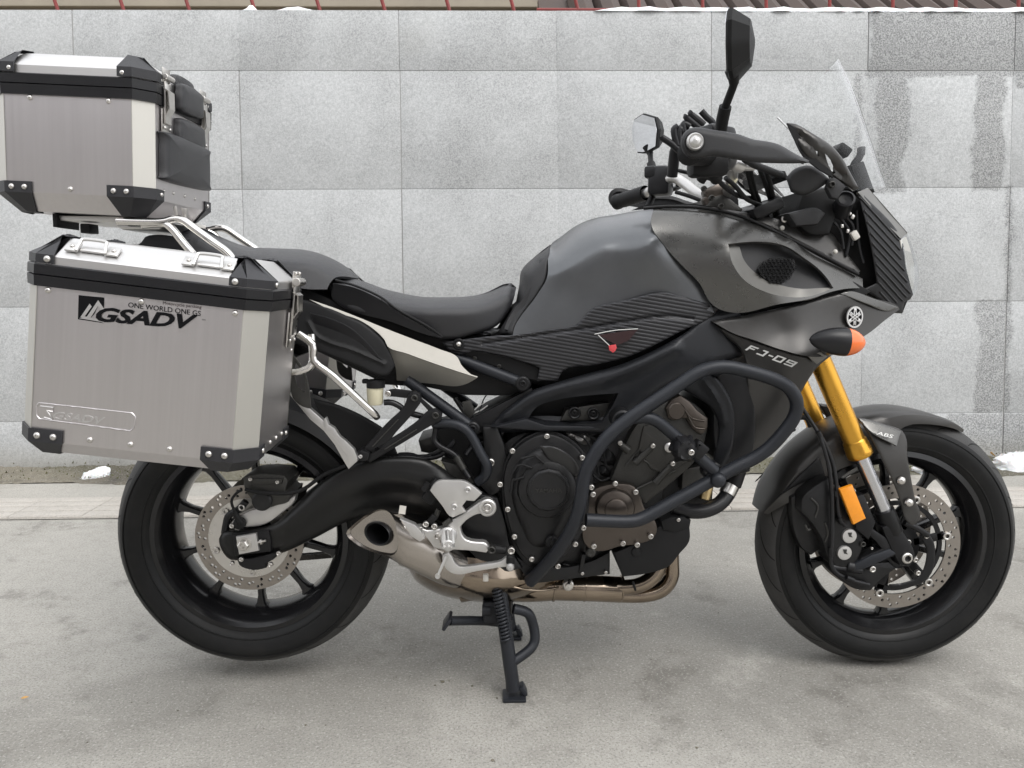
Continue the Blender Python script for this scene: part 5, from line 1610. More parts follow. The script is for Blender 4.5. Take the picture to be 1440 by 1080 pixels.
def grille():
    gs = []
    ol = np.array([(1066, 377), (1074, 367), (1095, 362), (1117, 365), (1118, 376), (1110, 390), (1097, 400), (1082, 396), (1070, 386)], float)
    ysf = depth_field([(1070, 378, -0.172), (1116, 370, -0.152), (1095, 398, -0.172)])
    for r in range(-1, 9):
        for c in range(-1, 11):
            x, y = 1064 + c * 5.6 + (r % 2) * 2.8 , 361 + r * 4.9
            if not inside(np.array([[x, y]]), ol)[0]:
                continue
            yy = float(ysf(np.array([[x, y]]))[0])
            p_ = P(x, y, yy)
            gs.append(lathe(p_, [(0.0030, 0.001), (0.0040, -0.0015), (0.0048, 0.001)], 6))
    return join(*gs)
obj('grille_cell', grille(), 'plastic_grey', gr, 0)['kind'] = 'stuff'
skin('fairing_trim', uf, 'fairing_dark', [(1000, 291), (1030, 296), (1055, 300), (1093, 308), (1117, 315), (1145, 321), (1168, 327), (1184, 347), (1210, 381), (1207, 384), (1175, 368), (1143, 350), (1118, 337), (1093, 324), (1050, 307), (1020, 300)],
     [(1000, 292, -0.095), (1093, 315, -0.115), (1168, 335, -0.100), (1209, 382, -0.118)], 0.004, True, roll=[(None, 3, 0.003)])
for px, py in ((1100, 320.5), (1174.5, 354)):
    inst('bolt', 'trimbolt', dome_rivet(0.0052), 'cream', Matrix.Translation(P(px, py, -0.121)), uf)
obj('trim_edge', tube([(905, 293, -0.10), (940, 290.5, -0.103), (980, 291.5, -0.105), (1020, 298, -0.11), (1055, 309, -0.125), (1093, 327, -0.135), (1143, 352, -0.140), (1207, 386, -0.128)], 0.0035, 8), 'plastic', uf, 50)
skin('tank_shroud', uf, 'plastic', [(888, 296), (905, 289), (940, 287), (985, 288), (1025, 297), (1000, 297), (965, 293), (919, 293)], [(905, 292, -0.085), (985, 290, -0.085)], 0.004, True)
# lower nose fairing with emblem, lettering and indicator
lf = skin('nose_fairing', bike, 'fairing_dark', [(1000, 451), (1045, 444), (1100, 432), (1150, 420), (1182, 412), (1195, 409), (1230, 420), (1263, 431), (1265, 435), (1245, 450), (1224, 467), (1200, 482), (1169, 500), (1133, 500), (1100, 492), (1060, 478), (1030, 468)],
     [(1000, 452, -0.172), (1100, 434, -0.182), (1195, 410, -0.150), (1264, 433, -0.105), (1133, 496, -0.208), (1060, 474, -0.190), (1168, 498, -0.188), (1224, 466, -0.140), (1100, 465, -0.184), (1180, 450, -0.160)],
     0.005, True, smooth=50, roll=[([(1000, 451), (1045, 444), (1100, 432), (1150, 420), (1182, 412), (1195, 409)], 5, 0.008)])
skin('nose_facet', lf, 'fairing', [(1182, 413), (1195, 409.5), (1230, 420.5), (1263, 432), (1251, 438), (1220, 428)], [(1183, 413, -0.1575), (1196, 410, -0.150), (1263, 432, -0.108), (1250, 438, -0.118), (1220, 427, -0.144)], 0.003, True, roll=[(None, 2, 0.0015)])
skin('lower_fairing', lf, 'fairing_dark', [(1003, 455), (1030, 466), (1060, 478), (1100, 491), (1133, 500), (1169, 500), (1149, 517), (1127, 551), (1110, 590), (1064, 648), (1050, 640), (1052, 600), (1050, 545), (1043, 495), (1022, 474)],
     [(1003, 456, -0.162), (1133, 500, -0.192), (1165, 502, -0.178), (1043, 495, -0.170), (1052, 600, -0.155), (1110, 585, -0.165), (1062, 645, -0.150), (1090, 540, -0.178)], 0.005, True, smooth=50, roll=[(None, 5, 0.006)])
skin('fairing_wedge', lf, 'lit_fairing', [(1135, 500), (1160, 494), (1166, 500), (1149, 512)], [(1135, 500, -0.204), (1165, 498, -0.196), (1149, 512, -0.196)], 0.003)
def block_letters():
    # squared, slanted F J - 0 9 from plain bars (x, z, width, height) on a unit grid
    ch = (((0, 0, .24, 1), (0, .78, 1, .22), (0, .42, .8, .2)), ((.76, 0, .24, 1), (.1, 0, .9, .22), (.35, .78, .65, .22)), ((.1, .4, .55, .22),),
          ((0, 0, .24, 1), (.86, 0, .24, 1), (0, 0, 1.1, .22), (0, .78, 1.1, .22)), ((0, .42, .24, .58), (.86, 0, .24, 1), (0, .78, 1.1, .22), (0, .42, 1.1, .2), (0, 0, 1.1, .2)))
    x0, V, Fc = 0.0, [], []
    for c_, adv in zip(ch, (1.22, 1.2, 0.85, 1.38, 1.2)):
        for k_, (a, b, w, h) in enumerate(c_):
            o = len(V)
            V += [((x0 + p + q * 0.45) * 0.0185, -0.00005 * k_, q * 0.0135) for p, q in ((a, b), (a + w, b), (a + w, b + h), (a, b + h))]
            Fc.append((o, o + 1, o + 2, o + 3))
        x0 += adv
    return V, Fc
t_ = block_letters()
def on_plane(a, b, c):
    """matrix that lays xz lettering with its base from a to b, up towards c"""
    ux = (b - a).normalized()
    n = ux.cross((c - a)).normalized()
    uz = n.cross(ux)
    if uz.z < 0:
        uz, n = -uz, -n
    uy = uz.cross(ux)
    return Matrix(((ux.x, uy.x, uz.x, a.x), (ux.y, uy.y, uz.y, a.y), (ux.z, uy.z, uz.z, a.z), (0, 0, 0, 1)))
lf_y = depth_field([(1003, 456, -0.162), (1133, 500, -0.192), (1165, 502, -0.178), (1043, 495, -0.170), (1052, 600, -0.155), (1110, 585, -0.165), (1062, 645, -0.150), (1090, 540, -0.178)])
def drape(g, fld, off):
    """press flat lettering onto the panel below it"""
    V = []
    for v in g[0]:
        q = np.array(v) - np.array(CAM_P)
        c_ = _R.T @ q
        px, py = 720 + F_PX * c_[0] / -c_[2], 540 - F_PX * c_[1] / -c_[2]
        y = float(fld(np.array([[px, py]]))[0])
        V.append(tuple(P(px, py, y - off)))
    return V, g[1]
A, B = P(1047.5, 492, -0.19), P(1112.5, 516, -0.19)
obj('model_lettering', drape(xf(t_, on_plane(A, B, A + Vector((0, 0, 0.05)))), lf_y, 0.0065), 'white_print', lf, 0)
# emblem: ring with three crossed tuning forks
def emblem():
    gs = [lathe((0, 0, 0), [(0.0188, 0.0015), (0.0192, -0.001), (0.0228, -0.001), (0.0232, 0.0015)], 48)]
    for k in range(3):
        a = rad(90 + 120 * k)
        r_ = Matrix.Rotation(-a, 4, 'Y')
        for dz in (-0.0028, 0.0028):
            gs.append(xf(box(0.030, 0.0016, 0.0021, 0.0004, Matrix.Translation((-0.0025, -0.0002, dz))), r_))
        gs.append(xf(box(0.0075, 0.0017, 0.0075, 0.001, Matrix.Translation((0.0150, -0.0003, 0))), r_))
        gs.append(xf(box(0.008, 0.0015, 0.0022, 0.0004, Matrix.Translation((-0.012, -0.0002, 0))), r_))
    return join(*gs)
em_m = Matrix.Translation(P(1202, 446, -0.156)) @ Matrix.Rotation(rad(24), 4, 'Z') @ Matrix.Rotation(rad(8), 4, 'Y')
em_m = Matrix.Translation(P(1202, 446, -0.1565)) @ Matrix.Rotation(rad(22), 4, 'Z')
em = obj('emblem', xf(emblem(), em_m), 'alu_bright', lf, 35)
obj('emblem_ground', xf(lathe((0, 0, 0), [(0.0003, 0.0005), (0.0195, 0.0005), (0.0225, 0.0025)], 40), em_m), 'black_print', em, 35)
obj('fairing_inner', prism([(1005, 440), (1040, 425), (1140, 400), (1200, 395), (1225, 410), (1180, 440), (1130, 480), (1060, 462)], -0.135, -0.11, 0.003), 'plastic', lf, 30)
# indicator
def spindle(c0, c1, rz, ry, t0, t1, n=20, pw=0.62, seg=24):
    rings = []
    a, b = Vector(c0), Vector(c1)
    d = (b - a)
    ux = d.normalized()
    sy = Vector((0, 1, 0)) - ux * ux.y
    sy.normalize()
    sz = sy.cross(ux)
    if sz.z < 0:
        sz = -sz
    for i in range(n + 1):
        t = t0 + (t1 - t0) * i / n
        k = max(0.02, (max(0.0, (1 - abs((t - 0.62) / (0.62 if t < 0.62 else 0.38)) ** 2.0))) ** pw)
        rings.append([a + d * t + sy * (ry * k * math.cos(2 * math.pi * j / seg)) + sz * (rz * k * math.sin(2 * math.pi * j / seg)) for j in range(seg)])
    return loft(rings)
ia, ib = P(1138, 477, -0.265), P(1217, 483, -0.265)
ind = obj('indicator', spindle(ia, ib, 0.0285, 0.025, 0.0, 0.66), 'plastic_smooth', bike, 45, mirror=True)
obj('indicator_lens', spindle(ia, ib, 0.0282, 0.0247, 0.66, 1.0), 'orange', ind, 45, mirror=True)
obj('indicator_stem', rod(P(1165, 487, -0.255), P(1162, 495, -0.17), 0.011, 14), 'plastic_smooth', ind, 40, mirror=True)
# nose: ribbed cheeks, brow, headlights
nz = skin('nose_cheek', bike, 'carbon_nose', [(1206, 272), (1213, 272), (1267, 334), (1275, 380), (1284, 414), (1280, 421), (1272, 425), (1269, 440), (1253, 440), (1235, 420), (1213, 407), (1233, 398), (1226, 355), (1218, 316)],
     [(1206, 275, -0.130), (1265, 335, -0.080), (1283, 415, -0.075), (1230, 400, -0.125), (1215, 405, -0.130), (1260, 438, -0.095), (1240, 340, -0.118)], 0.005, True, roll=[(None, 4, 0.004)], corner=40)
def nose_ribs():
    gs = []
    fld = depth_field([(1206, 275, -0.130), (1265, 335, -0.080), (1283, 415, -0.075), (1230, 400, -0.125), (1215, 405, -0.130), (1260, 438, -0.095), (1240, 340, -0.118)])
    ol = np.array([(1208, 276), (1213, 275), (1265, 336), (1272, 380), (1281, 412), (1276, 420), (1252, 432), (1237, 418), (1235, 398), (1228, 355), (1220, 316)], float)
    for k in range(13):
        pts = []
        for t in range(60):
            x, y = 1204 - k * 0.6 + t * 2.4 , 272 + k * 10.6 + t * 2.65
            if inside(np.array([[x, y]]), ol)[0]:
                pts.append(P(x, y, float(fld(np.array([[x, y]]))[0]) - 0.0010))
        if len(pts) > 4:
            gs.append(sweep(pts, 0.0021, 6))
    return gs
for g in nose_ribs():
    obj('cheek_rib', g, 'plastic_grey', nz, 60)
skin('nose_brow', bike, 'lit_fairing', [(1206, 270), (1221, 264), (1250, 297), (1276, 327), (1274, 333), (1266, 335), (1240, 308)], [(1206, 270, -0.132), (1221, 264, -0.09), (1276, 327, -0.045), (1267, 335, -0.082), (1238, 306, -0.108), (1249, 297, -0.07)], 0.004, True, roll=[(None, 2.5, 0.002)])
obj('nose_bridge', loft([[Vector((P(px, py, -0.09 * w).x + (1 - abs(k)) * 0.012, 0.09 * w * k, P(px, py, -0.09 * w).z)) for k in (-1, -0.5, 0, 0.5, 1)] for px, py, w in ((1221, 264, 1.0), (1250, 297, 0.80), (1276, 327, 0.52))], cap=False, closed=False), 'fairing', bike, 40, 0.004)
hl = skin('headlight', bike, 'lens', [(1267, 336), (1276, 328), (1281, 342), (1287, 360), (1292, 382), (1291, 402), (1284, 416), (1276, 382)], [(1268, 340, -0.082), (1280, 335, -0.045), (1292, 385, -0.03), (1284, 414, -0.07), (1277, 380, -0.082)], 0.003, True, roll=[(None, 3, 0.002)])
skin('headlight_bowl', hl, 'cream', [(1266, 338), (1274, 332), (1280, 350), (1286, 380), (1285, 400), (1280, 412), (1274, 385)], [(1268, 340, -0.078), (1285, 385, -0.042), (1280, 410, -0.068)], 0.003, True)
obj('nose_core', prism([(1150, 300), (1200, 270), (1215, 285), (1255, 335), (1268, 400), (1262, 432), (1215, 412), (1190, 380), (1165, 340)], -0.085, 0.085, 0.01, True), 'plastic', bike, 35)
obj('nose_chin', prism([(1235, 415), (1272, 420), (1280, 416), (1270, 441), (1252, 440)], -0.07, 0.07, 0.004), 'plastic', bike, 35)

# ------------------------------------------------------------------ windscreen and dash
def screen(off=0.0):
    ctr_ = [P(*q, 0) for q in ((1236, 268), (1229, 248), (1216, 208), (1198, 152), (1182, 112), (1170, 88))]
    sid = [P(*q, -0.165) for q in ((1200, 268), (1184, 254), (1160, 232), (1130, 202), (1108, 180), (1093, 165))]
    ctr_, sid = cr(ctr_, 4), cr(sid, 4)
    n = 17
    rings = []
    for c_, s_ in zip(ctr_, sid):
        ring = []
        for k in range(n):
            u_ = -1 + 2 * k / (n - 1)
            w = abs(u_) ** 2.1
            ring.append(Vector((c_.x + (s_.x - c_.x) * w ** 1.3, 0.165 * math.copysign(abs(u_) ** 1.0, u_), c_.z + (s_.z - c_.z) * w ** 1.3)))
        rings.append(ring)
    return rings
rg = screen()
ws = obj('windscreen', loft(rg, cap=False, closed=False), 'clear', bike, 60, 0.003)
M['bowl'] = material('headlight reflector', (0.85, 0.86, 0.87), 0.12, 1.0, 0.03)
M['edge'] = material('screen edge glint', (0.72, 0.73, 0.73), 0.25, 0, 0.02)  # bright glint along the screen's rim, put in as a pale colour
obj('screen_edge_glint', sweep([r[0] for r in rg], 0.0017, 6), 'edge', ws, 60)
obj('screen_edge_glint', sweep([r[-1] for r in rg], 0.0017, 6), 'edge', ws, 60)
dfl = skin('screen_deflector', bike, 'fairing_dark', [(1107, 173), (1117, 173.5), (1142, 187), (1167, 203), (1183, 220), (1197, 245), (1208, 265), (1200, 268), (1175, 251), (1147, 234), (1131, 219), (1117, 192)],
     [(1107, 173, -0.205), (1167, 203, -0.215), (1205, 265, -0.185), (1147, 234, -0.200), (1150, 212, -0.222)], 0.008, True, roll=[(None, 5, 0.008)], bumps=[([(1122, 188), (1150, 215), (1185, 248)], 8, -0.006)], holes=[[(1147, 212), (1150, 213), (1153, 220), (1150, 220)], [(1160, 216), (1164, 219), (1175, 243), (1172, 245), (1165, 232)]])
skin('deflector_rim', dfl, 'plastic', [(1107, 173), (1115, 178), (1128, 196), (1138, 212), (1150, 226), (1168, 240), (1172, 250), (1148, 235), (1130, 219), (1116, 192)], [(1110, 178, -0.211), (1150, 230, -0.212)], 0.006, True)
obj('deflector_bracket', join(prism([(1168, 252), (1172, 248), (1180, 253), (1190, 262), (1178, 280), (1170, 278), (1163, 264)], -0.19, -0.175, 0.003, True)), 'plastic_grey', dfl, 35)
bolt(1170, 259.5, -0.193, 0.0068, dfl, 'engine_grey')
skin('glove_box', bike, 'plastic_grey', [(1105, 250), (1118, 237), (1140, 233), (1160, 246), (1168, 254), (1150, 266), (1128, 275), (1112, 270)], [(1110, 255, -0.17), (1140, 245, -0.185), (1160, 255, -0.18), (1128, 270, -0.175)], 0.02, roll=[(None, 7, 0.012)])
obj('dash_frame', join(prism([(1130, 268), (1165, 262), (1182, 290), (1168, 330), (1140, 330), (1118, 312), (1122, 290)], -0.13, 0.13, 0.01, True)), 'plastic', bike, 35)
obj('dash_console', prism([(1085, 238), (1105, 240), (1110, 252), (1090, 250)], -0.10, 0.10, 0.004), 'plastic', bike, 35)
obj('lamp_socket', lathe(P(1189, 280, -0.16), [(0.019, 0.05), (0.019, -0.002), (0.015, -0.004), (0.013, 0.002), (0.0005, 0.003)], 24, (0.25, 1, -0.5)), 'plastic_smooth', bike, 40)
for px, py, r_ in ((1186, 302, 0.0045), (1195, 300, 0.003), (1199, 305, 0.0035), (1202, 331, 0.0075), (1192, 325, 0.003), (1184, 318, 0.003)):
    obj('wiring_plug', xf(box(r_ * 2, r_ * 1.6, r_ * 2.6, r_ * 0.4), Matrix.Translation(P(px, py, -0.118)) @ Matrix.Rotation(random.uniform(-0.8, 0.8), 4, 'Y')), 'cream' if r_ > 0.004 else 'steel', bike, 30)
for pts in (((1180, 290), (1190, 305), (1200, 320), (1198, 345)), ((1176, 300), (1188, 315), (1195, 330), (1190, 360)), ((1205, 296), (1206, 318), (1208, 345), (1214, 370)), ((1170, 310), (1182, 325), (1186, 350))):
    obj('wiring', tube([(a, b, -0.112) for a, b in pts], 0.0035, 8), 'plastic_smooth', bike, 50)
obj('instrument_bracket', join(prism([(1108, 300), (1122, 296), (1150, 292), (1162, 300), (1150, 316), (1120, 318)], -0.145, -0.05, 0.006, True)), 'plastic_grey', bike, 35)
obj('bracket_eye', lathe(P(1103, 308, -0.11), [(0.0035, 0), (0.0045, -0.004), (0.0075, -0.003), (0.0078, 0.004)], 18), 'steel', bike, 40)
# camera or sat-nav arm and bits behind the screen
obj('device_arm', join(tube([(1212, 212, -0.05), (1208, 222, -0.05), (1200, 234, -0.05), (1204, 250, -0.05)], 0.008, 10, 3), xf(box(0.012, 0.02, 0.02, 0.003), Matrix.Translation(P(1211, 213, -0.05)))), 'plastic', bike, 40)
obj('instrument_panel', join(prism([(1196, 232), (1216, 226), (1232, 270), (1220, 272), (1205, 262)], -0.06, 0.06, 0.006), xf(box(0.03, 0.05, 0.022, 0.004), Matrix.Translation(P(1182, 213, -0.02)) @ Matrix.Rotation(rad(35), 4, 'Y'))), 'plastic', bike, 35)

# ------------------------------------------------------------------ handlebar, guards, mirrors
half = [(1005, 282, 0.0), (1000, 281, 0.06), (980, 272, 0.14), (962, 258, 0.19), (945, 250, 0.215), (925, 262, 0.26), (905, 273, 0.31), (868, 284, 0.40)]
wp = [P(*p) for p in half]
hb = obj('handlebar', sweep(cr([Vector((p.x, -p.y, p.z)) for p in wp[:0:-1]] + wp, 4), 0.0125, 14), 'cast_alu', bike, 60)
g0, g1 = wp[6].lerp(wp[5], 0.15), wp[7]
for s in (1, -1):
    a, b = Vector((g0.x, g0.y * s, g0.z)), Vector((g1.x, g1.y * s, g1.z))
    gp = obj('grip', lathe(a, [(0.020, 0)] + [(0.0208 if k % 2 else 0.0195, 0.006 + k * 0.006) for k in range(14)] + [(0.019, (b - a).length - 0.012), (0.021, (b - a).length - 0.008), (0.021, (b - a).length + 0.004), (0.012, (b - a).length + 0.010), (0.0005, (b - a).length + 0.010)], 20, b - a), 'plastic', hb, 40)
    m0 = wp[5].lerp(wp[4], 0.2)
    obj('switch_housing', xf(join(box(0.058, 0.058, 0.075, 0.012, Matrix.Translation((0.0, 0.0, 0.008))), box(0.03, 0.045, 0.03, 0.006, Matrix.Translation((-0.022, -0.008, 0.03)))), Matrix.Translation(Vector((m0.x, m0.y * s, m0.z))) @ Matrix.Rotation(rad(-25 * s), 4, 'Z')), 'plastic_smooth', hb, 35)
    # lever
    l0 = Vector((m0.x + 0.045, (m0.y + 0.0) * s, m0.z))
    obj('lever', sweep(cr([l0, l0 + Vector((0.015, 0.05 * s, 0)), l0 + Vector((-0.008, 0.09 * s, -0.006)), l0 + Vector((-0.02, 0.13 * s, -0.012))], 4), 0.0065, 8), 'black_metal', hb, 50)
obj('riser_clamp', join(*[join(xf(box(0.05, 0.035, 0.075, 0.008), Matrix.Translation(P(1005, 283, y) + Vector((0.006, 0, -0.018))) @ Matrix.Rotation(rad(-24), 4, 'Y')), xf(box(0.045, 0.037, 0.03, 0.008), Matrix.Translation(P(1005, 279, y) + Vector((-0.004, 0, 0.012))) @ Matrix.Rotation(rad(-24), 4, 'Y'))) for y in (-0.06, 0.06)]), 'bronze', hb, 35)
obj('top_yoke', prism([(990, 294), (1000, 276), (1018, 272), (1034, 284), (1046, 294), (1040, 306), (1015, 306)], -0.08, 0.08, 0.008, True), 'engine_grey', bike, 35)
for px, py, y in ((990, 265, -0.11), (1001, 278, -0.11), (1014, 290, -0.11)):
    bolt(px, py, y, 0.006, hb, 'engine_grey')
# near hand guard with its bar end
hgd = skin('hand_guard', bike, 'plastic_grey', [(957, 200), (961, 188), (972, 180), (982, 179), (1000, 182), (1036, 188), (1060, 196), (1080, 199), (1095, 203), (1120, 217), (1138, 226), (1137, 229.5), (1110, 230), (1083, 229.5), (1055, 228), (1025, 223), (1000, 220), (985, 223), (969, 222), (960, 213)],
     [(960, 188, -0.434), (960, 214, -0.434), (1060, 198, -0.430), (1060, 226, -0.430), (1135, 222, -0.392), (1135, 230, -0.392)], 0.010, True, step=4.0, roll=[(None, 9, 0.014)])
obj('guard_backing', lathe(P(977, 200, -0.44), [(0.0178, 0.004), (0.0178, -0.001), (0.0148, -0.002), (0.0005, -0.002)], 32), 'plastic', hgd, 40)
obj('bar_end', lathe(P(977, 199.5, -0.442), [(0.0145, 0.002), (0.0145, -0.004), (0.0125, -0.007), (0.0105, -0.006), (0.0095, -0.008), (0.006, -0.012), (0.0005, -0.013)], 32), 'cast_alu', hgd, 35)
obj('guard_stay', tube([(1048, 224, -0.36), (1062, 232, -0.30), (1082, 240, -0.25), (1098, 246, -0.2)], 0.007, 10), 'plastic', hgd, 50)
# brake fluid cup and its clutter below the guard
bf = obj('brake_master', join(xf(box(0.07, 0.05, 0.045, 0.01), Matrix.Translation(P(995, 232, -0.30))), xf(box(0.03, 0.03, 0.02, 0.006), Matrix.Translation(P(978, 224, -0.30))), rod(P(1000, 240, -0.30), P(1008, 252, -0.28), 0.012, 12)), 'plastic', bike, 35)
obj('lever_knuckle', join(rod(P(1025, 232, -0.29), P(1060, 236, -0.27), (0.011, 0.006), 12), rod(P(1030, 228, -0.30), P(1044, 234, -0.29), 0.014, 12, 0.002)), 'cast_alu', bf, 40)
# mirrors: shaped shell, glass, stalk
def mirror_head(s):
    yaw_ = -rad(22) * s
    c = Vector((P(1031, 62, -0.385).x, -0.385 * s, P(1031, 62, -0.385).z - 0.006))
    # local: w across (towards outside), h up, depth forwards
    ol = [(-0.058, -0.046), (-0.064, 0.000), (-0.050, 0.034), (0.010, 0.055), (0.056, 0.048), (0.068, 0.026), (0.060, -0.012), (0.036, -0.046), (0.0, -0.052)]
    ol = [tuple(v) for v in smooth_poly([(a * 1000, b * 1000) for a, b in ol], 20, 9.0) / 1000.0]
    m_ = Matrix.Translation(c) @ Matrix.Rotation(yaw_, 4, 'Z')
    def ring(k, d, dh=0.0):
        return [m_ @ Vector((d, -a * k * s, b * k + dh)) for a, b in ol]
    shell = loft([ring(0.94, -0.006), ring(1.0, -0.004), ring(1.0, 0.003), ring(0.62, 0.030, 0.004), ring(0.1, 0.036, 0.006)], cap=True)
    gl = loft([ring(0.93, -0.0070), ring(0.93, -0.0076)], cap=True)
    return shell, gl, c, m_
for s in (1, -1):
    sh, gl, c, m_ = mirror_head(s)
    mh = obj('mirror', sh, 'plastic', bike, 25)
    obj('mirror_glass', gl, 'mirror', mh, 30)
    def S(px, py, y):
        v = P(px, py, y)
        return Vector((v.x, v.y * s, v.z))
    obj('mirror_stalk', join(sweep(cr([S(1030, 98, -0.378), S(1032, 116, -0.37), S(1027, 132, -0.355), S(1020, 150, -0.335)], 4), [0.014, 0.013, 0.012, 0.010, 0.009] + [0.0072] * 8, 12), sweep([S(1020, 150, -0.335), S(1016, 168, -0.318), S(1012, 196, -0.300)], [0.0115, 0.0118, 0.0105], 12), sweep([S(1012, 196, -0.300), S(1005, 225, -0.285), S(985, 255, -0.26)], [0.0105, 0.009, 0.009], 12)), 'plastic', mh, 50)
# phone clamp with sprung claws
pc = obj('phone_clamp', join(tube([(945, 248, 0.14), (947, 232, 0.13), (949, 214, 0.12), (953, 205, 0.11)], 0.0135, 12, 2), xf(box(0.05, 0.02, 0.05, 0.006), Matrix.Translation(P(965, 196, 0.09)))), 'plastic_smooth', bike, 40)
for pts in (((955, 212), (944, 202), (932, 194), (930, 192)), ((953, 205), (949, 192), (948, 182), (953, 178)), ((957, 206), (955, 190), (957, 180), (960, 186)), ((965, 190), (961, 182), (962, 174), (970, 178)),
            ((975, 192), (990, 184), (1000, 178), (1002, 172), (994, 165), (986, 156)), ((985, 182), (977, 175), (966, 166), (966, 163)), ((990, 176), (982, 169), (972, 161), (973, 158))):
    obj('clamp_claw', tube([(a, b, 0.08) for a, b in pts], 0.0082, 8, 3), 'plastic_smooth', pc, 50)
# cables between bars and head
for pts in (((1050, 236, -0.2), (1056, 262, -0.14), (1064, 290, -0.09), (1074, 308, -0.06)), ((1055, 238, -0.2), (1060, 260, -0.14), (1068, 285, -0.09), (1080, 306, -0.06)), ((1068, 238, -0.2), (1076, 258, -0.15), (1084, 284, -0.1), (1091, 306, -0.06)),
            ((1078, 240, -0.2), (1084, 262, -0.15), (1089, 285, -0.1), (1094, 304, -0.06)), ((1020, 250, -0.2), (1034, 262, -0.18), (1050, 280, -0.15), (1068, 288, -0.1)), ((955, 240, 0.15), (975, 245, 0.1), (1000, 252, 0.05), (1025, 262, 0.0)),
            ((1005, 245, -0.25), (1018, 262, -0.2), (1040, 276, -0.15), (1056, 278, -0.1)), ((950, 270, 0.12), (970, 276, 0.1), (990, 284, 0.08))):
    obj('control_cable', tube(pts, 0.0048, 8, 4), 'plastic', bike, 60)
obj('cable_tag', xf(box(0.012, 0.006, 0.02, 0.002), Matrix.Translation(P(1031, 256, -0.15)) @ Matrix.Rotation(0.5, 4, 'Y')), 'fluid', bike, 30)
obj('ignition', prism([(1014, 270), (1026, 266), (1038, 276), (1040, 292), (1025, 298)], -0.04, 0.04, 0.006, True), 'plastic', bike, 35)

# ------------------------------------------------------------------ seats, tail
seat_top = [(466, 394), (474, 388), (491, 389.5), (534, 405), (565, 413), (590, 417.5), (632, 418), (660, 416.5), (682, 412), (697, 405), (707, 400), (719, 398), (726, 404)]
seat = skin('rider_seat', bike, 'leather', seat_top + [(722, 422), (716, 436), (699, 458), (667, 470), (625, 477), (597, 470), (548, 452), (488, 435), (466, 421)],
     [(466, 405, -0.12), (534, 420, -0.145), (600, 440, -0.165), (660, 440, -0.150), (710, 420, -0.10), (625, 470, -0.150), (500, 425, -0.140), (560, 448, -0.150)],
     0.006, True, smooth=60, ymax=0.0, roll=[(seat_top, 24, 0.16), ([(466, 421), (488, 435), (548, 452), (597, 470), (625, 477), (667, 470), (699, 458), (716, 436), (722, 422)], 6, 0.012)])
obj('seat_top', loft([[Vector((P(px, py, 0).x, 0.02 * k, P(px, py, -0.01).z - 0.005 - 0.003 * k * k)) for k in (-1, -0.5, 0, 0.5, 1)] for px, py in seat_top[:-2]], cap=False, closed=False), 'leather', seat, 60, 0.004)
obj('seat_piping', tube([(472, 394, -0.135), (500, 402, -0.150), (534, 417, -0.155), (560, 436, -0.158), (600, 458, -0.168), (622, 474, -0.160)], 0.0026, 8), 'plastic', seat, 60)
skin('seat_flank', seat, 'plastic_smooth', [(468, 398), (500, 405), (532, 420), (560, 439), (598, 461), (620, 475), (597, 470), (548, 452), (488, 435), (467, 420)], [(470, 408, -0.136), (534, 432, -0.154), (600, 466, -0.168)], 0.004, True)
t_ = fit_text('YAMAHA', 0.024, 0.0042, bold=0.01)
obj('seat_tag', xf(t_, on_plane(P(530, 421, -0.162), P(545, 426, -0.163), P(530, 415, -0.162))), 'plastic_grey', seat, 0)
pass_top = [(256, 326), (280, 320), (310, 333), (345, 346), (383, 349), (412, 350), (430, 351.5), (456, 359), (484, 376), (501, 391)]
pseat = skin('passenger_seat', bike, 'leather', pass_top + [(488, 389), (472, 390), (464, 398), (460, 407), (428, 406), (380, 395), (320, 380), (265, 360)],
     [(262, 340, -0.09), (345, 370, -0.135), (430, 380, -0.150), (495, 388, -0.12), (460, 400, -0.145), (300, 350, -0.11)], 0.006, True, smooth=60, ymax=0.0, roll=[(pass_top, 26, 0.15)])
obj('pillion_top', loft([[Vector((P(px, py, 0).x, 0.02 * k, P(px, py, -0.01).z - 0.005 - 0.003 * k * k)) for k in (-1, -0.5, 0, 0.5, 1)] for px, py in pass_top], cap=False, closed=False), 'leather', pseat, 60, 0.004)
obj('seat_base', prism([(300, 378), (428, 404), (488, 432), (548, 450), (600, 470), (650, 480), (640, 500), (600, 490), (510, 455), (430, 425), (330, 400)], -0.118, 0.118, 0.004), 'plastic', bike, 35)
sp_ = skin('tail_panel', bike, 'silver_panel', [(435, 421), (470, 433), (506, 447), (540, 461), (576, 475), (618, 491), (643, 502), (648, 512), (653, 518), (662, 526), (671, 531), (640, 521), (602, 508), (572, 497), (545, 487), (541, 478), (509, 452), (470, 438)],
     [(505, 447, -0.159), (640, 501, -0.159), (590, 503, -0.170)], 0.005, True, step=5.0, roll=[])
skin('tail_panel_skirt', sp_, 'silver_panel', [(545, 487.2), (572, 497.2), (602, 508.2), (640, 521.2), (671, 531.2), (660, 538), (643, 543), (611, 540), (558, 535), (556, 515)], [(545, 487, -0.1650), (660, 528, -0.1650), (590, 538, -0.120)], 0.004, True, step=5.0, roll=[])
bp_ = skin('tail_cover', bike, 'plastic', [(395, 418), (423, 421), (440, 424), (470, 436), (492, 446), (508, 453), (528, 468), (540, 480), (550, 498), (556, 514), (546, 527), (537, 528.5), (500, 514), (447, 494), (423, 484), (395, 476)],
     [(395, 440, -0.160), (440, 455, -0.168), (510, 480, -0.176), (550, 515, -0.172), (540, 480, -0.168)], 0.006, True, roll=[(None, 4, 0.005)], step=4.0, bumps=[([(433, 453), (445, 472), (500, 494), (541, 512)], 4.5, 0.004)])
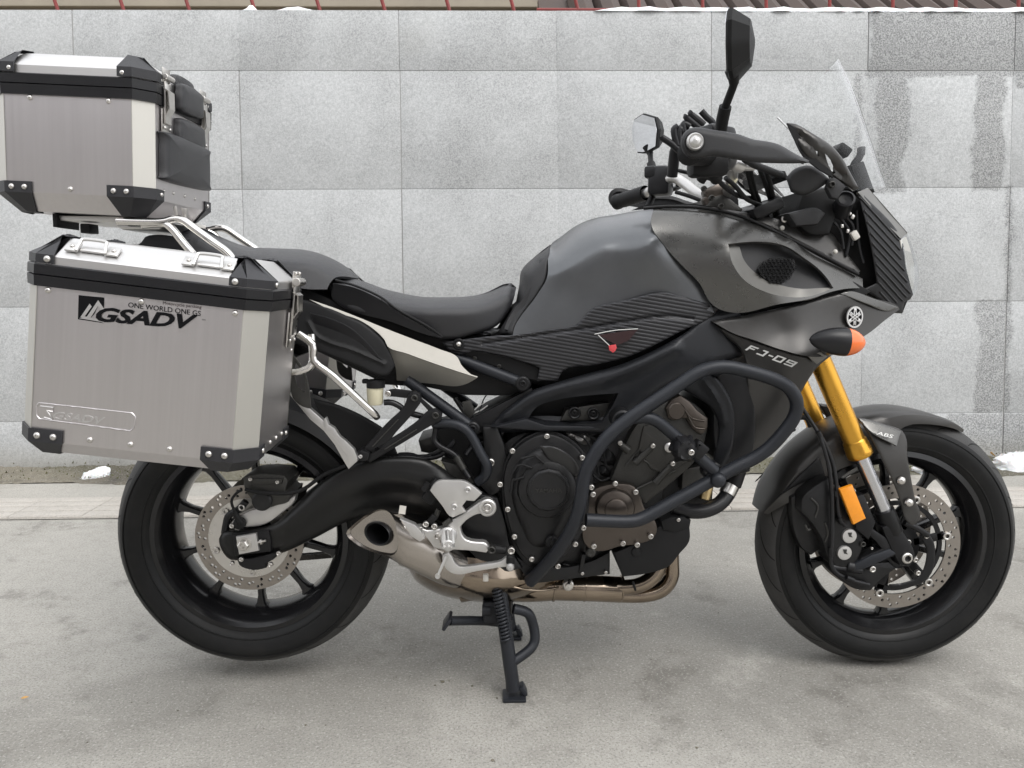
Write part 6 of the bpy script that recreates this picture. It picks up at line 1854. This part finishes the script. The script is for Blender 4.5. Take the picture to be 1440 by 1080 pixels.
skin('cover_recess', bp_, 'plastic_smooth', [(436, 440), (460, 446), (492, 460), (515, 480), (538, 507), (500, 491), (449, 470)], [(440, 445, -0.1715), (490, 470, -0.1775), (535, 505, -0.1765)], 0.003, True, step=4.0, roll=[(None, 3, 0.002)])
obj('tail_inner', prism([(300, 385), (420, 415), (450, 440), (560, 500), (600, 530), (540, 540), (440, 492), (340, 460)], -0.10, 0.10, 0.008), 'plastic', bike, 35)
obj('tail_light', prism([(192, 345), (198, 340), (203, 333), (215, 330), (250, 333), (275, 340), (300, 365), (220, 362), (200, 358), (193, 352)], -0.075, 0.075, 0.012, True), 'plastic_smooth', bike, 40)
obj('tail_lens', prism([(180, 347), (184, 343), (193, 343), (194, 352), (186, 354)], -0.05, 0.05, 0.004), 'lens', bike, 35)
obj('tail_fender', prism([(150, 352), (166, 350), (172, 356), (230, 375), (300, 400), (420, 500), (410, 505), (300, 430), (160, 385)], -0.06, 0.06, 0.006), 'plastic', bike, 35)

# ------------------------------------------------------------------ pillion rest, reservoir, hoses
pr_ = obj('pillion_bracket', prism([(574, 556), (582, 550), (591, 554), (592, 564), (584, 577), (558, 607), (530, 637), (514, 641), (512, 630), (543, 596), (568, 571)], -0.172, -0.158, 0.003, True), 'black_metal', bike, 35)
obj('bracket_arm', prism([(604, 577), (613, 575), (622, 582), (620, 592), (606, 599), (575, 618), (545, 636), (520, 651), (509, 642), (520, 632), (550, 617), (582, 596)], -0.172, -0.158, 0.003, True), 'black_metal', pr_, 35)
obj('bracket_tie', prism([(586, 560), (592, 560), (612, 578), (607, 583)], -0.168, -0.160, 0.001), 'black_metal', pr_, 30)
obj('bracket_knuckle', prism([(500, 638), (508, 632), (520, 638), (518, 648), (508, 650), (500, 645)], -0.185, -0.15, 0.005, True), 'black_metal', pr_, 35)
for (a, b), (c_, d_) in (((524, 628), (560, 590)), ((541, 632), (586, 604))):
    obj('bracket_edge', rod(P(a, b, -0.174), P(c_, d_, -0.174), 0.0014, 6), 'engine_grey', pr_, 40)
for px, py in ((583, 559.5), (612.5, 584)):
    bolt(px, py, -0.174, 0.0075, pr_, 'engine_grey')
bolt(507, 642, -0.187, 0.004, pr_, 'cast_alu')
rv = obj('fluid_reservoir', join(lathe(P(528, 569, -0.150), [(0.014, 0.0), (0.0165, 0.004), (0.0178, 0.036), (0.0178, 0.038)], 24, (0, 0, 1), cap=True)), 'fluid', bike, 40)
obj('reservoir_cap', join(lathe(P(528.5, 545, -0.150), [(0.0195, 0.0), (0.0198, 0.014), (0.017, 0.017), (0.0005, 0.018)], 20, (0, 0, 1), cap=True), xf(box(0.014, 0.012, 0.010, 0.003), Matrix.Translation(P(514, 536, -0.150)))), 'plastic', rv, 35)
obj('reservoir_stay', prism([(541, 551), (548, 548), (580, 550), (584, 558), (575, 560), (552, 558), (543, 558)], -0.158, -0.150, 0.002, True), 'black_metal', rv, 35)
bolt(545.5, 553.5, -0.160, 0.0068, rv)
obj('reservoir_hose', tube([(540, 566, -0.15), (550, 566, -0.15), (560, 570, -0.15), (575, 580, -0.15), (600, 588, -0.145), (612, 600, -0.14), (611, 617, -0.14), (618, 627, -0.145), (640, 640, -0.15), (652, 660, -0.155), (660, 672, -0.16)], 0.0065, 10, 4), 'plastic_smooth', rv, 60)
obj('hose_spring', rod(P(642, 642, -0.152), P(652, 660, -0.156), 0.0085, 12), 'engine_grey', rv, 40)
gp_ = obj('side_guard_pipe', tube([(612, 596, -0.155), (635, 596, -0.165), (652, 602, -0.17), (664, 615, -0.172), (676, 638, -0.175), (685, 655, -0.175), (683, 668, -0.17), (672, 678, -0.16)], 0.0105, 14, 5), 'bar_metal', bike, 60)
obj('rear_master', join(xf(box(0.03, 0.03, 0.055, 0.006), Matrix.Translation(P(610, 690, -0.18)) @ Matrix.Rotation(rad(35), 4, 'Y')), rod(P(603, 680, -0.19), P(596, 690, -0.19), 0.008, 12), xf(box(0.014, 0.012, 0.02, 0.002), Matrix.Translation(P(608, 730, -0.195)) @ Matrix.Rotation(rad(40), 4, 'Y'))), 'plastic', bike, 35)
obj('brake_switch', join(rod(P(612, 728, -0.19), P(617, 716, -0.19), 0.006, 10), rod(P(624, 738, -0.205), P(634, 730, -0.205), 0.0055, 10)), 'engine_grey', bike, 40)
for px, py in ((599, 737), (611, 740)):
    bolt(px, py, -0.20, 0.0065, rs)
obj('tag_label', xf(box(0.014, 0.001, 0.018, 0), Matrix.Translation(P(566, 717, -0.19)) @ Matrix.Rotation(rad(10), 4, 'Y')), 'cream', bike, 0)
for pts in (((600, 650, -0.1), (580, 640, -0.1), (560, 640, -0.1), (600, 642, -0.11), (625, 630, -0.12)), ((640, 560, -0.08), (650, 575, -0.08), (660, 590, -0.1)), ((560, 650, -0.11), (590, 646, -0.12), (620, 640, -0.12), (640, 620, -0.12)), ((655, 640, -0.12), (668, 625, -0.11), (690, 620, -0.11))):
    obj('loose_hose', tube(pts, 0.0055, 8, 4), 'plastic_smooth', bike, 60)
# suspension linkage and shock glimpsed behind
sh_ = obj('rear_shock', rod(P(630, 590, 0.0), P(660, 690, 0.0), 0.022, 16), 'black_metal', bike, 40)
def coil():
    a, b = P(630, 590, 0.0), P(655, 675, 0.0)
    ax = (b - a).normalized()
    sx = ax.cross(Vector((0, 1, 0))).normalized()
    pts = []
    for i in range(8 * 14 + 1):
        t = i / (8 * 14)
        an = 2 * math.pi * 8 * t
        pts.append(a.lerp(b, t) + (sx * math.cos(an) + Vector((0, 1, 0)) * math.sin(an)) * 0.030)
    return sweep(pts, 0.0055, 8)
obj('shock_spring', coil(), 'plastic_smooth', sh_, 60)
obj('linkage', join(prism([(588, 620), (606, 615), (618, 628), (612, 640), (592, 636)], -0.06, 0.06, 0.006, True)), 'engine_grey', bike, 35)
obj('electrics', join(prism([(612, 604), (640, 600), (668, 610), (690, 612), (690, 690), (650, 690), (628, 650)], -0.10, 0.06, 0.008, True)), 'plastic', bike, 35)
obj('rear_block', prism([(620, 648), (650, 655), (668, 680), (640, 685)], -0.14, -0.10, 0.004), 'engine_grey', bike, 35)
obj('bracket_small', join(prism([(650, 566), (662, 562), (668, 580), (660, 590), (652, 580)], -0.11, -0.10, 0.002)), 'engine_grey', bike, 30)
for pts in (((664, 580), (672, 572), (682, 566)), ((664, 582), (676, 577), (686, 570)), ((668, 586), (674, 578), (680, 562), (684, 556))):
    obj('cable_tie', tube([(a, b, -0.09) for a, b in pts], 0.0016, 6), 'plastic' if pts[0][1] == 586 else 'white_print', bike, 50)
obj('chain_run_guard', prism([(660, 590), (700, 570), (712, 566), (720, 560), (735, 556), (740, 570), (705, 600), (680, 612)], -0.07, 0.07, 0.004), 'plastic', bike, 35)
for px, py in ((693, 576), (709, 570)):
    bolt(px, py, -0.075, 0.005, bike, 'cast_alu')
obj('rear_engine_mount', prism([(678, 600), (700, 600), (712, 640), (705, 690), (690, 700), (672, 680), (680, 640)], -0.15, 0.10, 0.006, True), 'engine', bike, 35)
bolt(690, 650, -0.155, 0.0085, bike, 'steel')
obj('frame_heel', prism([(655, 690), (700, 700), (712, 740), (718, 770), (735, 800), (700, 806), (660, 776), (640, 740)], -0.155, 0.10, 0.006, True), 'engine', bike, 35)
obj('swingarm_fill', prism([(545, 690), (640, 700), (660, 740), (640, 770), (585, 760), (560, 730)], -0.10, 0.10, 0.01, True), 'plastic', bike, 35)

# ------------------------------------------------------------------ luggage racks
rk = obj('luggage_rack', join(prism([(82, 303), (160, 304), (240, 307), (240, 314), (160, 312), (84, 310)], -0.10, 0.10, 0.003)), 'cream', bike, 30)
rk.data.materials[0] = M['cast_alu']
obj('rack_foot', prism([(164, 312), (238, 314), (224, 323), (172, 323), (163, 318)], -0.09, 0.09, 0.003), 'cast_alu', rk, 30)
obj('rack_slot', prism([(178, 314), (194, 315), (194, 318), (180, 318)], -0.103, -0.09, 0), 'plastic', rk, 0)
obj('rack_latch', prism([(73, 300), (80, 299), (80, 320), (74, 319)], -0.108, -0.02, 0.002), 'plastic', rk, 30)
obj('rack_lock', xf(box(0.02, 0.04, 0.02, 0.002), Matrix.Translation(P(126, 322, -0.06))), 'plastic', rk, 30)
obj('rack_tube', tube([(165, 311, -0.128), (225, 312, -0.128), (243, 308.5, -0.128), (257, 310, -0.13), (275, 323, -0.135), (300, 341, -0.14), (318, 354, -0.14), (327, 366, -0.14), (329, 385, -0.14)], 0.0085, 14, 4), 'chrome', rk, 60, mirror=True)
obj('rack_strut', tube([(200, 316, -0.122), (228, 314, -0.125), (240, 320, -0.13), (258, 342, -0.135), (280, 368, -0.14), (290, 385, -0.14)], 0.0085, 14, 4), 'chrome', rk, 60, mirror=True)
obj('rack_tab', join(prism([(243, 291), (247, 289), (250, 305), (245, 306)], -0.11, -0.105, 0.001), prism([(254, 292), (263, 293), (261, 306), (257, 305)], -0.10, -0.095, 0.001)), 'steel', rk, 30)
cr_ = obj('case_rack', tube([(420, 470, -0.22), (440, 485, -0.225), (442, 508, -0.225), (470, 530, -0.222), (520, 576, -0.205), (530, 586, -0.19)], 0.008, 14, 3), 'chrome', bike, 60, mirror=True)
obj('rack_loop', tube([(438, 470, -0.215), (440, 500, -0.218), (438, 512, -0.22), (428, 520, -0.225), (400, 522, -0.228), (330, 500, -0.228), (320, 450, -0.225)], 0.008, 14, 4), 'chrome', cr_, 60, mirror=True)
obj('rack_stay', prism([(405, 553), (410, 553), (440, 578), (470, 605), (500, 640), (503, 648), (490, 660), (484, 650), (470, 625), (455, 606), (436, 590)], -0.200, -0.185, 0.002), 'alu_bright', cr_, 30)
obj('stay_teeth', prism([(455, 590), (458, 587), (462, 597), (470, 602), (478, 614), (486, 620), (498, 632), (503, 645), (492, 655), (488, 640), (470, 618), (458, 605)], -0.212, -0.198, 0.001), 'alu_bright', cr_, 30)
skin('rack_plate', cr_, 'engine_grey', [(408, 495), (418, 505), (428, 520), (435, 545), (438, 575), (426, 572), (412, 560), (408, 540)], [(420, 535, -0.230)], 0.003, holes=[[(416, 510), (424, 522), (429, 545), (428, 552), (420, 545), (414, 525)]], roll=[(None, 2, 0.001)], mirror=True)

# ================================================================== LUGGAGE CASES
def rotm(ya, pi_, ro):
    return Matrix.Rotation(ya, 4, 'Z') @ Matrix.Rotation(pi_, 4, 'Y') @ Matrix.Rotation(ro, 4, 'X')

class Case:
    def __init__(s, name, label, cat, m, hl, hw, h, chx, chy, band, strip, bev, inset, low, low_in, group=None):
        s.t = thing(name, label, cat, m=m, group=group)
        s.m, s.hl, s.hw, s.h, s.chx, s.chy = m, hl, hw, h, chx, chy
        s.w1, s.w2, s.w3 = h + band, h + band + strip, h + band + strip + bev
        s.inset, s.low, s.low_in = inset, low, low_in
        s.build()
    def add(s, name, g, mat, smooth=30, thick=0.0, parent=None):
        o = obj(name, g, mat, None, smooth, thick)
        o.parent = parent or s.t
        return o
    def rivet(s, p, n, r=0.0055, parent=None, mat='steel'):
        q = (-Vector(n)).to_track_quat('Y', 'Z').to_matrix().to_4x4()
        key = ('rivet', r, mat)
        o = inst('rivet', key, dome_rivet(r), mat, Matrix.Translation(Vector(p)) @ q, None)
        o.parent = parent or s.t
        return o
    def face_pt(s, px, py, v):
        """the point of the plane v = const of the case that shows at (px, py)"""
        mi = s.m.inverted()
        a = mi @ CAM_P
        d = mi.to_3x3() @ (CAM_R @ Vector(((px - 720) / F_PX, (540 - py) / F_PX, -1.0)))
        return a + d * ((v - a.y) / d.y)
    def octa(s, w, i=0.0):
        L, W, cx, cy = s.hl - i, s.hw - i, s.chx - i * 0.3, s.chy - i * 0.3
        return [(-L + cx, -W, w), (L - cx, -W, w), (L, -W + cy, w), (L, W - cy, w), (L - cx, W, w), (-L + cx, W, w), (-L, W - cy, w), (-L, -W + cy, w)]
    def corner(s, su, sv, i, w, a, b):
        k = i * 0.7
        return [(su * (s.hl - s.chx - a), sv * (s.hw - i), w), (su * (s.hl - s.chx - k), sv * (s.hw - i), w),
                (su * (s.hl - i), sv * (s.hw - s.chy - k), w), (su * (s.hl - i), sv * (s.hw - s.chy - b), w)]
    def build(s):
        h, e = s.h, 0.0015
        body = s.add('body', loft([s.octa(-s.low, s.low_in), s.octa(-e, e * 0.6), s.octa(e, 0), s.octa(h + 0.004, 0)]), 'alu', 20)
        s.body = body
        # strips over the four upright chamfers, their bright reflection put into the colour
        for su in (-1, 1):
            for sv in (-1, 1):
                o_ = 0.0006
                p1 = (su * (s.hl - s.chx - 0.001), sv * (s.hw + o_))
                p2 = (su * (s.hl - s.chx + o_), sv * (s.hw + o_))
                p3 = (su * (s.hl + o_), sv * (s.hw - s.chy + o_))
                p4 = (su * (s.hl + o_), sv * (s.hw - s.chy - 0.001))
                s.add('chamfer_sheen', loft([[(a, b, w) for a, b in (p1, p2, p3, p4)] for w in (0.004, h)], cap=False, closed=False), 'alu_chamfer_lit', 0, 0.0, body)
        mid = (h + s.w1) / 2
        s.band = s.add('seal_band', loft([s.octa(h, 0.002), s.octa(h, -0.004), s.octa(mid - 0.0012, -0.005), s.octa(mid - 0.0002, -0.003)]), 'plastic_smooth', 25)
        s.lid_band = s.add('lid_band', loft([s.octa(mid + 0.0002, -0.003), s.octa(mid + 0.0012, -0.005), s.octa(s.w1 - 0.002, -0.005), s.octa(s.w1, -0.003), s.octa(s.w1, 0.004)]), 'plastic_smooth', 25)
        s.lid = s.add('lid', loft([s.octa(s.w1, 0.0), s.octa(s.w2 - e, 0), s.octa(s.w2 + e * 0.6, e), s.octa(s.w3 - e, s.inset - e), s.octa(s.w3, s.inset + e)]), 'alu_bright', 20)
        for su in (-1, 1):
            for sv in (-1, 1):
                g = loft([s.corner(su, sv, -0.0035, 0.020, 0.052, 0.03), s.corner(su, sv, -0.0035, -0.002, 0.052, 0.03), s.corner(su, sv, s.low_in - 0.0035, -s.low - 0.002, 0.040, 0.022), s.corner(su, sv, s.low_in + 0.02, -s.low - 0.003, 0.040, 0.022)], cap=False, closed=False)
                q = s.add('corner_guard', g, 'guard', 22, 0.0032)
                for a in (0.012, 0.038):
                    s.rivet((su * (s.hl - s.chx - a), sv * (s.hw + 0.0035), 0.009), (0, sv, 0), 0.0058, q)
                s.rivet((su * (s.hl + 0.0035), sv * (s.hw - s.chy - 0.018), 0.010), (su, 0, 0), 0.0048, q)
                g = loft([s.corner(su, sv, -0.0035, s.w1 + 0.001, 0.026, 0.026), s.corner(su, sv, -0.0035, s.w2 + 0.001, 0.026, 0.026), s.corner(su, sv, s.inset - 0.0035, s.w3 + 0.002, 0.016, 0.012), s.corner(su, sv, s.inset + 0.012, s.w3 + 0.003, 0.016, 0.012)], cap=False, closed=False)
                q = s.add('lid_guard', g, 'guard', 22, 0.0032)
                s.rivet((su * (s.hl - s.chx - 0.016), sv * (s.hw + 0.0035), s.w1 + 0.008), (0, sv, 0), 0.0058, q)
                s.rivet((su * (s.hl + 0.0035), sv * (s.hw - s.chy - 0.018), s.w1 + 0.008), (su, 0, 0), 0.0048, q)
    def handle(s, u, sv, lng=0.075):
        sl = Vector((0, -sv * s.inset, s.w3 - s.w2))
        L = sl.length
        t = sl.normalized()
        n = Vector((0, sv * t.z, abs(t.y)))
        o = Vector((u, sv * s.hw, s.w2)) + sl * 0.48 + n * 0.001
        ux = Vector((1, 0, 0))
        mm = Matrix(((ux.x, t.x, n.x, o.x), (ux.y, t.y, n.y, o.y), (ux.z, t.z, n.z, o.z), (0, 0, 0, 1)))
        hd = s.add('tie_handle', xf(join(sweep(cr([(-lng * 0.30, -0.010, 0.004), (-lng * 0.27, 0.004, 0.010), (-lng * 0.22, 0.011, 0.012), (lng * 0.22, 0.011, 0.012), (lng * 0.27, 0.004, 0.010), (lng * 0.30, -0.010, 0.004)], 4), 0.003, 8)), mm), 'cast_alu', 40)
        for sx in (-1, 1):
            s.add('handle_plate', xf(box(0.021, 0.022, 0.004, 0.0015, Matrix.Translation((sx * lng * 0.42, 0, 0.002))), mm), 'cast_alu', 30, 0, hd)
            s.rivet(mm @ Vector((sx * lng * 0.44, 0, 0.004)), n, 0.004, hd)
        s.add('handle_pad', xf(box(lng * 0.5, 0.012, 0.004, 0.0015, Matrix.Translation((0, -0.002, 0.002))), mm), 'alu_bright', 30, 0, hd)
        return hd
    def latch(s, v, su=1, sc=1.0, w_off=0.0):
        x = su * (s.hl + 0.004)
        lt = s.add('latch', box(0.004, 0.030 * sc, 0.085 * sc, 0.001, Matrix.Translation((x + su * 0.005, v, s.h + 0.006 + w_off))), 'steel', 30)
        s.add('latch_plate', box(0.003, 0.036 * sc, 0.05 * sc, 0.001, Matrix.Translation((x, v, s.h - 0.030 * sc + w_off))), 'steel', 30, 0, lt)
        s.add('latch_hook', loft([[(x + su * 0.004, v - 0.017 * sc, s.w1 - 0.004 + w_off), (x + su * 0.004, v + 0.017 * sc, s.w1 - 0.004 + w_off)], [(x + su * 0.013, v - 0.015 * sc, s.w1 - 0.010 + w_off), (x + su * 0.013, v + 0.015 * sc, s.w1 - 0.010 + w_off)],
                                [(x + su * 0.015, v - 0.012 * sc, s.h - 0.004 + w_off), (x + su * 0.015, v + 0.012 * sc, s.h - 0.004 + w_off)], [(x + su * 0.006, v - 0.012 * sc, s.h - 0.020 + w_off), (x + su * 0.006, v + 0.012 * sc, s.h - 0.020 + w_off)]], cap=False, closed=False), 'steel', 30, 0.002, lt)
        s.add('latch_hinge', rod((x + su * 0.008, v - 0.019 * sc, s.w2 + w_off), (x + su * 0.008, v + 0.019 * sc, s.w2 + w_off), 0.006 * sc, 12, 0.001), 'steel', 40, 0, lt)
        s.add('hinge_leaf', box(0.003, 0.034 * sc, 0.030, 0.001, Matrix.Translation((x + su * 0.002, v, s.w2 + 0.004 + w_off))), 'steel', 30, 0, lt)
        for dv, dw in ((-0.012, -0.045), (0.012, -0.045), (0.0, -0.060), (-0.011, 0.05), (0.011, 0.05)):
            s.rivet((x + su * 0.0045, v + dv * sc, s.h + dw * sc + w_off), (su, 0, 0), 0.0036, lt)

# ---- near side case
pm = Matrix.Translation((-0.6057, -0.37, 0.6483)) @ rotm(0.0148, 0.1274, 0.0073)
near = Case('side_case', 'large silver aluminium side case with black mountain logo hanging beside the rear wheel', 'side case', pm, 0.1956, 0.135, 0.2539, 0.0312, 0.038, 0.036, 0.014, 0.031, 0.042, 0.022, 0.020, 'aluminium side cases')
vf = -near.hw
for px, py in ((67.6, 408), (198.7, 424), (330.6, 440.5), (126.4, 618.6), (183.5, 625), (238.4, 631.6)):
    q = near.face_pt(px, py, vf)
    near.rivet((q.x, vf, q.z), (0, -1, 0), 0.0052)
near.handle(-0.088, -1)
near.handle(0.098, -1)
near.latch(0.045, 1, 1.3)
near.latch(0.052, -1)
for dv in (-0.06, -0.02, 0.02, 0.06):
    near.rivet((near.hl, dv, 0.012), (1, 0, 0), 0.0042)
# printed logo
def face_quad(cs, pts, mat, name, off=0.0005, parent=None):
    q = [cs.face_pt(a, b, -cs.hw - off) for a, b in pts]
    return cs.add(name, ([tuple(v) for v in q], [tuple(range(len(q)))]), mat, 0, 0, parent)
def face_text(cs, s, p0, p1, htx, mat, name, off=0.0006, parent=None, **kw):
    a, b = cs.face_pt(*p0, -cs.hw - off), cs.face_pt(*p1, -cs.hw - off)
    t = fit_text(s, (b - a).length, htx, **kw)
    an = math.atan2(b.z - a.z, b.x - a.x)
    return cs.add(name, xf(t, Matrix.Translation(a) @ Matrix.Rotation(-an, 4, 'Y')), mat, 0, 0, parent)
lg = face_quad(near, [(110.5, 415), (146.5, 418.5), (146, 437), (139, 428), (133, 441), (128, 447), (146, 454.5), (109.5, 449)], 'black_print', 'logo_square')
face_quad(near, [(113, 446), (126, 427), (129, 431), (118, 446.5)], 'alu_bright', 'logo_peak', 0.0008, lg)
face_quad(near, [(121, 447), (138, 422), (147, 435), (143, 437), (138, 430), (127, 447.5)], 'alu_bright', 'logo_peak', 0.0009, lg)
face_quad(near, [(111, 447.5), (120, 445), (148, 450.5), (147, 453.5)], 'alu_bright', 'logo_base', 0.0010, lg)
face_text(near, 'GSADV', (134.5, 452), (278, 464), 0.0240, 'black_print', 'logo_name', 0.0012, lg, shear=0.32, bold=0.035, spacing=0.98)
face_text(near, 'ONE WORLD ONE GS', (180, 432), (282, 444.5), 0.0082, 'black_print', 'logo_motto', 0.0007, lg, bold=0.004)
face_text(near, 'Motorcycle partking', (229, 429.5), (283, 435.5), 0.0066, 'dark_red', 'logo_small_print', 0.0007, lg, bold=-0.004)
face_text(near, 'TM', (283.5, 450.5), (288.5, 451), 0.0022, 'black_print', 'logo_mark', 0.0007, lg)
# pressed plate with raised name, lower left
bx = smooth_poly([(55, 566.5), (186, 581), (190.5, 586), (188, 602), (183, 606), (56, 589), (51.5, 584), (51.5, 570)], 40, 4.0)
q = [near.face_pt(a, b, -near.hw - 0.0002) for a, b in bx]
em_p = near.add('pressed_plate', sweep(q, 0.0014, 6, closed=True), 'alu', 60)
face_text(near, 'GSADV', (75, 589), (147, 597.5), 0.0125, 'alu_bright', 'raised_name', 0.0003, em_p, shear=0.3, bold=0.01, depth=0.0)
for o_ in [o for o in em_p.children if o.name.startswith('raised_name')]:
    md = o_.modifiers.new('solidify', 'SOLIDIFY')
    md.thickness = 0.0012
    md.offset = 0
q = [near.face_pt(a, b, -near.hw - 0.0004) for a, b in ((57, 571), (75.5, 573), (75, 579), (66, 577), (70, 584), (74, 590), (62, 587))]
near.add('raised_mark', sweep(q, 0.0013, 6), 'alu_bright', 60, 0, em_p)

# ---- far side case, its twin
fm = Matrix.Translation((-0.6057, 0.37, 0.6483)) @ rotm(-0.0148, 0.1274, -0.0073)
far = Case('side_case', 'silver aluminium side case on the far side, glimpsed behind the tail and rear wheel', 'side case', fm, 0.1956, 0.135, 0.2539, 0.0312, 0.038, 0.036, 0.014, 0.031, 0.042, 0.022, 0.020, 'aluminium side cases')
far.latch(-0.052)

# ---- top case
tm = Matrix.Translation((-0.8478, 0.0, 1.1039)) @ rotm(-0.0356, 0.0524, 0.0)
top = Case('top_case', 'silver aluminium top case with black corner guards and backrest pads above the tail', 'top case', tm, 0.161, 0.1631, 0.1888, 0.033, 0.0271, 0.041, 0.017, 0.030, 0.036, 0.036, 0.034)
vf = -top.hw
for px, py in ((42, 137), (152.5, 142), (99, 266)):
    q = top.face_pt(px, py, vf)
    top.rivet((q.x, vf, q.z), (0, -1, 0), 0.0055)
for v in (-0.10, -0.055, 0.0, 0.055):
    top.rivet((top.hl, v, 0.020), (1, 0, 0), 0.004)
top.latch(-0.098, 1, 0.95)
top.latch(0.088, 1, 0.95)
def pad(v0, v1, w0, w1, x0, th, rnd=0.02):
    """cushion on the front face: outline in (v, w), bulging along +u"""
    ol = [(v0 + 0.012, w0), (v1 - 0.012, w0 + 0.004), (v1, w0 + 0.016), (v1 - 0.002, w1 - 0.016), (v1 - 0.014, w1), (v0 + 0.014, w1), (v0 + 0.002, w1 - 0.016), (v0, w0 + 0.016)]
    ol = [tuple(p[:2]) for p in cr([Vector((a, b, 0)) for a, b in ol], 4, True)]
    cv, cw = (v0 + v1) / 2, (w0 + w1) / 2
    def rg_(k, d):
        return [(x0 + d, cv + (a - cv) * k, cw + (b - cw) * k) for a, b in ol]
    return loft([rg_(1.0, 0), rg_(1.0, th * 0.55), rg_(0.97, th * 0.8), rg_(0.90, th * 0.97), rg_(0.5, th * 1.05), rg_(0.05, th * 1.08)])
big = top.add('back_pad', pad(-0.122, 0.106, 0.040, 0.138, top.hl + 0.001, 0.019), 'leather', 50)
top.add('pad_crown', pad(-0.052, 0.082, 0.122, 0.180, top.hl + 0.001, 0.016), 'leather', 50, 0, big)
upp = top.add('lid_pad', pad(-0.056, 0.060, top.h + 0.004, top.w2 + 0.004, top.hl + 0.006, 0.016), 'leather', 50)
top.add('lid_pad_roll', pad(-0.050, 0.054, top.w1 + 0.006, top.w3 - 0.006, top.hl - 0.010, 0.014), 'leather', 50, 0, upp)
top.add('base_plate', box(0.16, 0.16, 0.012, 0.003, Matrix.Translation((0.0, 0, -top.low - 0.005))), 'plastic', 30)

# ---- a plain building added out of view, to darken what the shiny parts mirror
bd = thing('added_building', 'plain grey building added out of view, seen only in the reflections', 'building', (-8, -8.2, 0))
M['render_grey'] = material('grey render', (0.62, 0.59, 0.585), 0.85, 0, 0.2, 1.5, 0.3, 60)
M['pane'] = material('dark window', (0.03, 0.035, 0.04), 0.08, 0, 0.1)
obj('wall', box(27.0, 3.0, 5.2, 0.02, Matrix.Translation((-9.3, -9.7, 2.6))), 'render_grey', bd, 20)
obj('roof', box(27.6, 3.6, 0.3, 0.02, Matrix.Translation((-9.3, -9.7, 5.35))), 'tan_render', bd, 20)
for i in range(9):
    for z in (1.6, 3.9):
        obj('window', box(1.3, 0.06, 1.3, 0.01, Matrix.Translation((-21.0 + i * 2.9, -8.19, z))), 'pane', bd, 20)
